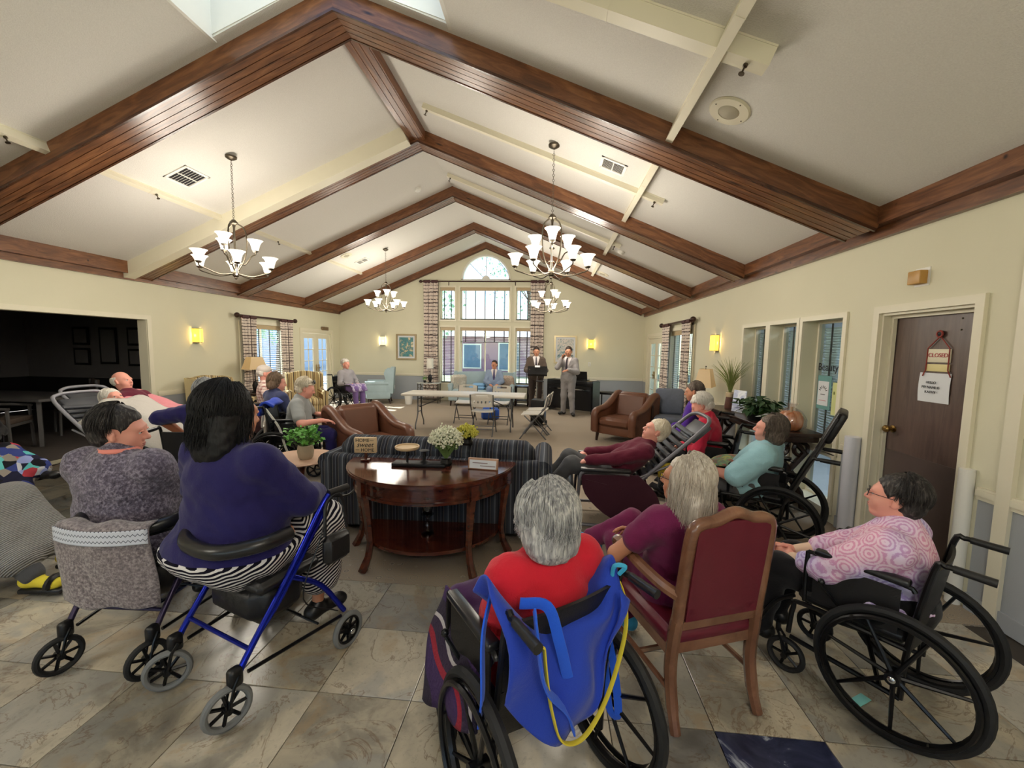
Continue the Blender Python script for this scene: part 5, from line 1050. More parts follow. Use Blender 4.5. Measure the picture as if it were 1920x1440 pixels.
def m_skin(name, c):
    t = NT(name, .5, spec=.35); v = t.co(); c = lin(c); n = t.noise(v, 9, 3); t.col(t.mix(n, tuple(x*.92 for x in c), (min(1, c[0]*1.1), c[1]*.96, c[2]*.94))); t.b.inputs['Subsurface Weight'].default_value = .08; t.b.inputs['Subsurface Radius'].default_value = (.02, .008, .004); t.bump(t.noise(v, 120, 2), .06, .002); return t.m
SKIN = {k: m_skin('skin_'+k, c) for k, c in dict(pale=(226, 178, 158), pink=(228, 166, 148), tan=(196, 142, 112), brown=(150, 92, 62)).items()}
M_EYEW = mat('eye_white', (226, 220, 214), .2, var=.02); M_IRIS = mat('eye_iris', (52, 40, 34), .15, var=.05); M_LIP = mat('lip', (176, 104, 96), .45, var=.05)
def m_hair(name, c1, c2, c3=None, sc=(70, 70, 8)):
    t = NT(name, .55, spec=.35); v = t.co(sc); n = t.noise(v, 1.2, 4, .6, .5); t.col(t.ramp(n, [(.32, lin(c1)), (.52, lin(c2)), (.70, lin(c3 or c2))])); t.bump(n, .5, .004); return t.m
HAIR = dict(black=m_hair('hair_black', (12, 11, 13), (18, 17, 19), (27, 25, 28)), silver=m_hair('hair_silver', (104, 104, 108), (168, 168, 168), (216, 214, 210)), white=m_hair('hair_white', (196, 188, 178), (220, 214, 204), (236, 230, 222)),
            blond=m_hair('hair_ash_blond', (170, 156, 140), (204, 194, 180), (226, 218, 206)), dkgrey=m_hair('hair_dark_grey', (28, 25, 25), (46, 42, 41), (92, 86, 82)), brown=m_hair('hair_brown', (84, 66, 52), (120, 98, 78), (150, 128, 104)),
            dkbrown=m_hair('hair_dark_brown', (30, 22, 18), (46, 34, 28), (60, 46, 38)), greybrown=m_hair('hair_grey_brown', (74, 64, 58), (104, 92, 82), (140, 128, 118)), cream=m_hair('hair_cream', (200, 186, 160), (226, 214, 190), (236, 228, 210)))
def head_prims(nbl):
    P = [eli((0, -.015, .03), (.076, .096, .092), k=.02), eli((0, .028, -.03), (.060, .066, .086), k=.04), eli((0, .042, -.082), (.042, .04, .036), k=.03), eli((0, .072, -.098), (.021, .018, .018), k=.03),
         cap((-.034, .080, .022), (.034, .080, .022), .013, k=.025), cap((0, .090, .012), (0, .112, -.026), .008, .013, k=.012), eli((0, .085, -.062), (.026, .016, .014), k=.02)]
    for s in (-1, 1):
        P += [eli((s*.036, .055, -.035), (.028, .028, .03), k=.03), eli((s*.012, .100, -.031), (.009, .010, .008), k=.008), eli((s*.079, -.008, -.006), (.008, .020, .033), rotm(.25, s*.12, s*-.35), k=.008), eli((s*.076, .004, -.030), (.008, .009, .010), k=.008)]
    P.append(cap((0, -.022, -.05), nbl, .053, .058, k=.03)); return P
def head_parts(nbl, h=.0055):
    cuts = [lambda X, Y, Z, s=s: .013-np.sqrt((X-s*.031)**2+(Y-.102)**2+(Z-.004)**2) for s in (-1, 1)]
    cuts.append(lambda X, Y, Z: .0035-np.sqrt((np.maximum(np.abs(X)-.018, 0))**2+(Y-.103)**2+(Z+.063)**2))
    v, f = surf(head_prims(nbl), h, cuts, pad=.02); out = [(v, f, 0)]
    for s in (-1, 1):
        e = MB(); e.ell((s*.031, .082, .004), .0125, 12, 8); out.append((e.v, e.f, 1)); e = MB(); e.ell((s*.031, .0905, .004), (.006, .005, .006), 10, 6); out.append((e.v, e.f, 2))
        e = MB(); e.tube([(s*.014, .096, .024), (s*.030, .095, .029), (s*.047, .083, .024)], [.002, .0035, .0015], 5); out.append((e.v, e.f, 2)) if False else None
        e = MB(); e.tube([(s*.018, .0965, .010), (s*.031, .0985, .0135), (s*.044, .089, .009)], [.003, .005, .003], 6); out.append((e.v, e.f, 0))
    l = MB(); l.ell((0, .0985, -.0585), (.020, .007, .0045), 12, 6); l.ell((0, .0975, -.068), (.018, .007, .0055), 12, 6); out.append((l.v, l.f, 3)); return out
def hand_parts(side, curl=.5, thumb=.4, h=.0048, spread=.0):
    """wrist at origin, fingers along +Y, palm faces -Z; side +1 right hand (thumb at -X)"""
    P = []; t = -side
    bases = [(.030*t, .082), (.010*t, .088), (-.011*t, .084), (-.030*t, .074)]; lens = [(.040, .026, .020), (.045, .029, .021), (.041, .027, .020), (.031, .021, .018)]
    P.append(cap((0, -.03, 0), (0, .01, 0), .024, .024, k=.02))
    for i, ((bx_, by), L) in enumerate(zip(bases, lens)):
        P.append(cap((bx_*.6, .012, 0), (bx_, by, 0), .0165, .0125, k=.018)); p = np.array([bx_, by, 0.]); a = -curl*.35*(1+.12*i); fan = (1.5-i)*.05*t*(1-curl)+spread*(1.5-i)*t; r = .0098-.0008*i
        for q, l in enumerate(L):
            d = np.array([math.sin(fan)*math.cos(a), math.cos(a), math.sin(a)]); e = p+d*l; P.append(cap(p, e, r, r*.9, k=.004)); p = e; r *= .92; a -= curl*(.85 if q == 0 else .7)
    p = np.array([.024*t, .022, -.006]); d = unit((.62*t, .70, -.35-thumb*.3)); e = p+d*.042; P.append(cap((.010*t, .01, -.004), p, .016, .0135, k=.015)); P.append(cap(p, e, .0125, .0105, k=.008)); d2 = unit((.25*t-.5*thumb*t, .85, -.35-thumb*.5)); P.append(cap(e, e+d2*.032, .0102, .0082, k=.004))
    return surf(P, h, pad=.012)
def frame_from(fwd, up):
    y = unit(fwd); z = np.asarray(up, float); z = unit(z-y*np.dot(z, y)); x = np.cross(y, z); return np.stack([x, y, z], 1)
def two_bone(a, c, l1, l2, hint):
    a, c = np.array(a, float), np.array(c, float); d = c-a; L = min(np.linalg.norm(d), (l1+l2)*.995); u = unit(d); x = (l1*l1-l2*l2+L*L)/(2*L); hgt = math.sqrt(max(l1*l1-x*x, 0)); w = np.array(hint, float); w = unit(w-u*np.dot(w, u)); return a+u*x+w*hgt, a+u*L
def hair_parts(style, h=.007, thick=0.):
    t = thick; P = [eli((0, -.020, .034), (.085+t, .104+t, .098+t), k=.02)]; yc, hl, nape, ys = .012, .072, -.075, .25; cuts = []; noise = (.0022, 95)
    if style == 'short': P.append(eli((0, -.055, -.02), (.075, .06, .075), k=.03)); ear = True; nape = -.085; yc = .032; ys = .5; hl = .064
    elif style == 'set': P = [eli((0, -.022, .036), (.096, .112, .105), k=.02), eli((0, -.06, -.015), (.088, .065, .08), k=.03)]; nape = -.085; hl = .068; noise = (.006, 75); ear = True
    elif style == 'bob': P += [eli((0, -.035, -.02), (.102, .092, .105), k=.03), eli((0, -.055, -.075), (.094, .065, .06), k=.03)]; nape = -.125; yc = .025; ear = False
    elif style == 'bobs': P += [eli((0, -.04, -.01), (.100, .088, .10), k=.03), eli((0, -.06, -.06), (.086, .06, .06), k=.03)]; nape = -.115; yc = .02; ear = False
    elif style == 'long': P += [eli((0, -.04, -.04), (.104, .09, .12), k=.03), eli((0, -.075, -.16), (.10, .05, .13), k=.05)]; nape = -.30; yc = .03; ear = False
    elif style == 'lob': P += [eli((0, -.035, -.02), (.106, .096, .11), k=.03), eli((0, -.055, -.11), (.112, .066, .11), k=.04)]; nape = -.21; yc = .035; ear = False
    elif style == 'fringe': P = [eli((0, -.03, .02), (.084, .10, .085), k=.02)]; nape = -.07; hl = .05; yc = -.02; ear = True; cuts.append(lambda X, Y, Z: (Z-.055)) 
    cuts.append(lambda X, Y, Z: -np.maximum(yc-Y+ys*np.maximum(0, Z), Z-hl+.12*np.abs(X))); cuts.append(lambda X, Y, Z: nape-Z+.15*np.abs(Y+.05))
    if ear:
        for s in (-1, 1): cuts.append(lambda X, Y, Z, s=s: .030-np.sqrt(((X-s*.082)*.8)**2+(Y+.002)**2+((Z+.010)*.85)**2))
    return surf(P, h, cuts, noise, pad=.03)
def strands(style, n, rad_=.0016, seed=1, wild=1.):
    R = np.random.default_rng(seed); mb = MB(); drop = dict(short=0, set=0, bob=.05, bobs=.03, lob=.12, long=.24, fringe=0)[style]; pm = dict(short=1.75, set=1.85, bob=2.0, bobs=1.95, lob=2.05, long=2.05, fringe=1.6)[style]
    ex = dict(short=.004, set=.016, bob=.012, bobs=.010, lob=.014, long=.016, fringe=.0)[style]
    for k in range(n):
        ph = R.uniform(-pm, pm); th0 = R.uniform(.02, .9) if R.random() < .8 else R.uniform(.9, 1.5); the = R.uniform(1.75, 2.05) if drop else R.uniform(1.7, 2.15); jr = R.uniform(-.004, .007)*wild; pts = []; r = np.array([.087, .105, .101])+ex+jr; c = np.array([0, -.02, .034]); tw = R.uniform(-.25, .25)*wild
        th0 = max(th0, .5) if abs(ph) > 1.5 else th0; the2 = min(the, 1.25+.3) if abs(ph) > 1.7 and not drop else the
        for q in range(7):
            th = th0+(the2-th0)*q/6; p = ph+tw*(q/6)**2; pts.append(c+r*np.array([math.sin(th)*math.sin(p), -math.sin(th)*math.cos(p), math.cos(th)]))
        if drop:
            L = drop*R.uniform(.5, 1.1); w = R.uniform(0, 6); am = (.006 if style == 'long' else .003)*wild; base = pts[-1]; out = unit(base*np.array([1, 1, 0]))*R.uniform(-.05, .10)
            for q in range(1, 6): pts.append(base+np.array([0, 0, -L*q/5])+out*L*q/5+np.array([math.sin(w+q*1.3)*am, math.cos(w*1.3+q*1.1)*am, 0]))
        m = len(pts); mb.tube(pts, [rad_*(.8 if q == 0 else 1)*(1-.75*(q/(m-1))**3) for q in range(m)], 3, cap=False)
    return mb.v, mb.f
M_SHOE = mat('black_shoe', (24, 23, 24), .4, var=.15)
def person(name, label, loc, rz, S=1., seat=.47, lean=8., side=0., fw=1., fd=1., skin='pale', hair='silver', style='bobs', ns=0, head=(0, 0, 0), headoff=(0, .02, .165), top=None, bottom=None, shoe=M_SHOE, knees=None, ankles=None, wrists=None, ehint=None, hands=('rest', 'rest'), stand=False, sleeve=2., voxel=.015, legs=True, hd=None, toes=None, off=.016, boff=.014, skirt=None, hem=-.06, wr=None, extra=None, parent_rot=None, collar=None, armfat=1., torso=1., hs=1.):
    """joints in local metres, figure faces +Y, its right side is +X"""
    o = thing(name, label, 'person', loc, rz, None, S)
    if parent_rot: o.rotation_euler = parent_rot
    la, sa = rad(lean), rad(side); u = unit((math.sin(sa), -math.sin(la), math.cos(la)*math.cos(sa))); pel = np.array([0, 0, (.93 if stand else seat+.10)]); T = torso
    Rm = frame_from(np.cross(u, (1., 0, 0)), u); fwd = Rm[:, 1]; rt = Rm[:, 0]
    sc = pel+u*.44*T; nb = pel+u*.49*T; sh = {s: sc+rt*s*.165*(.6+.4*fw)+u*(-.012) for s in (-1, 1)}; hc = nb+rt*headoff[0]+fwd*headoff[1]+u*headoff[2]
    hip = {s: pel+np.array([s*.09*(.5+.5*fw), .0, -.02]) for s in (-1, 1)}
    K = {}; A = {}
    for i, s in enumerate((-1, 1)):
        if stand: K[s] = np.array(knees[i]) if knees else np.array([s*.10, .02, .50]); A[s] = np.array(ankles[i]) if ankles else np.array([s*.11, -.02, .09])
        else: K[s] = np.array(knees[i]) if knees else np.array([s*.11, .43, seat+.09]); A[s] = np.array(ankles[i]) if ankles else np.array([s*.11, .46, .09])
    E = {}; Wp = {}
    for i, s in enumerate((-1, 1)):
        w = np.array(wrists[i]) if wrists else np.array([s*.11, .26, seat+.22]); hint = np.array(ehint[i]) if ehint else np.array([s*.8, -.5, -.5]); E[s], Wp[s] = two_bone(sh[s], w, .29, .25, hint)
    tors = [eli(pel+np.array([0, -.01, -.01]), (.175*fw, .135*fd, .115), k=.05), eli(pel+u*.15*T+fwd*.025*fd, (.150*fw, .120*fd, .15), Rm, k=.07), eli(pel+u*.32*T+fwd*.005, (.162*(.45+.55*fw), .112*(.4+.6*fd), .165*T), Rm, k=.06), cap(sh[-1]*.85+sc*.15, sh[1]*.85+sc*.15, .060, k=.05), cap(sc-u*.02, nb+u*.02, .075, .055, k=.05)]
    af = armfat; arms = {s: [cap(sh[s], E[s], .056*af, .044*af, k=.035), cap(E[s], Wp[s], .043*af, .029*(.6+.4*af), k=.02)] for s in (-1, 1)}
    lg = {s: [cap(hip[s], K[s], .088*(.5+.5*fw), .060, k=.05), cap(K[s], A[s], .056, .037, k=.03)] for s in (-1, 1)}
    # --- body (one mesh)
    bp = list(tors)+arms[-1]+arms[1]+[cap(nb-u*.03, hc-u*.06, .056, .052, k=.03)]
    if legs: bp += [cap(q[1], q[2], q[3]*(.86 if bottom else 1), q[4]*(.86 if bottom else 1), k=.025) for q in lg[-1]+lg[1]]
    v, f = surf(bp, max(voxel, .014)); parts = [(v, f, 0)]
    hy, hp, hr = [rad(a) for a in head]; Rh = Rm@rotm(hp, hr, hy) if hd is None else np.array(hd)
    hh = .0055 if voxel < .013 else .0075
    for v, f, m in head_parts(Rh.T@(nb-u*.02-hc)/hs, hh): parts.append((hs*np.asarray(v)@Rh.T+hc, f, m))
    for i, s in enumerate((-1, 1)):
        if hands[i] is None: continue
        fa = unit(Wp[s]-E[s]); spec = hands[i]
        if spec == 'rest': fdv, pn, cu = unit(fa+np.array([0, .2, -.25])), (0, 0, -1), .45
        elif spec == 'fist': fdv, pn, cu = fa, (-s, 0, -.3), 1.5
        else: fdv, pn, cu = spec
        v, f = hand_parts(s, cu, h=.0048 if voxel < .013 else .006); Rhd = frame_from(fdv, -np.array(pn, float)); parts.append((v@Rhd.T+Wp[s], f, 0))
    body = obj('body', npmesh('body', parts, [SKIN[skin], M_EYEW, M_IRIS, M_LIP]), o)
    # --- clothing
    vx = voxel
    if top:
        pr = list(tors)
        for s in (-1, 1):
            if sleeve >= 1: pr.append(arms[s][0])
            else: pr.append(cap(sh[s], sh[s]+(E[s]-sh[s])*sleeve, .060*af, .058*af, k=.035))
            if sleeve > 1: pr.append(cap(E[s], E[s]+(Wp[s]-E[s])*(sleeve-1), .046*af, .036*af, k=.02))
        pr = grow(pr, off); cuts = [lambda X, Y, Z: (pel[2]+hem)-Z] if not stand else [lambda X, Y, Z: (pel[2]+hem)-Z]
        if extra and 'vcut' in extra:
            hw, dep = extra['vcut']; b0 = pel+u*dep
            def vc(X, Y, Z):
                q = [(X-b0[0]), (Y-b0[1]), (Z-b0[2])]; zz = q[0]*u[0]+q[1]*u[1]+q[2]*u[2]; yy = q[0]*fwd[0]+q[1]*fwd[1]+q[2]*fwd[2]; xx = q[0]*rt[0]+q[1]*rt[1]+q[2]*rt[2]
                return -np.maximum(np.maximum(np.abs(xx)-np.maximum(zz, 0)*hw, -zz), .02-yy)
            cuts.append(vc)
        v, f = surf(pr, vx, cuts, (.0035, 32) if vx < .013 else (.003, 36)); obj(extra.get('topname', 'shirt') if extra else 'shirt', npmesh('shirt', [(v, f, 0)], [top]), o)
        if extra and 'shirt' in extra:
            v, f = surf(grow(tors, off-.008), vx, [lambda X, Y, Z: (pel[2]+.1)-Z]); obj('shirt', npmesh('shirt', [(v, f, 0)], [extra['shirt']]), o)
        if extra and 'tie' in extra:
            m = MB(); fr = lambda k: nb+u*(.03-k)+fwd*(.075+.075*min(1, k/.12)*fd+(off-.008)); m.tube([fr(.02), fr(.06), fr(.16), fr(.26), fr(.33)], [.014, .018, .022, .030, .012], 6, flat=1.); m.build('tie', extra['tie'], o)
    if collar is not None:
        m = MB(); ang = np.linspace(0, 2*PI, 20, endpoint=False); m.tube([nb+u*.035+rt*.078*math.cos(a)+fwd*(.075*math.sin(a)+.004) for a in ang], .021, 8, True); m.build('collar', collar, o)
    if bottom and legs:
        pr = [tors[0], eli(pel+u*.06, (.165*fw, .13*fd, .08), Rm, k=.05)]
        if skirt:
            for s in (-1, 1): pr += [cap(hip[s], K[s], .105*(.5+.5*fw), .085, k=.09), cap(K[s], K[s]+(A[s]-K[s])*skirt, .085, .09, k=.07)]
            mk = (K[-1]+K[1])/2; mh = pel; ma = mk+((A[-1]+A[1])/2-mk)*skirt; pr += [cap(mh, mk, .08, .075, k=.07), cap(mk, ma, .07, .07, k=.07)]
        else:
            for s in (-1, 1): pr += [lg[s][0], cap(K[s], K[s]+(A[s]-K[s])*.97, .060, .047, k=.05)]
        cuts = [lambda X, Y, Z: np.where(Y < .20, Z-(pel[2]+(.0 if skirt else .16)), -.1).astype(np.float32)]
        v, f = surf(grow(pr, boff), vx, cuts, (.004, 30)); obj('skirt' if skirt else 'trousers', npmesh('trousers', [(v, f, 0)], [bottom]), o)
    if shoe and legs:
        for i, s in enumerate((-1, 1)):
            t = unit(toes[i]) if toes else unit((s*.12, 1, -.05)); dn = np.array([0, 0, -1.]) if abs(t[2]) < .5 else unit(np.array([0, 1, 0])*-1); dn = unit(dn-t*np.dot(dn, t)); a = A[s]+dn*.035
            sp = [cap(A[s]+dn*.0, a-t*.03, .042, .040, k=.03), cap(a-t*.04, a+t*.13, .038, .034, k=.03), eli(a+t*.14, (.042, .042, .03), k=.03)]
            dz = float(dn@(a))+.042; v, f = surf(sp, .009, [lambda X, Y, Z, dn=dn, dz=dz: (X*dn[0]+Y*dn[1]+Z*dn[2])-dz]); obj('shoe', npmesh('shoe', [(v, f, 0)], [shoe]), o)
    if hair:
        v, f = hair_parts(style, .006 if voxel < .013 else .008); hpz = [(hs*v@Rh.T+hc, f, 0)]
        if ns:
            v, f = strands(style, ns, .0017 if ns > 500 else .0024, abs(hash(label)) % 97 if False else len(label)); hpz.append((hs*np.array(v)@Rh.T+hc, f, 0))
        obj('hair', npmesh('hair', hpz, [HAIR[hair]]), o)
    o['_'] = 0; del o['_']
    return o, dict(pel=pel, u=u, fwd=fwd, rt=rt, nb=nb, hc=hc, Rh=Rh, sh=sh, E=E, W=Wp, K=K, A=A, hs=hs)
def head_part(P, name, o, mb, m):
    v = P['hs']*np.array(mb.v)@P['Rh'].T+P['hc']; mb.v = [tuple(q) for q in v]; return mb.build(name, m, o)
def glasses(o, P, m=None):
    g = MB()
    for s in (-1, 1): g.tube([(s*(.033+.022*math.cos(a)), .112-.006*abs(math.cos(a)), .002+.017*math.sin(a)) for a in np.linspace(0, 2*PI, 14, endpoint=False)], .0016, 5, True); g.tube([(s*.055, .106, .008), (s*.080, .06, .010), (s*.084, -.01, .006), (s*.083, -.03, -.012)], .0018, 5)
    g.bar((-.011, .114, .004), (.011, .114, .004), .0018, 5); return head_part(P, 'glasses', o, g, m or M_BLACK)
# ================================================================ wheelchairs, rollators, reclining chairs
M_VINYL = mat('black_vinyl', (24, 23, 25), .45, var=.2, bump=.2, bs=150); M_PAD = mat('black_arm_pad', (30, 30, 32), .3, var=.15); M_TYRE = mat('grey_tyre', (120, 122, 122), .7); M_DGREY = mat('dark_grey_vinyl', (70, 72, 78), .45, var=.12, bump=.1)
def wheel(parent, c, R, mt, n=8, rim=True, side=1, r=.020, tilt=0, spoke=.007, name='wheel', m_in=None):
    t = MB(); t.torus(c, R-r, r, 'X', 40, 8, flat=1.1); w = t.build(name, mt, parent); s = MB(); mi = m_in or M_BLKMET
    s.torus(c, R-2.1*r, r*.55, 'X', 36, 6, flat=1.6)
    for k in range(n):
        a = 2*PI*k/n+.2; d = np.array([0, math.cos(a), math.sin(a)]); s.tube([np.array(c)+d*.02, np.array(c)+d*(R-2.2*r)], [spoke*1.5, spoke], 6)
    s.build('spokes', mi, w); h = MB(); h.tube([(c[0]-.035, c[1], c[2]), (c[0]+.035, c[1], c[2])], .028, 14); h.build('hub', mi, w); h = MB(); h.ell((c[0]+side*.037, c[1], c[2]), (.006, .016, .016), 12, 6); h.build('axle_cap', M_CHROME, w)
    if rim:
        q = MB(); q.torus((c[0]+side*.035, c[1], c[2]), R-.045, .011, 'X', 40, 6)
        for k in range(6): a = 2*PI*k/6; q.bar((c[0]+side*.005, c[1]+(R-.05)*math.cos(a), c[2]+(R-.05)*math.sin(a)), (c[0]+side*.035, c[1]+(R-.045)*math.cos(a), c[2]+(R-.045)*math.sin(a)), .005, 5)
        q.build('push_rim', mi, w)
    return w
def caster(parent, c, R, yaw=0., mt=None, top=.26, n=5):
    t = MB(); Rm = rotm(0, 0, yaw); tt = MB(); tt.torus((0, 0, 0), R-.014, .014, 'X', 24, 8, flat=1.2); P = np.array(tt.v)@Rm.T+np.array(c); tt.v = [tuple(p) for p in P]; w = tt.build('caster', mt or M_RUBBER, parent)
    s = MB()
    for k in range(n): a = 2*PI*k/n; s.bar((0, 0, 0), (0, (R-.02)*math.cos(a), (R-.02)*math.sin(a)), .008, 5)
    s.tube([(-.03, 0, 0), (.03, 0, 0)], .016, 10); P = np.array(s.v)@Rm.T+np.array(c); s.v = [tuple(p) for p in P]; s.build('spokes', M_BLKMET, w)
    f = MB()
    for sx in (-1, 1): f.tube([(sx*.026, 0, 0), (sx*.026, .02, R*.9), (sx*.014, .045, R+.03)], .007, 6)
    f.tube([(0, .045, R+.02), (0, .045, top-c[2])], .013, 8); P = np.array(f.v)@Rm.T+np.array(c); f.v = [tuple(p) for p in P]; f.build('fork', M_BLKMET, w)
def wheelchair(label, loc, rz, S=1., seat=.47, hh=.90, tilt=8., w=.46, R=.305, spokes=8, high=0., fr=None, foot=True, pads=True, low=False):
    r = thing('wheelchair', label, 'wheelchair', loc, rz, 'wheelchairs', S); fr = fr or M_BLKMET; h = w/2; tt = math.tan(rad(tilt)); yb = lambda z: -.20-(z-seat)*tt
    m = MB(); zt = hh+high
    for s in (-1, 1):
        x = s*h
        m.tube(smoothpath([(x, -.19, .19), (x, -.20, seat), (x, yb(hh-.03), hh-.03), (x, yb(hh)-.03, hh), (x, yb(hh)-.06, hh+.0)], 4), .0125, 8)
        m.tube(smoothpath([(x, -.2, seat-.02), (x, .20, seat-.02), (x, .245, seat-.06), (x, .26, .24)], 4), .0125, 8); m.bar((x, -.19, .19), (x, .25, .22), .0125)
        m.tube(smoothpath([(x, -.205, .70), (x+s*.0, -.16, .72), (x, .16, .72), (x, .20, .69), (x, .20, seat)], 3), .011, 8)
        m.tube(smoothpath([(x*.95, .25, .45), (x*.9, .34, .36), (x*.86, .44, .16)], 4), .0115, 8)
        if high: m.bar((x*.9, yb(hh), hh), (x*.85, yb(zt), zt), .012)
    m.bar((-h, -.12, .20), (h, .10, seat-.04), .011); m.bar((h, -.12, .20), (-h, .10, seat-.04), .011); m.bar((-h, yb(hh-.3), hh-.3), (h, yb(hh-.3), hh-.3), .009); m.build('frame', fr, r)
    m = MB(); m.rbox((0, .02, seat+.015), (w-.03, .42, .05), .02, 3, puff=.008); m.build('seat', M_VINYL, r)
    G = np.zeros((10, 10, 3))
    for i in range(10):
        for j in range(10): u = j/9*2-1; z = seat-.03+(zt-.04-seat+.03)*i/9; G[i, j] = (u*(h-.004), yb(z)-.025*(1-u*u), z)
    m = MB(); m.sheet(G, .012); m.build('backrest', M_VINYL, r)
    if high:
        m = MB(); m.rbox((0, yb(zt)+.03, zt-.12), (w*.8, .07, .26), .03, 3, rotm(rad(tilt))); m.build('headrest', M_VINYL, r)
    for s in (-1, 1):
        x = s*h
        if pads: m = MB(); m.rbox((x, -.01, .735), (.055, .36, .032), .014, 3); m.build('armrest', M_PAD, r)
        m = MB(); m.tube([(x, yb(hh)-.05, hh), (x, yb(hh)-.17, hh-.005)], [.0165, .0175], 10); m.build('push_handle', M_PAD, r)
        m = MB(); m.box(x-.003, x+.003, -.16, .17, seat+.03, .69); m.build('side_guard', M_VINYL, r, smooth=False)
        wheel(r, (s*(h+.045), -.17, R), R, M_RUBBER, spokes, True, s); caster(r, (s*(h-.02), .27, .095), .095)
        if foot: m = MB(); m.bx((s*(h*.86-.075), .50, .13), (.15, .17, .012), rotm(.25, 0, 0)); m.build('footplate', M_BLACK, r, smooth=False)
        m = MB(); m.bar((s*(h+.0), .06, .50), (s*(h+.05), .12, .60), .008); m.ell((s*(h+.05), .12, .61), .016, 8, 6); m.build('brake_lever', M_BLKMET, r)
    return r
def rollator(label, loc, rz, fr, S=1., tyre=None, seatz=.55, yaws=(-.4, -.4)):
    r = thing('rollator', label, 'walker', loc, rz, 'rollator walkers', S); tyre = tyre or M_TYRE
    for s in (-1, 1):
        m = MB(); m.tube(smoothpath([(s*.235, -.285, .20), (s*.24, -.25, .27), (s*.25, -.02, .58), (s*.26, .14, .82), (s*.262, .19, .88)], 5), .0145, 10); m.build('front_tube', fr, r)
        m = MB(); m.tube(smoothpath([(s*.25, -.045, .55), (s*.27, .12, .42), (s*.30, .24, .22)], 5), .0135, 10); m.build('rear_tube', fr, r)
        m = MB(); m.tube(smoothpath([(s*.245, -.20, .34), (s*.255, -.08, .47), (s*.262, .16, .80)], 4), .0105, 8); m.build('height_tube', fr, r)
        m = MB(); m.tube([(s*.262, .19, .885), (s*.268, .31, .885)], [.018, .019], 10); m.build('grip', M_PAD, r)
        m = MB(); m.tube(smoothpath([(s*.262, .22, .86), (s*.275, .30, .84), (s*.285, .34, .86)], 3), .006, 6); m.build('brake_lever', M_BLKMET, r)
        m = MB(); m.tube(smoothpath([(s*.27, .20, .86), (s*.30, .10, .68), (s*.27, .02, .40), (s*.30, .20, .24)], 6), .0035, 5); m.build('brake_cable', M_BLACK, r)
        caster(r, (s*.235, -.33, .098), .098, yaws[0 if s < 0 else 1], tyre, .21, 7); m = MB(); m.rbox((s*.235, -.295, .215), (.05, .06, .09), .02); m.build('fork_housing', M_BLACK, r)
        wheel(r, (s*.305, .26, .098), .098, tyre, 7, False, s, .014, name='rear_wheel')
        m = MB(); m.bar((s*.235, -.24, .20), (s*.30, .22, .20), .009); m.build('lower_bar', M_BLKMET, r)
    m = MB(); m.bar((-.235, -.23, .30), (.235, -.23, .30), .010); m.build('front_bar', fr, r)
    m = MB(); m.rbox((0, -.01, seatz-.02), (.46, .32, .05), .02, 3, puff=.008); m.build('seat', M_VINYL, r)
    m = MB(); m.tube(smoothpath([(-.255, -.03, .76), (-.25, -.16, .76), (-.14, -.27, .745), (0, -.295, .74), (.14, -.27, .745), (.25, -.16, .76), (.255, -.03, .76)], 5), .034, 12, flat=1.); m.build('backrest', M_PAD, r)
    m = MB(); m.rbox((0, -.03, .42), (.38, .26, .20), .07, 4, puff=.02); m.build('bag', M_VINYL, r)
    m = MB(); m.bar((-.27, -.0, .33), (.27, .1, .22), .006); m.bar((.27, -.0, .33), (-.27, .1, .22), .006); m.build('cross_brace', M_BLKMET, r); return r
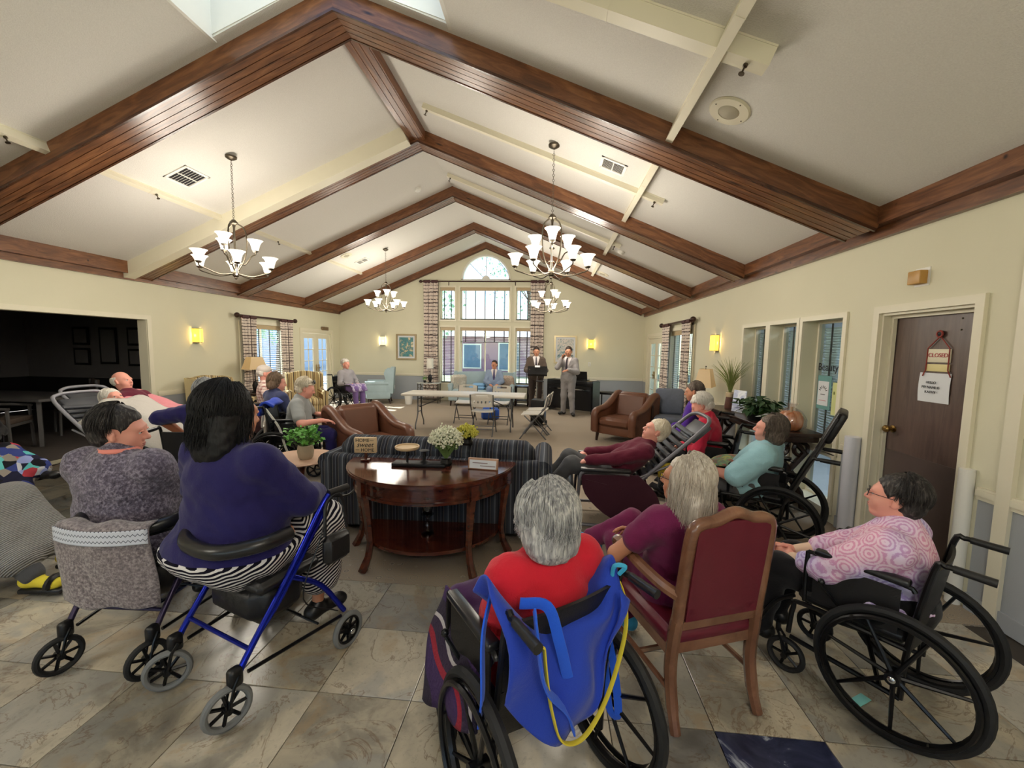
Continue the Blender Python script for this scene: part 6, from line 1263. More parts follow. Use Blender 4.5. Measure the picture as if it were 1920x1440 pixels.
def geri(label, loc, rz, S=1., rec=50., panel=None, frm=None, strap=None, base=.0, legang=35.):
    r = thing('reclining_chair', label, 'recliner', loc, rz, 'reclining care chairs', S); frm = frm or mat('grey_tube', (104, 102, 108), .4, .3); strap = strap or M_DGREY; a = rad(rec); ub = np.array([0, -math.sin(a), math.cos(a)]); p0 = np.array([0, -.20, .44])
    m = MB()
    for s in (-1, 1):
        m.tube([(s*.31, .30, .10), (s*.31, -.55, .10)], .016, 8); m.tube(smoothpath([(s*.31, .28, .10), (s*.31, .26, .42), (s*.31, .20, .62), (s*.31, -.2, .60)], 4), .016, 8)
        m.tube(smoothpath([p0+np.array([s*.29, .08, -.04]), p0+np.array([s*.29, 0, 0])+ub*.3, p0+np.array([s*.29, 0, 0])+ub*.86, p0+np.array([s*.20, 0, 0])+ub*.98, p0+np.array([0, 0, 0])+ub*1.0], 5), .018, 10); m.tube([(s*.30, -.25, .56), tuple(p0+np.array([s*.29, -.05, -.08])+ub*.55)], .010, 6)
    m.bar((-.31, .28, .10), (.31, .28, .10), .014); m.bar((-.31, -.5, .10), (.31, -.5, .10), .014); m.build('frame', frm, r)
    for k in range(11):
        m = MB(); c = p0+ub*(.06+.072*k); m.tube([c+np.array([-.28, 0, 0]), c+np.array([0, -.03*math.cos(a), -.03*math.sin(a)]), c+np.array([.28, 0, 0])], .026, 8); m.build('strap', strap, r)
    m = MB(); c = p0+ub*.84; nrm = np.array([0, math.cos(a), math.sin(a)]); m.rbox(c-nrm*.06, (.40, .05, .22), .02, 2, rotm(a)); m.build('back_pad', strap, r)
    for k in range(6): m = MB(); y = -.16+.08*k; m.tube([(-.28, y, .44+.02*k*.5), (.28, y, .44+.02*k*.5)], .026, 8); m.build('seat_strap', strap, r)
    la = rad(legang); ul = np.array([0, math.sin(la), -math.cos(la)]) if False else np.array([0, math.cos(rad(55)), -math.sin(rad(55))]); p1 = np.array([0, .30, .46])
    for k in range(5): m = MB(); c = p1+ul*(.05+.075*k); m.tube([c+np.array([-.24, 0, 0]), c+np.array([.24, 0, 0])], .028, 8); m.build('leg_strap', strap, r)
    m = MB(); c = p1+ul*.46; m.rbox(c+np.array([0, .10, -.01]), (.48, .24, .03), .012, 2, rotm(.35)); m.build('foot_board', strap, r)
    for s in (-1, 1):
        m = MB(); m.rbox((s*.32, .02, .635), (.07, .46, .035), .014); m.build('armrest', M_PAD, r)
        if panel:
            m = MB(); pts = [(.24, .58), (.20, .40), (.02, .22), (-.22, .11), (-.44, .10), (-.50, .24), (-.44, .44), (-.28, .60)]; x0, x1 = sorted((s*.300, s*.318)); m.prism([(p[0], p[1]) for p in smoothpath([(q[0], q[1], 0) for q in pts], 3)], x0, x1, 'X'); m.build('side_panel', panel, r)
            m = MB(); x0, x1 = sorted((s*.318, s*.322)); m.prism([(.20, .54), (.20, .44), (.0, .40), (.0, .50)], x0, x1, 'X'); m.build('pocket', panel, r, smooth=False)
        for y in (.28, -.5): caster(r, (s*.31, y, .05), .05, 0, M_DGREY, .11, 4)
    return r
def drape_grid(rows): return np.array([[p for p in smoothpath(row, 3)] for row in rows])
def cloth(name, label, cat, rows, m, th=.006, sub=4, parent=None, group=None, noise=.006, fr=22):
    """rows: list of polylines (equal counts), smoothed both ways into a draped sheet"""
    A = np.array([smoothpath(r, sub) for r in rows]); B = np.array([smoothpath(list(A[:, j]), sub) for j in range(A.shape[1])]).transpose(1, 0, 2)
    B = B+noise*np.stack([np.sin(B[..., 1]*fr+B[..., 2]*fr*.7), np.sin(B[..., 0]*fr+1+B[..., 2]*fr*.5), np.sin(B[..., 0]*fr*.8+B[..., 1]*fr)*.6], -1)
    q = MB(); q.sheet(B, th); o = q.build(name, m, parent, angle=180)
    if parent is None: tag(o, label, cat, group)
    elif label: o['label'] = label
    return o
# ================================================================ cloth materials
def m_speck(name, a, b, c, sc=90, bump=.9, rough=.95):
    t = NT(name, rough, spec=.1); v = t.co(); n = t.noise(v, sc, 3, .7); n2 = t.noise(v, 5, 2); t.col(t.mix(t.math('MULTIPLY', n2, .6), t.ramp(n, [(.36, lin(a)), (.5, lin(b)), (.64, lin(c))]), lin(b))); t.bump(n, bump, .012); t.b.inputs['Sheen Weight'].default_value = .3; return t.m
M_FUZZ = m_speck('fuzzy_purple_grey_knit', (58, 52, 64), (104, 96, 112), (160, 152, 168), 60)
M_LEO = m_speck('grey_animal_print', (84, 76, 80), (132, 122, 124), (176, 166, 164), 75, .15)
def m_cloth(name, c, var=.12, bump=.25, bs=7, fine=220):
    t = NT(name, .9, spec=.12); v = t.co(); c = lin(c); n = t.noise(v, bs, 4, .55, .6); t.col(t.mix(t.noise(v, 4, 2), tuple(x*(1-var) for x in c), tuple(min(1, x*(1+var)) for x in c))); f = t.noise(v, fine, 2); t.bump(t.math('MULTIPLY_ADD', f, .15, n), bump, .03); t.b.inputs['Sheen Weight'].default_value = .15; return t.m
M_NAVY = m_cloth('navy_jersey', (40, 36, 88)); M_RED = m_cloth('red_fleece', (206, 38, 54), .1, .3); M_SCRUB = m_cloth('plum_scrubs', (112, 36, 78)); M_SKYTEE = m_cloth('pale_blue_tee', (158, 202, 212), .08, .4); M_MAROON = m_cloth('maroon_shirt', (98, 34, 52)); M_CHPANT = m_cloth('charcoal_trousers', (84, 84, 86))
M_BLKCL = m_cloth('black_trousers', (26, 25, 27)); M_GREYT = m_cloth('grey_tee', (150, 152, 150)); M_BROWNS = m_cloth('brown_suit', (88, 76, 68), .08, .2); M_GREYS = m_cloth('grey_suit', (150, 146, 146), .08, .2); M_BLUES = m_cloth('blue_suit', (136, 152, 178), .08, .2); M_SHIRTW = m_cloth('white_shirt', (226, 218, 216), .04, .15)
M_PURP = m_cloth('purple_top', (84, 50, 150)); M_LILAC = m_cloth('lilac_trousers', (120, 96, 150)); M_CORAL = m_cloth('coral_collar', (226, 140, 128)); M_CREAMT = m_cloth('cream_top', (206, 196, 186))
def m_skirt():
    t = NT('black_white_stripe_jersey', .9, spec=.1); v = t.co(); X, Y, Z = t.sep(v); w = t.noise(v, 4.5, 2); q = t.math('ADD', t.math('MULTIPLY_ADD', Z, 1.0, t.math('MULTIPLY', Y, -.55)), t.math('MULTIPLY', w, .06)); f = t.math('FRACT', t.math('MULTIPLY', q, 46.)); t.col(t.ramp(f, [(0, lin((24, 22, 34))), (.55, lin((222, 218, 216)))], 'CONSTANT')); t.bump(t.noise(v, 8, 3), .3, .02); return t.m
M_SKIRT = m_skirt()
def m_floral():
    t = NT('pink_mandala_print', .9, spec=.1); v = t.co(); vd = t.N('TexVoronoi', {'Vector': v, 'Scale': 11.5, 'Randomness': .7}).outputs['Distance']; s = t.math('SINE', t.math('MULTIPLY', vd, 34.)); pet = t.noise(v, 85, 3, .8); k = t.math('ADD', t.math('MULTIPLY', s, .28), t.math('MULTIPLY', pet, 1.35)); big = t.noise(v, 3.2, 2)
    base = t.mix(t.ramp(big, [(.4, (0, 0, 0)), (.62, (1, 1, 1))]), lin((236, 204, 218)), lin((206, 198, 232))); ink = t.mix(t.ramp(big, [(.4, (0, 0, 0)), (.62, (1, 1, 1))]), lin((206, 104, 158)), lin((136, 104, 184))); t.col(t.mix(t.ramp(k, [(.60, (0, 0, 0)), (.85, (.62, .62, .62))]), base, ink)); t.bump(t.noise(v, 8, 3), .3, .02); return t.m
M_FLORAL = m_floral()
def m_knit():
    t = NT('grey_rib_knit', .95, spec=.1); v = t.co(); X, Y, Z = t.sep(v); s = t.math('SINE', t.math('MULTIPLY', t.math('SUBTRACT', Z, t.math('MULTIPLY', Y, .9)), 420.)); t.col(t.mix(t.math('MULTIPLY_ADD', s, .5, .5), lin((132, 130, 128)), lin((170, 168, 166)))); t.bump(s, .6, .01); return t.m
M_KNIT = m_knit()
def m_patch():
    t = NT('patchwork_print', .9, spec=.1); v = t.co(); d = t.N('TexVoronoi', {'Vector': v, 'Scale': 14.}); t.col(t.ramp(t.sep(d.outputs['Color'])[0], [(0, lin((40, 40, 60))), (.14, lin((150, 140, 130))), (.3, lin((100, 190, 190))), (.42, lin((60, 70, 130))), (.55, lin((190, 70, 80))), (.66, lin((150, 160, 210))), (.78, lin((34, 34, 40))), (.9, lin((200, 200, 206)))], 'CONSTANT')); return t.m
M_PATCH = m_patch()
def m_plaidshirt():
    t = NT('plaid_shirt', .9, spec=.1); v = t.co(); X, Y, Z = t.sep(v); a = t.math('LESS_THAN', t.math('FRACT', t.math('MULTIPLY', Z, 22.)), .3); b = t.math('LESS_THAN', t.math('FRACT', t.math('MULTIPLY', X, 22.)), .3); t.col(t.mix(t.math('MULTIPLY', t.math('ADD', a, b), .45), lin((226, 206, 196)), lin((140, 60, 60)))); return t.m
M_PLSH = m_plaidshirt(); M_SLING = m_cloth('royal_blue_mesh', (44, 70, 178), .15, .3, 9, 300); M_STRAPB = m_cloth('bright_blue_strap', (40, 92, 214), .1, .2); M_YELL = mat('yellow_piping', (226, 206, 60), .7); M_TEALST = mat('cyan_strap', (60, 170, 210), .6)
M_BLUEFR = mat('metallic_blue_tube', (30, 44, 170), .22, .75, var=.1); M_PURFR = mat('dark_purple_tube', (58, 50, 78), .35, .5, var=.1)
M_BSHOE = m_cloth('cyan_sneaker', (66, 160, 206), .15, .3, 30); M_BSOCK = mat('bright_blue_sock', (40, 116, 214), .9, bump=.4); M_YSOCK = mat('yellow_sock', (226, 206, 60), .9); M_SOLE = mat('white_sole', (220, 222, 226), .6)
def LW_(loc, rz, S=1.):
    c, s = math.cos(rz), math.sin(rz)
    return lambda p: np.array([loc[0]+S*(c*p[0]-s*p[1]), loc[1]+S*(s*p[0]+c*p[1]), loc[2]+S*p[2]])
# ================================================================ foreground: navy sweater woman on the blue rollator
loc = (-1.45, 1.89, 0); rz = rad(-20)
rollator('blue framed rollator under the woman in the navy sweater', loc, rz, M_BLUEFR, yaws=(-.55, -.25))
r = thing('shoulder_bag', 'black bag hanging on the handle of the blue rollator', 'bag', LW_(loc, rz)((.30, .20, .60)).tolist(), rz); m = MB(); m.rbox((0, 0, 0), (.05, .15, .14), .024, 3, puff=.01); m.build('body', M_VINYL, r); m = MB(); m.tube(smoothpath([(0, -.07, .08), (-.02, -.04, .24), (-.02, .05, .26), (0, .07, .08)], 5), .009, 6); m.build('strap', M_VINYL, r)
o, P = person('person', 'black haired woman in a navy sweater and striped skirt sitting on the blue rollator', (-1.60, 1.86, 0), rad(-16), 1.02, seat=.545, lean=-2, fw=1.80, fd=1.6, hs=1.2, skin='tan', hair='black', style='lob', ns=1500, head=(-6, -4, 0), headoff=(-.02, .01, .155), top=M_NAVY, bottom=M_SKIRT, skirt=.62, voxel=.011, knees=[(-.16, .44, .60), (.16, .42, .60)], ankles=[(-.20, .44, .10), (.13, .40, .10)], wrists=[(-.24, .28, .76), (.14, .38, .78)], ehint=[(-1, -.25, -.5), (1, -.35, -.6)], toes=[(-.1, 1, 0), (.25, 1, 0)], armfat=1.35, off=.02, boff=.028, hem=-.03, torso=.97)
# ================================================================ fuzzy cardigan woman on the grey rollator
loc2 = (-2.19, 2.02, 0); rz2 = rad(3)
rollator('dark purple framed rollator with a printed cloth over its back', loc2, rz2, M_PURFR, .97, M_RUBBER)
o, P = person('person', 'dark haired woman in a fuzzy purple grey cardigan with her head turned aside', (-2.36, 1.98, 0), rz2, .93, seat=.52, lean=-2, fw=1.66, fd=1.35, hs=1.2, skin='pink', hair='dkgrey', style='short', ns=700, head=(-62, -8, 6), headoff=(-.01, .02, .15), top=M_FUZZ, bottom=M_BLKCL, voxel=.011, wrists=[(-.10, .36, .64), (.10, .36, .64)], ehint=[(-.8, -.5, -.8), (.8, -.5, -.8)], armfat=1.4, off=.030, collar=M_CORAL, hem=-.04)
L = LW_(loc2, rz2, .97)
rows = []
for z, y, w in ((.79, -.27, .23), (.775, -.335, .25), (.66, -.335, .255), (.52, -.33, .26), (.40, -.325, .262), (.355, -.32, .262)): rows.append([L((x*w, y+.05*abs(x)**2, z+.008*math.sin(9*x))) for x in (-1, -.6, -.2, .2, .6, 1)])
o = cloth('back_cover', 'grey animal print cloth hung over the back of the purple rollator', 'cloth', rows, M_LEO, .006, 4)
rows = [[L((x*.25, -.352+.05*x*x, z)) for x in (-1, -.6, -.2, .2, .6, 1)] for z in (.775, .75, .725, .70)]
t = NT('white_zigzag_band', .9); v = t.co(kind='UV'); X, Y, _ = t.sep(v); zz = t.math('ABSOLUTE', t.math('SUBTRACT', t.math('FRACT', t.math('MULTIPLY', X, 26.)), .5)); q = t.math('FRACT', t.math('MULTIPLY_ADD', zz, .8, t.math('MULTIPLY', Y, 2.6))); t.col(t.mix(t.math('LESS_THAN', q, .16), lin((206, 210, 222)), lin((70, 74, 92))))
cloth('zigzag_band', None, None, rows, t.m, .004, 4, parent=None) if False else None
ob = cloth('zigzag_trim', 'zigzag white band', None, rows, t.m, .004, 4, parent=o, noise=0)
# ================================================================ red sweater woman in the nearest wheelchair
loc3 = (-.07, 1.50, 0); rz3 = rad(37); S3 = .96
wheelchair('wheelchair with a royal blue sling over its back, under the woman in red', loc3, rz3, S3, seat=.45, hh=.90, spokes=8, w=.50)
o, P = person('person', 'silver haired woman in a red sweater seen from behind in the nearest wheelchair', LW_(loc3, rz3, S3)((.03, -.05, 0)).tolist(), rz3, .96, seat=.40, lean=6, side=1, fw=1.16, fd=1.2, hs=1.18, skin='pink', hair='silver', style='bobs', ns=1300, head=(-6, -8, 0), headoff=(-.02, .03, .14), top=M_RED, bottom=m_cloth('plum_blanket_skirt', (70, 40, 84)), skirt=.8, voxel=.010, wrists=[(-.06, .26, .56), (.06, .28, .56)], ehint=[(-.45, -.8, -.5), (.45, -.8, -.5)], armfat=1.2, off=.024, hem=-.02, torso=.90)
L = LW_(loc3, rz3, S3); rows = []
for k, (z, y) in enumerate(((.80, -.10), (.855, -.16), (.875, -.225), (.83, -.280), (.75, -.300), (.67, -.31), (.60, -.312), (.56, -.31))):
    row = []
    for x in (-1.16, -.9, -.6, -.25, .1, .45, .78, 1.02):
        edge = abs(x-.0)**2.2; zz_ = z+(.05*edge if k < 4 else 0)+(edge*.30*(k-3)/4 if k > 3 and x > 0 else 0)-(.10*(1-edge) if k in (1, 2) else (.06*(1-edge) if k in (0, 3) else 0))
        row.append(L((x*.25*(1-.07*max(0, k-3)*(1 if x > 0 else .4)), y+.02*math.sin(5*x+k)-.015*(1-edge), zz_-(.16*(1-edge)*(k-3)/4 if k > 3 else 0))))
    rows.append(row)
sl = cloth('patient_sling', 'royal blue patient sling with yellow piping over the back of the nearest wheelchair', 'sling', rows, M_SLING, .008, 4, noise=.013, fr=24)
m = MB(); m.tube(smoothpath([L(p) for p in ((.235, -.20, .91), (.245, -.275, .84), (.235, -.315, .74), (.20, -.325, .62), (.12, -.335, .48), (.02, -.338, .40), (-.07, -.335, .43), (-.12, -.34, .56), (-.15, -.345, .70), (-.175, -.36, .82))], 6), .0085, 6, flat=.5); m.build('yellow_piping', M_YELL, sl)
for a in (((-.17, -.30, .90), (-.20, -.36, .86), (-.16, -.35, .68), (-.06, -.335, .54), (-.02, -.332, .44)), ((-.24, -.14, .89), (-.30, -.20, .80), (-.31, -.22, .62), (-.30, -.18, .48)), ((-.20, -.26, .915), (-.12, -.30, .90), (-.10, -.34, .80), (-.06, -.34, .66))):
    m = MB(); m.tube(smoothpath([L(p) for p in a], 6), .020, 6, flat=.3); m.build('strap', M_STRAPB, sl)
m = MB(); m.tube(smoothpath([L(p) for p in ((.225, -.28, .90), (.235, -.30, .935), (.21, -.27, .93), (.22, -.25, .86))], 5), .008, 6); m.build('loop', M_TEALST, sl)
m = MB(); m.tube(smoothpath([L(p) for p in ((.26, -.20, .60), (.27, -.24, .45), (.285, -.25, .28), (.265, -.22, .30), (.25, -.2, .5))], 5), .017, 6, flat=.3); m.build('strap', M_STRAPB, sl)
m = MB(); m.tube(smoothpath([L(p) for p in ((.31, -.10, .52), (.325, -.12, .38), (.34, -.10, .33), (.345, -.07, .40), (.33, -.06, .52))], 5), .012, 6, flat=.35); m.build('yellow_loop', M_YELL, sl)
m = MB(); m.tube(smoothpath([L(p) for p in ((.29, -.06, .60), (.31, -.06, .48), (.325, -.03, .46), (.32, -.01, .58))], 5), .012, 6, flat=.35); m.build('red_loop', mat('red_strap', (190, 40, 46), .7), sl)
t = NT('fringed_tartan', .95); v = t.co(); X, Y, Z = t.sep(v); f = t.math('FRACT', t.math('MULTIPLY', t.math('ADD', X, t.math('MULTIPLY', Y, .6)), 11.)); t.col(t.ramp(f, [(0, lin((60, 36, 84))), (.3, lin((150, 30, 50))), (.42, lin((50, 34, 60))), (.62, lin((176, 168, 170))), (.7, lin((40, 30, 50)))], 'CONSTANT')); t.bump(t.noise(v, 90, 2), .6, .01)
rows = [[L((-.19-.0*q, .30-.13*k, .60-.0*k)) if False else L((-.20-.10*min(1, q*1.6)-.02*math.sin(3*k), .36-.12*k, .66-.52*q*(1-.12*k))) for k in range(5)] for q in (0, .2, .45, .7, 1)]
cloth('lap_blanket', 'purple and red tartan blanket hanging beside the nearest wheel', 'blanket', rows, t.m, .008, 4, noise=.01)
# ================================================================ burgundy armchair and the woman in plum scrubs
M_HONEY = m_wood('honey_wood', (98, 64, 46), (124, 84, 62), (146, 104, 80), .25, (2, 2, 2), False, .4); M_BURG = mat('burgundy_vinyl', (104, 30, 46), .35, var=.1, bump=.1, bs=90)
loc4 = (.69, 2.03, 0); rz4 = rad(20)
r = thing('wooden_armchair', 'wooden armchair with burgundy vinyl seat and back in the foreground', 'armchair', loc4, rz4)
m = MB(); m.rbox((0, 0, .40), (.47, .46, .08), .025, 3, puff=.008); m.build('seat', M_BURG, r)
m = MB(); m.box(-.225, .225, -.235, -.215, .33, .385); m.box(-.235, .235, .20, .225, .32, .385)
for s in (-1, 1): m.box(s*.225-.012, s*.225+.012, -.22, .21, .325, .385)
m.build('seat_rail', M_HONEY, r, smooth=False)
yk = lambda z: -.235-(z-.40)*.12; zt = .985
def bp(x, z): return (x, yk(z), z)
G = [[bp(u*.185, z+(.035*(1-u*u) if z > .9 else 0)) for u in np.linspace(-1, 1, 9)] for z in np.linspace(.50, .925, 9)]
m = MB(); m.sheet(np.array(G), .045, uv=False); m.build('backrest', M_BURG, r)
m = MB(); m.tube(smoothpath([bp(-.21, .47), bp(-.208, .7), bp(-.20, .90), bp(-.165, .945), bp(-.09, .955), bp(0, zt), bp(.09, .955), bp(.165, .945), bp(.20, .90), bp(.208, .7), bp(.21, .47)], 5), .027, 10); m.build('back_frame', M_HONEY, r)
m = MB(); m.bx(bp(0, .475), (.40, .03, .05), rotm(.26)); m.build('lower_back_rail', M_HONEY, r)
for s in (-1, 1):
    m = MB(); m.tube(smoothpath([bp(s*.21, .50), (s*.215, -.235, .40), (s*.215, -.225, .25), (s*.215, -.25, .10), (s*.218, -.285, 0)], 4), [.028]*9+[.027]*4+[.024]*4, 8); m.build('leg', M_HONEY, r)
    m = MB(); m.tube(smoothpath([(s*.235, .21, .62), (s*.235, .215, .40), (s*.232, .21, .2), (s*.23, .215, 0)], 4), [.024]*9+[.022]*4, 8); m.build('leg', M_HONEY, r)
    m = MB(); m.tube(smoothpath([(s*.235, .205, .58), (s*.24, .235, .635), (s*.25, .18, .655), (s*.262, .0, .645), (s*.25, -.18, .63), bp(s*.215, .615)], 5), .023, 8, flat=1.2); m.build('arm', M_HONEY, r)
    m = MB(); m.bar((s*.225, -.23, .17), (s*.23, .21, .17), .013, 6); m.build('side_stretcher', M_HONEY, r)
m = MB(); m.bar((-.225, .0, .17), (.225, .0, .17), .014, 6); m.build('stretcher', M_HONEY, r)
o, P = person('person', 'long haired woman in plum scrubs sitting cross-legged in the burgundy armchair', LW_(loc4, rz4)((-.03, .02, 0)).tolist(), rz4, .96, seat=.42, lean=10, fw=.96, fd=1.0, skin='tan', hair='blond', style='long', ns=1500, head=(34, -6, 4), headoff=(-.02, .03, .15), top=M_SCRUB, bottom=M_SCRUB, shoe=None, voxel=.010, sleeve=.5, armfat=.88, knees=[(-.08, .44, .52), (.02, .46, .64)], ankles=[(-.04, .38, .09), (-.17, .64, .47)], wrists=[(-.13, .24, .66), (-.02, .26, .66)], ehint=[(-1, -.5, -.3), (1, -.6, -.2)], hands=((unit((.6, .7, 0)), (.5, -.3, -.6), .6), (unit((-.75, .6, .1)), (-.3, -.4, -.7), .5)), torso=.86, off=.02, hem=-.05, toes=[(-.1, 1, 0), (-.6, .75, .15)])
for s, t_, i in ((-1, unit((-.1, 1, 0)), 0), (1, unit((-.62, .70, .22)), 1)):
    A = P['A'][s]; dn = np.array([0, 0, -1.]); dn = unit(dn-t_*np.dot(dn, t_)); a = A+dn*.035; v, f = surf([cap(A, a-t_*.03, .044, .042, k=.03), cap(a-t_*.045, a+t_*.14, .040, .036, k=.03), eli(a+t_*.15, (.044, .044, .032), k=.03)], .008, [lambda X, Y, Z, dn=dn, a=a: (X*dn[0]+Y*dn[1]+Z*dn[2])-(float(dn@a)+.032)]); sh = obj('shoe', npmesh('shoe', [(v, f, 0)], [M_BSHOE]), o)
    sol = surf([cap(a-t_*.045, a+t_*.14, .044, .040, k=.03), eli(a+t_*.15, (.047, .047, .035), k=.03)], .008, [lambda X, Y, Z, dn=dn, a=a: (X*dn[0]+Y*dn[1]+Z*dn[2])-(float(dn@a)+.048), lambda X, Y, Z, dn=dn, a=a: (float(dn@a)+.028)-(X*dn[0]+Y*dn[1]+Z*dn[2])]); obj('sole', npmesh('sole', [(sol[0], sol[1], 0)], [M_SOLE]), sh)
g = MB(); g.tube([(.101*math.sin(a), -.02-.112*math.cos(a), .02+.03*math.cos(a*1.0)) for a in np.linspace(-1.9, 1.9, 18)], .004, 6); head_part(P, 'headband', o, g, mat('cream_band_cloth', (222, 212, 196), .8)); glasses(o, P)
# ================================================================ pink print woman in the wheelchair by the door
loc5 = (1.585, 2.06, 0); rz5 = rad(41); S5 = .95
wheelchair('empty-backed black wheelchair with large wheels near the brown door', loc5, rz5, S5, seat=.45, hh=.86, spokes=7)['label'] = 'black wheelchair of the woman in the pink print top'
o, P = person('person', 'short haired woman with glasses in a pink print top by the brown door', LW_(loc5, rz5, S5)((.0, -.06, 0)).tolist(), rz5, .97, seat=.42, lean=6, fw=1.22, fd=1.3, skin='pink', hair='dkgrey', style='short', ns=800, head=(8, -2, 0), headoff=(0, .04, .15), top=M_FLORAL, bottom=M_BLKCL, voxel=.010, sleeve=1.45, wrists=[(-.05, .38, .56), (.03, .40, .57)], ehint=[(-1, -.2, -.4), (1, -.2, -.4)], hands=((unit((.35, .9, -.1)), (.9, -.2, -.2), 1.0), (unit((-.35, .9, -.1)), (-.9, -.2, -.2), 1.0)), torso=.72, off=.024, armfat=1.1, hem=.03, hs=.95, ankles=[(-.11, .50, .14), (.11, .50, .14)])
glasses(o, P); 
for s in (-1, 1): a, b = P['E'][s], P['W'][s]; m = MB(); d = b-a; m.tube([a+d*.50, a+d*.98], [.040, .034], 14); m.build('arm_sleeve', mat('beige_sleeve', (226, 196, 170), .9) if s < 0 else bpy.data.materials['beige_sleeve'], o)
m = MB(); m.rbox((1.52, 1.96, .004), (.11, .045, .004), .002, 2, rotm(0, 0, .5)); ob = m.build('floor_scrap', mat('aqua_plastic', (130, 206, 206), .5)); tag(ob, 'small aqua scrap on the tiles by the large wheel', 'scrap')
# ================================================================ reclining chair with the dozing resident
M_WINE = m_cloth('wine_side_panel', (66, 34, 46), .1, .15); loc7 = (.54, 3.86, 0); rz7 = rad(88)
geri('grey strapped reclining chair with wine coloured side panels', loc7, rz7, .95, 46, M_WINE)
o, P = person('person', 'white haired resident dozing in a maroon shirt and blue socks in the reclining chair', LW_(loc7, rz7)((0, -.07, 0)).tolist(), rz7, .95, seat=.40, lean=46, fw=1.05, fd=1.05, skin='pink', hair='cream', style='short', ns=350, head=(6, -22, 0), headoff=(0, .05, .15), top=M_MAROON, bottom=M_CHPANT, shoe=M_BSOCK, voxel=.012, knees=[(-.13, .40, .63), (.13, .42, .63)], ankles=[(-.12, .68, .30), (.12, .70, .30)], toes=[(0, .75, .55), (0, .75, .55)], wrists=[(-.16, .24, .68), (.16, .22, .68)], torso=.95)
# ================================================================ woman in pale blue in the tilted wheelchair
loc6 = (1.84, 3.62, 0); rz6 = rad(55)
wheelchair('black tilted wheelchair with a tall back beside the dark console', loc6, rz6, 1.0, seat=.47, hh=.86, tilt=22, high=.36, spokes=8)
o, P = person('person', 'grey brown haired woman in a pale blue tee in the tall-backed wheelchair', LW_(loc6, rz6)((-.03, .06, 0)).tolist(), rz6, .97, seat=.44, lean=18, side=-4, fw=1.25, fd=1.3, skin='pink', hair='greybrown', style='bob', ns=600, head=(10, -12, -4), headoff=(-.02, .05, .14), top=M_SKYTEE, bottom=M_CHPANT, voxel=.012, sleeve=.9, torso=.80, armfat=1.3, off=.024, wrists=[(-.16, .30, .64), (.14, .32, .64)])
L = LW_(loc6, rz6); rows = [[L((x, y, z)) for x in (-.22, -.08, .08, .22)] for y, z in ((.06, .66), (.18, .70), (.32, .68), (.44, .62), (.50, .50))]
cloth('lap_throw', 'green and yellow patterned throw on the lap of the woman in pale blue', 'blanket', rows, m_art('parrot_throw', [(60, 130, 110), (200, 190, 90), (90, 150, 130), (180, 60, 60), (60, 110, 100)], 9, 6), .02, 4, noise=.015)
m = MB(); m.rbox((1.16, 3.92, .50), (.17, .10, .15), .045, 3, puff=.02); ob = m.build('yellow_bag', mat('yellow_nylon', (226, 196, 60), .7)); tag(ob, 'yellow bag hanging at the side of the tall-backed wheelchair', 'bag'); m = MB(); m.tube([(1.12, 3.92, .56), (1.14, 3.92, .66), (1.19, 3.92, .56)], .008, 6); m.build('strap', M_BLACK, ob)
# ================================================================ two residents farther back on the door side
loc8 = (1.74, 4.46, 0); rz8 = rad(62)
wheelchair('wheelchair of the white haired woman in a red top', loc8, rz8, 1.0, seat=.46, hh=.88)
person('person', 'white haired woman in a crimson top bending forward beside the dark console', loc8, rz8, .97, seat=.44, lean=-6, fw=1.1, fd=1.1, skin='pink', hair='white', style='set', ns=350, head=(10, -24, 0), headoff=(0, .06, .14), top=m_cloth('crimson_top', (186, 40, 66)), bottom=M_BLKCL, voxel=.013, torso=.9)
loc9 = (1.86, 5.35, 0); rz9 = rad(60)
wheelchair('wheelchair of the brown haired resident in purple', loc9, rz9, 1.0, seat=.46, hh=.88)
person('person', 'brown haired resident in a purple top behind the white haired woman', loc9, rz9, .98, seat=.45, lean=0, fw=1.05, fd=1.05, skin='tan', hair='greybrown', style='short', ns=250, head=(14, -10, 0), top=M_PURP, bottom=M_BLKCL, voxel=.015, torso=.93)
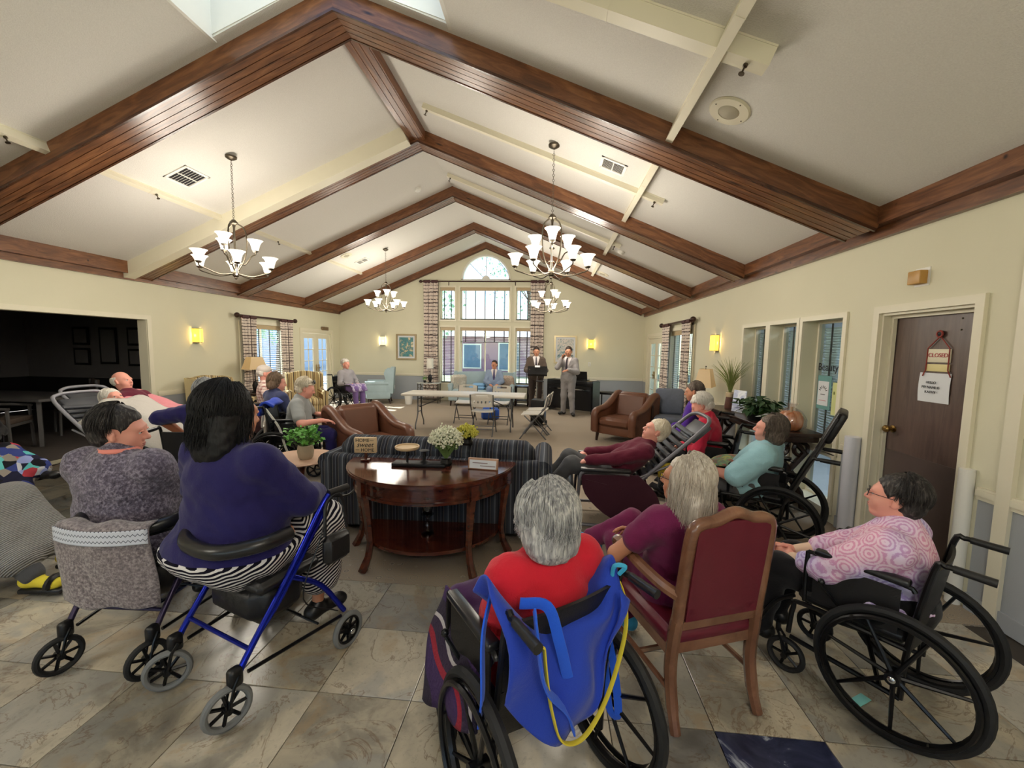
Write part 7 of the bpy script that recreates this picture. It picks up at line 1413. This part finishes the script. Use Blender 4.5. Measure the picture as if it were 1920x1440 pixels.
# ================================================================ left side: two residents reclining under blankets
M_PINKB = m_cloth('pink_blanket', (222, 140, 148), .12, .5, 9); M_GREYB = m_cloth('pale_grey_fleece', (192, 186, 178), .06, .5, 9)
geris = []
for k, (lc, rzz, lab, hcol, plab, tp, bl, blab) in enumerate((((-5.02, 4.72, 0), rad(-86), 'grey strapped reclining chair nearest the dark opening', None, 'bald resident lying back in the reclining chair nearest the dark opening', M_MAROON, M_PINKB, 'pink blanket over the bald resident'), ((-4.38, 4.10, 0), rad(-92), 'grey strapped reclining chair next to the fuzzy cardigan woman', 'white', 'white haired resident lying back under a grey fleece', M_MAROON, M_GREYB, 'pale grey fleece over the white haired resident'))):
    geri(lab, lc, rzz, 1.0, 50, None, mat('light_grey_tube', (150, 150, 158), .4, .3) if k == 0 else bpy.data.materials['light_grey_tube'])
    o, P = person('person', plab, LW_(lc, rzz)((0, -.07, 0)).tolist(), rzz, 1.0, seat=.50 if k == 0 else .44, lean=34 if k == 0 else 46, fw=1.1, fd=1.1, skin='pink', hair=hcol or 'white', style='short' if hcol else 'fringe', ns=350 if hcol else 0, head=(-8 if k else 5, -24, 0), headoff=(0, .03, .16), top=tp, bottom=M_CHPANT, voxel=.015, knees=[(-.12, .40, .66), (.12, .42, .66)], ankles=[(-.12, .70, .32), (.12, .72, .32)], wrists=[(-.14, .20, .78), (.14, .22, .78)], torso=1.0)
    L = LW_(lc, rzz); zz = (1.03, .97, .88, .84, .82, .64, .42); yy = (-.36, -.22, 0., .2, .42, .64, .82)
    rows = [[L((x, y, z-.9*max(0, abs(x)-.24))) for x in (-.46, -.33, -.2, 0, .2, .33, .46)] for y, z in zip(yy, zz)]
    cloth('blanket', blab, 'blanket', rows, bl, .014, 4, noise=.014, fr=16)
# ================================================================ grey haired resident in navy behind the seated women
loc12 = (-3.36, 3.66, 0); rz12 = rad(10)
wheelchair('wheelchair of the grey haired resident in navy', loc12, rz12, 1.0, seat=.47, hh=.88)
person('person', 'grey haired resident in a navy top reaching one bent arm outward', loc12, rz12, 1.0, seat=.48, lean=2, fw=1.1, fd=1.1, skin='brown', hair='silver', style='set', ns=350, head=(-10, 0, 0), headoff=(.04, .02, .15), top=M_NAVY, bottom=M_CHPANT, voxel=.013, sleeve=1.1, wrists=[(-.30, .12, .74), (.14, .34, .66)], ehint=[(-1, -.1, .35), (1, -.2, -.4)], torso=.92, armfat=1.25)
# ================================================================ left frame edge: knees under a rib knit blanket, and a printed skirt
loc13 = (-4.12, 2.22, 0); rz13 = rad(-82)
wheelchair('wheelchair at the frame edge with a grey knit blanket', loc13, rz13, 1.0, seat=.47, hh=.9)
o, P = person('person', 'resident at the frame edge with knees under a grey rib knit blanket and yellow socks', loc13, rz13, 1.0, seat=.45, lean=6, fw=1.1, fd=1.1, skin='pink', hair='silver', style='bobs', top=m_cloth('grey_cardigan', (120, 116, 120)), bottom=M_CHPANT, shoe=M_YSOCK, voxel=.015, knees=[(-.13, .46, .56), (.12, .46, .56)], ankles=[(-.15, .78, .16), (.10, .80, .13)], toes=[(-.02, 1, -.1), (.02, 1, -.1)])
for s in (-1, 1):
    A = P['A'][s]; m = MB(); m.rbox((A[0], A[1]+.07, A[2]-.085), (.10, .27, .035), .015, 2); m.build('slipper_sole', M_SHOE, o); m = MB(); m.tube(arc((A[0], A[1]+.13, A[2]-.06), .055, 0, PI, 8, 'XZ'), .02, 6, flat=1.); m.build('slipper_strap', M_SHOE, o)
bl = []
for s_ in (-1, 1): bl += [cap((s_*.10, .12, .52), P['K'][s_], .115, .10, k=.10), cap(P['K'][s_], P['K'][s_]+(P['A'][s_]-P['K'][s_])*.72, .10, .115, k=.08)]
kx = (P['K'][-1]+P['K'][1])/2; ax_ = (P['A'][-1]+P['A'][1])/2; bl += [cap((0, .12, .50), kx, .09, .08, k=.08), cap(kx, kx+(ax_-kx)*.7, .08, .09, k=.08), cap((.24, .16, .40), (.25, .44, .36), .07, .09, k=.10), cap((.25, .44, .36), (.27, .54, .20), .09, .09, k=.08)]
v, f = surf(bl, .012, [lambda X, Y, Z: .13-Z], (.004, 26)); ob = obj('knit_blanket', npmesh('knit_blanket', [(v, f, 0)], [M_KNIT])); ob.location = loc13; ob.rotation_euler = (0, 0, rz13); tag(ob, 'grey rib knit blanket over knees at the frame edge', 'blanket')
loc14 = (-5.62, 3.30, 0); rz14 = rad(-100)
wheelchair('wheelchair at the frame edge behind the knit blanket', loc14, rz14, 1.0, seat=.47, hh=.9)
person('person', 'resident at the frame edge in a bright patchwork skirt and black shoes, legs crossed', loc14, rz14, 1.0, seat=.47, lean=6, fw=1.15, fd=1.15, skin='pink', hair='white', style='set', top=M_BLKCL, bottom=M_PATCH, skirt=.85, voxel=.015, knees=[(-.10, .50, .58), (.12, .52, .54)], ankles=[(-.18, .84, .42), (.12, 1.02, .13)], toes=[(-.2, 1, .1), (.1, 1, 0)])
# ================================================================ mid left group of three wheelchairs
loc17 = (-3.24, 4.86, 0); rz17 = rad(-70)
wheelchair('wheelchair with a blue bag hung on its handle', loc17, rz17, 1.0, seat=.46, hh=.90, spokes=10, foot=False)
o, P = person('person', 'curly white haired resident in a grey tee with sunglasses pushed up', LW_(loc17, rz17)((0, .02, 0)).tolist(), rz17, .98, seat=.44, lean=-8, fw=1.2, fd=1.2, skin='pink', hair='cream', style='set', ns=350, head=(6, -12, 0), headoff=(0, .05, .15), top=M_GREYT, bottom=M_NAVY, voxel=.013, sleeve=.7, wrists=[(-.24, .34, .74), (.24, .36, .74)], torso=.92)
g = MB()
for s in (-1, 1): g.rbox((s*.036, .072, .112), (.055, .05, .012), .005, 2, rotm(-.9)); g.bar((s*.064, .06, .105), (s*.095, -.02, .06), .003, 5)
head_part(P, 'sunglasses', o, g, M_BLACK)
L = LW_(loc17, rz17); rows = [[L((x, y, z)) for x in (-.26, -.12, .04, .18)] for y, z in ((-.18, .90), (-.26, .95), (-.33, .90), (-.345, .78))]
ob = cloth('blue_bag', 'royal blue bag with white straps on a wheelchair handle', 'bag', rows, M_SLING, .03, 4, noise=.012)
m = MB(); m.tube(smoothpath([L(p) for p in ((-.1, -.35, .80), (-.12, -.37, .66), (-.06, -.38, .60), (-.03, -.37, .68), (-.06, -.36, .80))], 5), .014, 6, flat=.4); m.build('strap', M_WHITE, ob); m = MB(); m.tube(smoothpath([L(p) for p in ((.2, -.26, .88), (.27, -.1, .66), (.29, -.04, .45), (.30, 0, .34))], 5), .016, 6, flat=.4); m.build('strap', M_WHITE, ob)
m = MB(); m.rbox(L((-.16, -.36, .58)), (.14, .04, .20), .02, 3, rotm(0, 0, rz17)); ob = m.build('white_pouch', M_CREAMT); tag(ob, 'white pouch hanging behind the wheelchair with the blue bag', 'pouch'); m = MB(); m.bar(L((-.16, -.35, .66)), L((-.14, -.28, .80)), .005); m.build('cord', M_BLACK, ob)
loc16 = (-3.78, 5.30, 0); rz16 = rad(-28)
wheelchair('wheelchair of the sandy haired resident in dark blue', loc16, rz16, 1.0, seat=.46, hh=.88, spokes=10)
person('person', 'sandy haired resident in a dark blue sweater seen from behind', loc16, rz16, 1.0, seat=.45, lean=2, fw=1.15, fd=1.1, skin='pink', hair='brown', style='bobs', ns=300, head=(-20, -14, 0), headoff=(0, .04, .14), top=m_cloth('slate_blue_knit', (58, 64, 96)), bottom=M_BLKCL, voxel=.014, torso=.9)
loc15 = (-4.52, 6.10, 0); rz15 = rad(-58)
wheelchair('wheelchair of the man in the cap', loc15, rz15, 1.0, seat=.46, hh=.88, spokes=10)
o, P = person('person', 'man in a pale cap and plaid shirt in a wheelchair by the striped chair', loc15, rz15, 1.0, seat=.46, lean=2, fw=1.1, fd=1.1, skin='pink', hair='white', style='fringe', head=(4, -6, 0), top=M_PLSH, bottom=M_CHPANT, voxel=.015, torso=.95)
g = MB(); g.ell((0, -.02, .055), (.088, .108, .085), 18, 12); head_part(P, 'cap', o, g, M_CREAMT); g = MB(); g.bx((0, .12, .06), (.12, .10, .008), rotm(-.15)); head_part(P, 'cap_brim', o, g, mat('tan_brim', (150, 138, 120), .8))
# ================================================================ woman in the wheelchair by the French doors
loc18 = (-5.22, 10.05, 0); rz18 = rad(-112)
wheelchair('wheelchair standing by the left French doors', loc18, rz18, 1.0, seat=.47, hh=.90, spokes=10)
o, P = person('person', 'white haired woman with a purple lap throw in a wheelchair by the French doors', loc18, rz18, 1.0, seat=.47, lean=4, fw=1.05, fd=1.1, skin='pink', hair='white', style='set', ns=200, head=(0, -4, 0), top=m_cloth('grey_print_top', (156, 152, 156)), bottom=M_LILAC, voxel=.016, torso=.9)
L = LW_(loc18, rz18); rows = [[L((x, y, z)) for x in (-.24, -.1, .1, .24)] for y, z in ((.05, .66), (.25, .68), (.42, .66), (.50, .50))]
cloth('purple_throw', 'purple and white throw on the lap of the woman by the French doors', 'blanket', rows, m_art('purple_throw_print', [(70, 44, 110), (110, 80, 150), (206, 196, 216), (80, 50, 120)], 11, 8), .015, 3, noise=.008)
# ================================================================ the three men in suits
def suit(m_): return m_
o, P = person('person', 'man in a brown suit standing at the music stand', (-.36, 10.78, 0), rad(184), 1.0, stand=True, lean=0, fw=1.12, fd=1.15, skin='tan', hair='dkbrown', style='short', head=(0, -10, 0), top=M_BROWNS, bottom=m_cloth('dark_brown_trousers', (70, 60, 56)), voxel=.013, wrists=[(-.17, .30, 1.08), (.17, .30, 1.08)], ehint=[(-.5, -.5, -.8), (.5, -.5, -.8)], hem=-.16, off=.022, extra=dict(topname='jacket', vcut=(.26, .16), shirt=M_SHIRTW, tie=mat('dark_tie', (60, 50, 62), .6)))
o, P = person('person', 'man in a light grey suit singing into a microphone', (.47, 10.18, 0), rad(158), 1.01, stand=True, lean=-1, fw=1.0, fd=1.0, skin='tan', hair='dkbrown', style='short', head=(16, -4, 0), top=M_GREYS, bottom=M_GREYS, voxel=.013, wrists=[(-.10, .28, 1.14), (.09, .22, 1.42)], ehint=[(-.6, -.4, -.7), (.45, .2, -1)], hands=('rest', (unit((-.3, .1, .9)), (-.8, .3, 0), 1.3)), hem=-.16, off=.02, ankles=[(-.14, .02, .09), (.13, -.05, .09)], toes=[(-.5, 1, 0), (.35, 1, 0)], extra=dict(topname='jacket', vcut=(.26, .16), shirt=M_SHIRTW, tie=bpy.data.materials['dark_tie']))
L = LW_((.47, 10.18, 0), rad(158), 1.01); r = thing('microphone', 'silver microphone held at the mouth of the man in grey', 'microphone', (0, 0, 0)); a, b = L((.075, .25, 1.42)), L((.03, .165, 1.53)); m = MB(); m.tube([a, b], [.012, .017], 10); m.build('handle', M_BLACK, r); m = MB(); m.ell(b, .026, 12, 8); m.build('head', M_NICKEL, r)
o, P = person('person', 'bearded man in a blue grey suit sitting on the pale blue settee', (-1.56, 11.40, 0), rad(186), 1.0, seat=.44, lean=12, fw=1.05, fd=1.05, skin='tan', hair='dkbrown', style='short', head=(-16, -4, 0), top=M_BLUES, bottom=M_BLUES, voxel=.014, extra=dict(topname='jacket', vcut=(.26, .16), shirt=M_SHIRTW, tie=mat('navy_tie', (70, 62, 110), .6)))
g = MB(); g.ell((0, .045, -.09), (.045, .042, .036), 14, 8); g.ell((0, .09, -.047), (.026, .012, .006), 10, 6); head_part(P, 'beard', o, g, HAIR['dkbrown'])
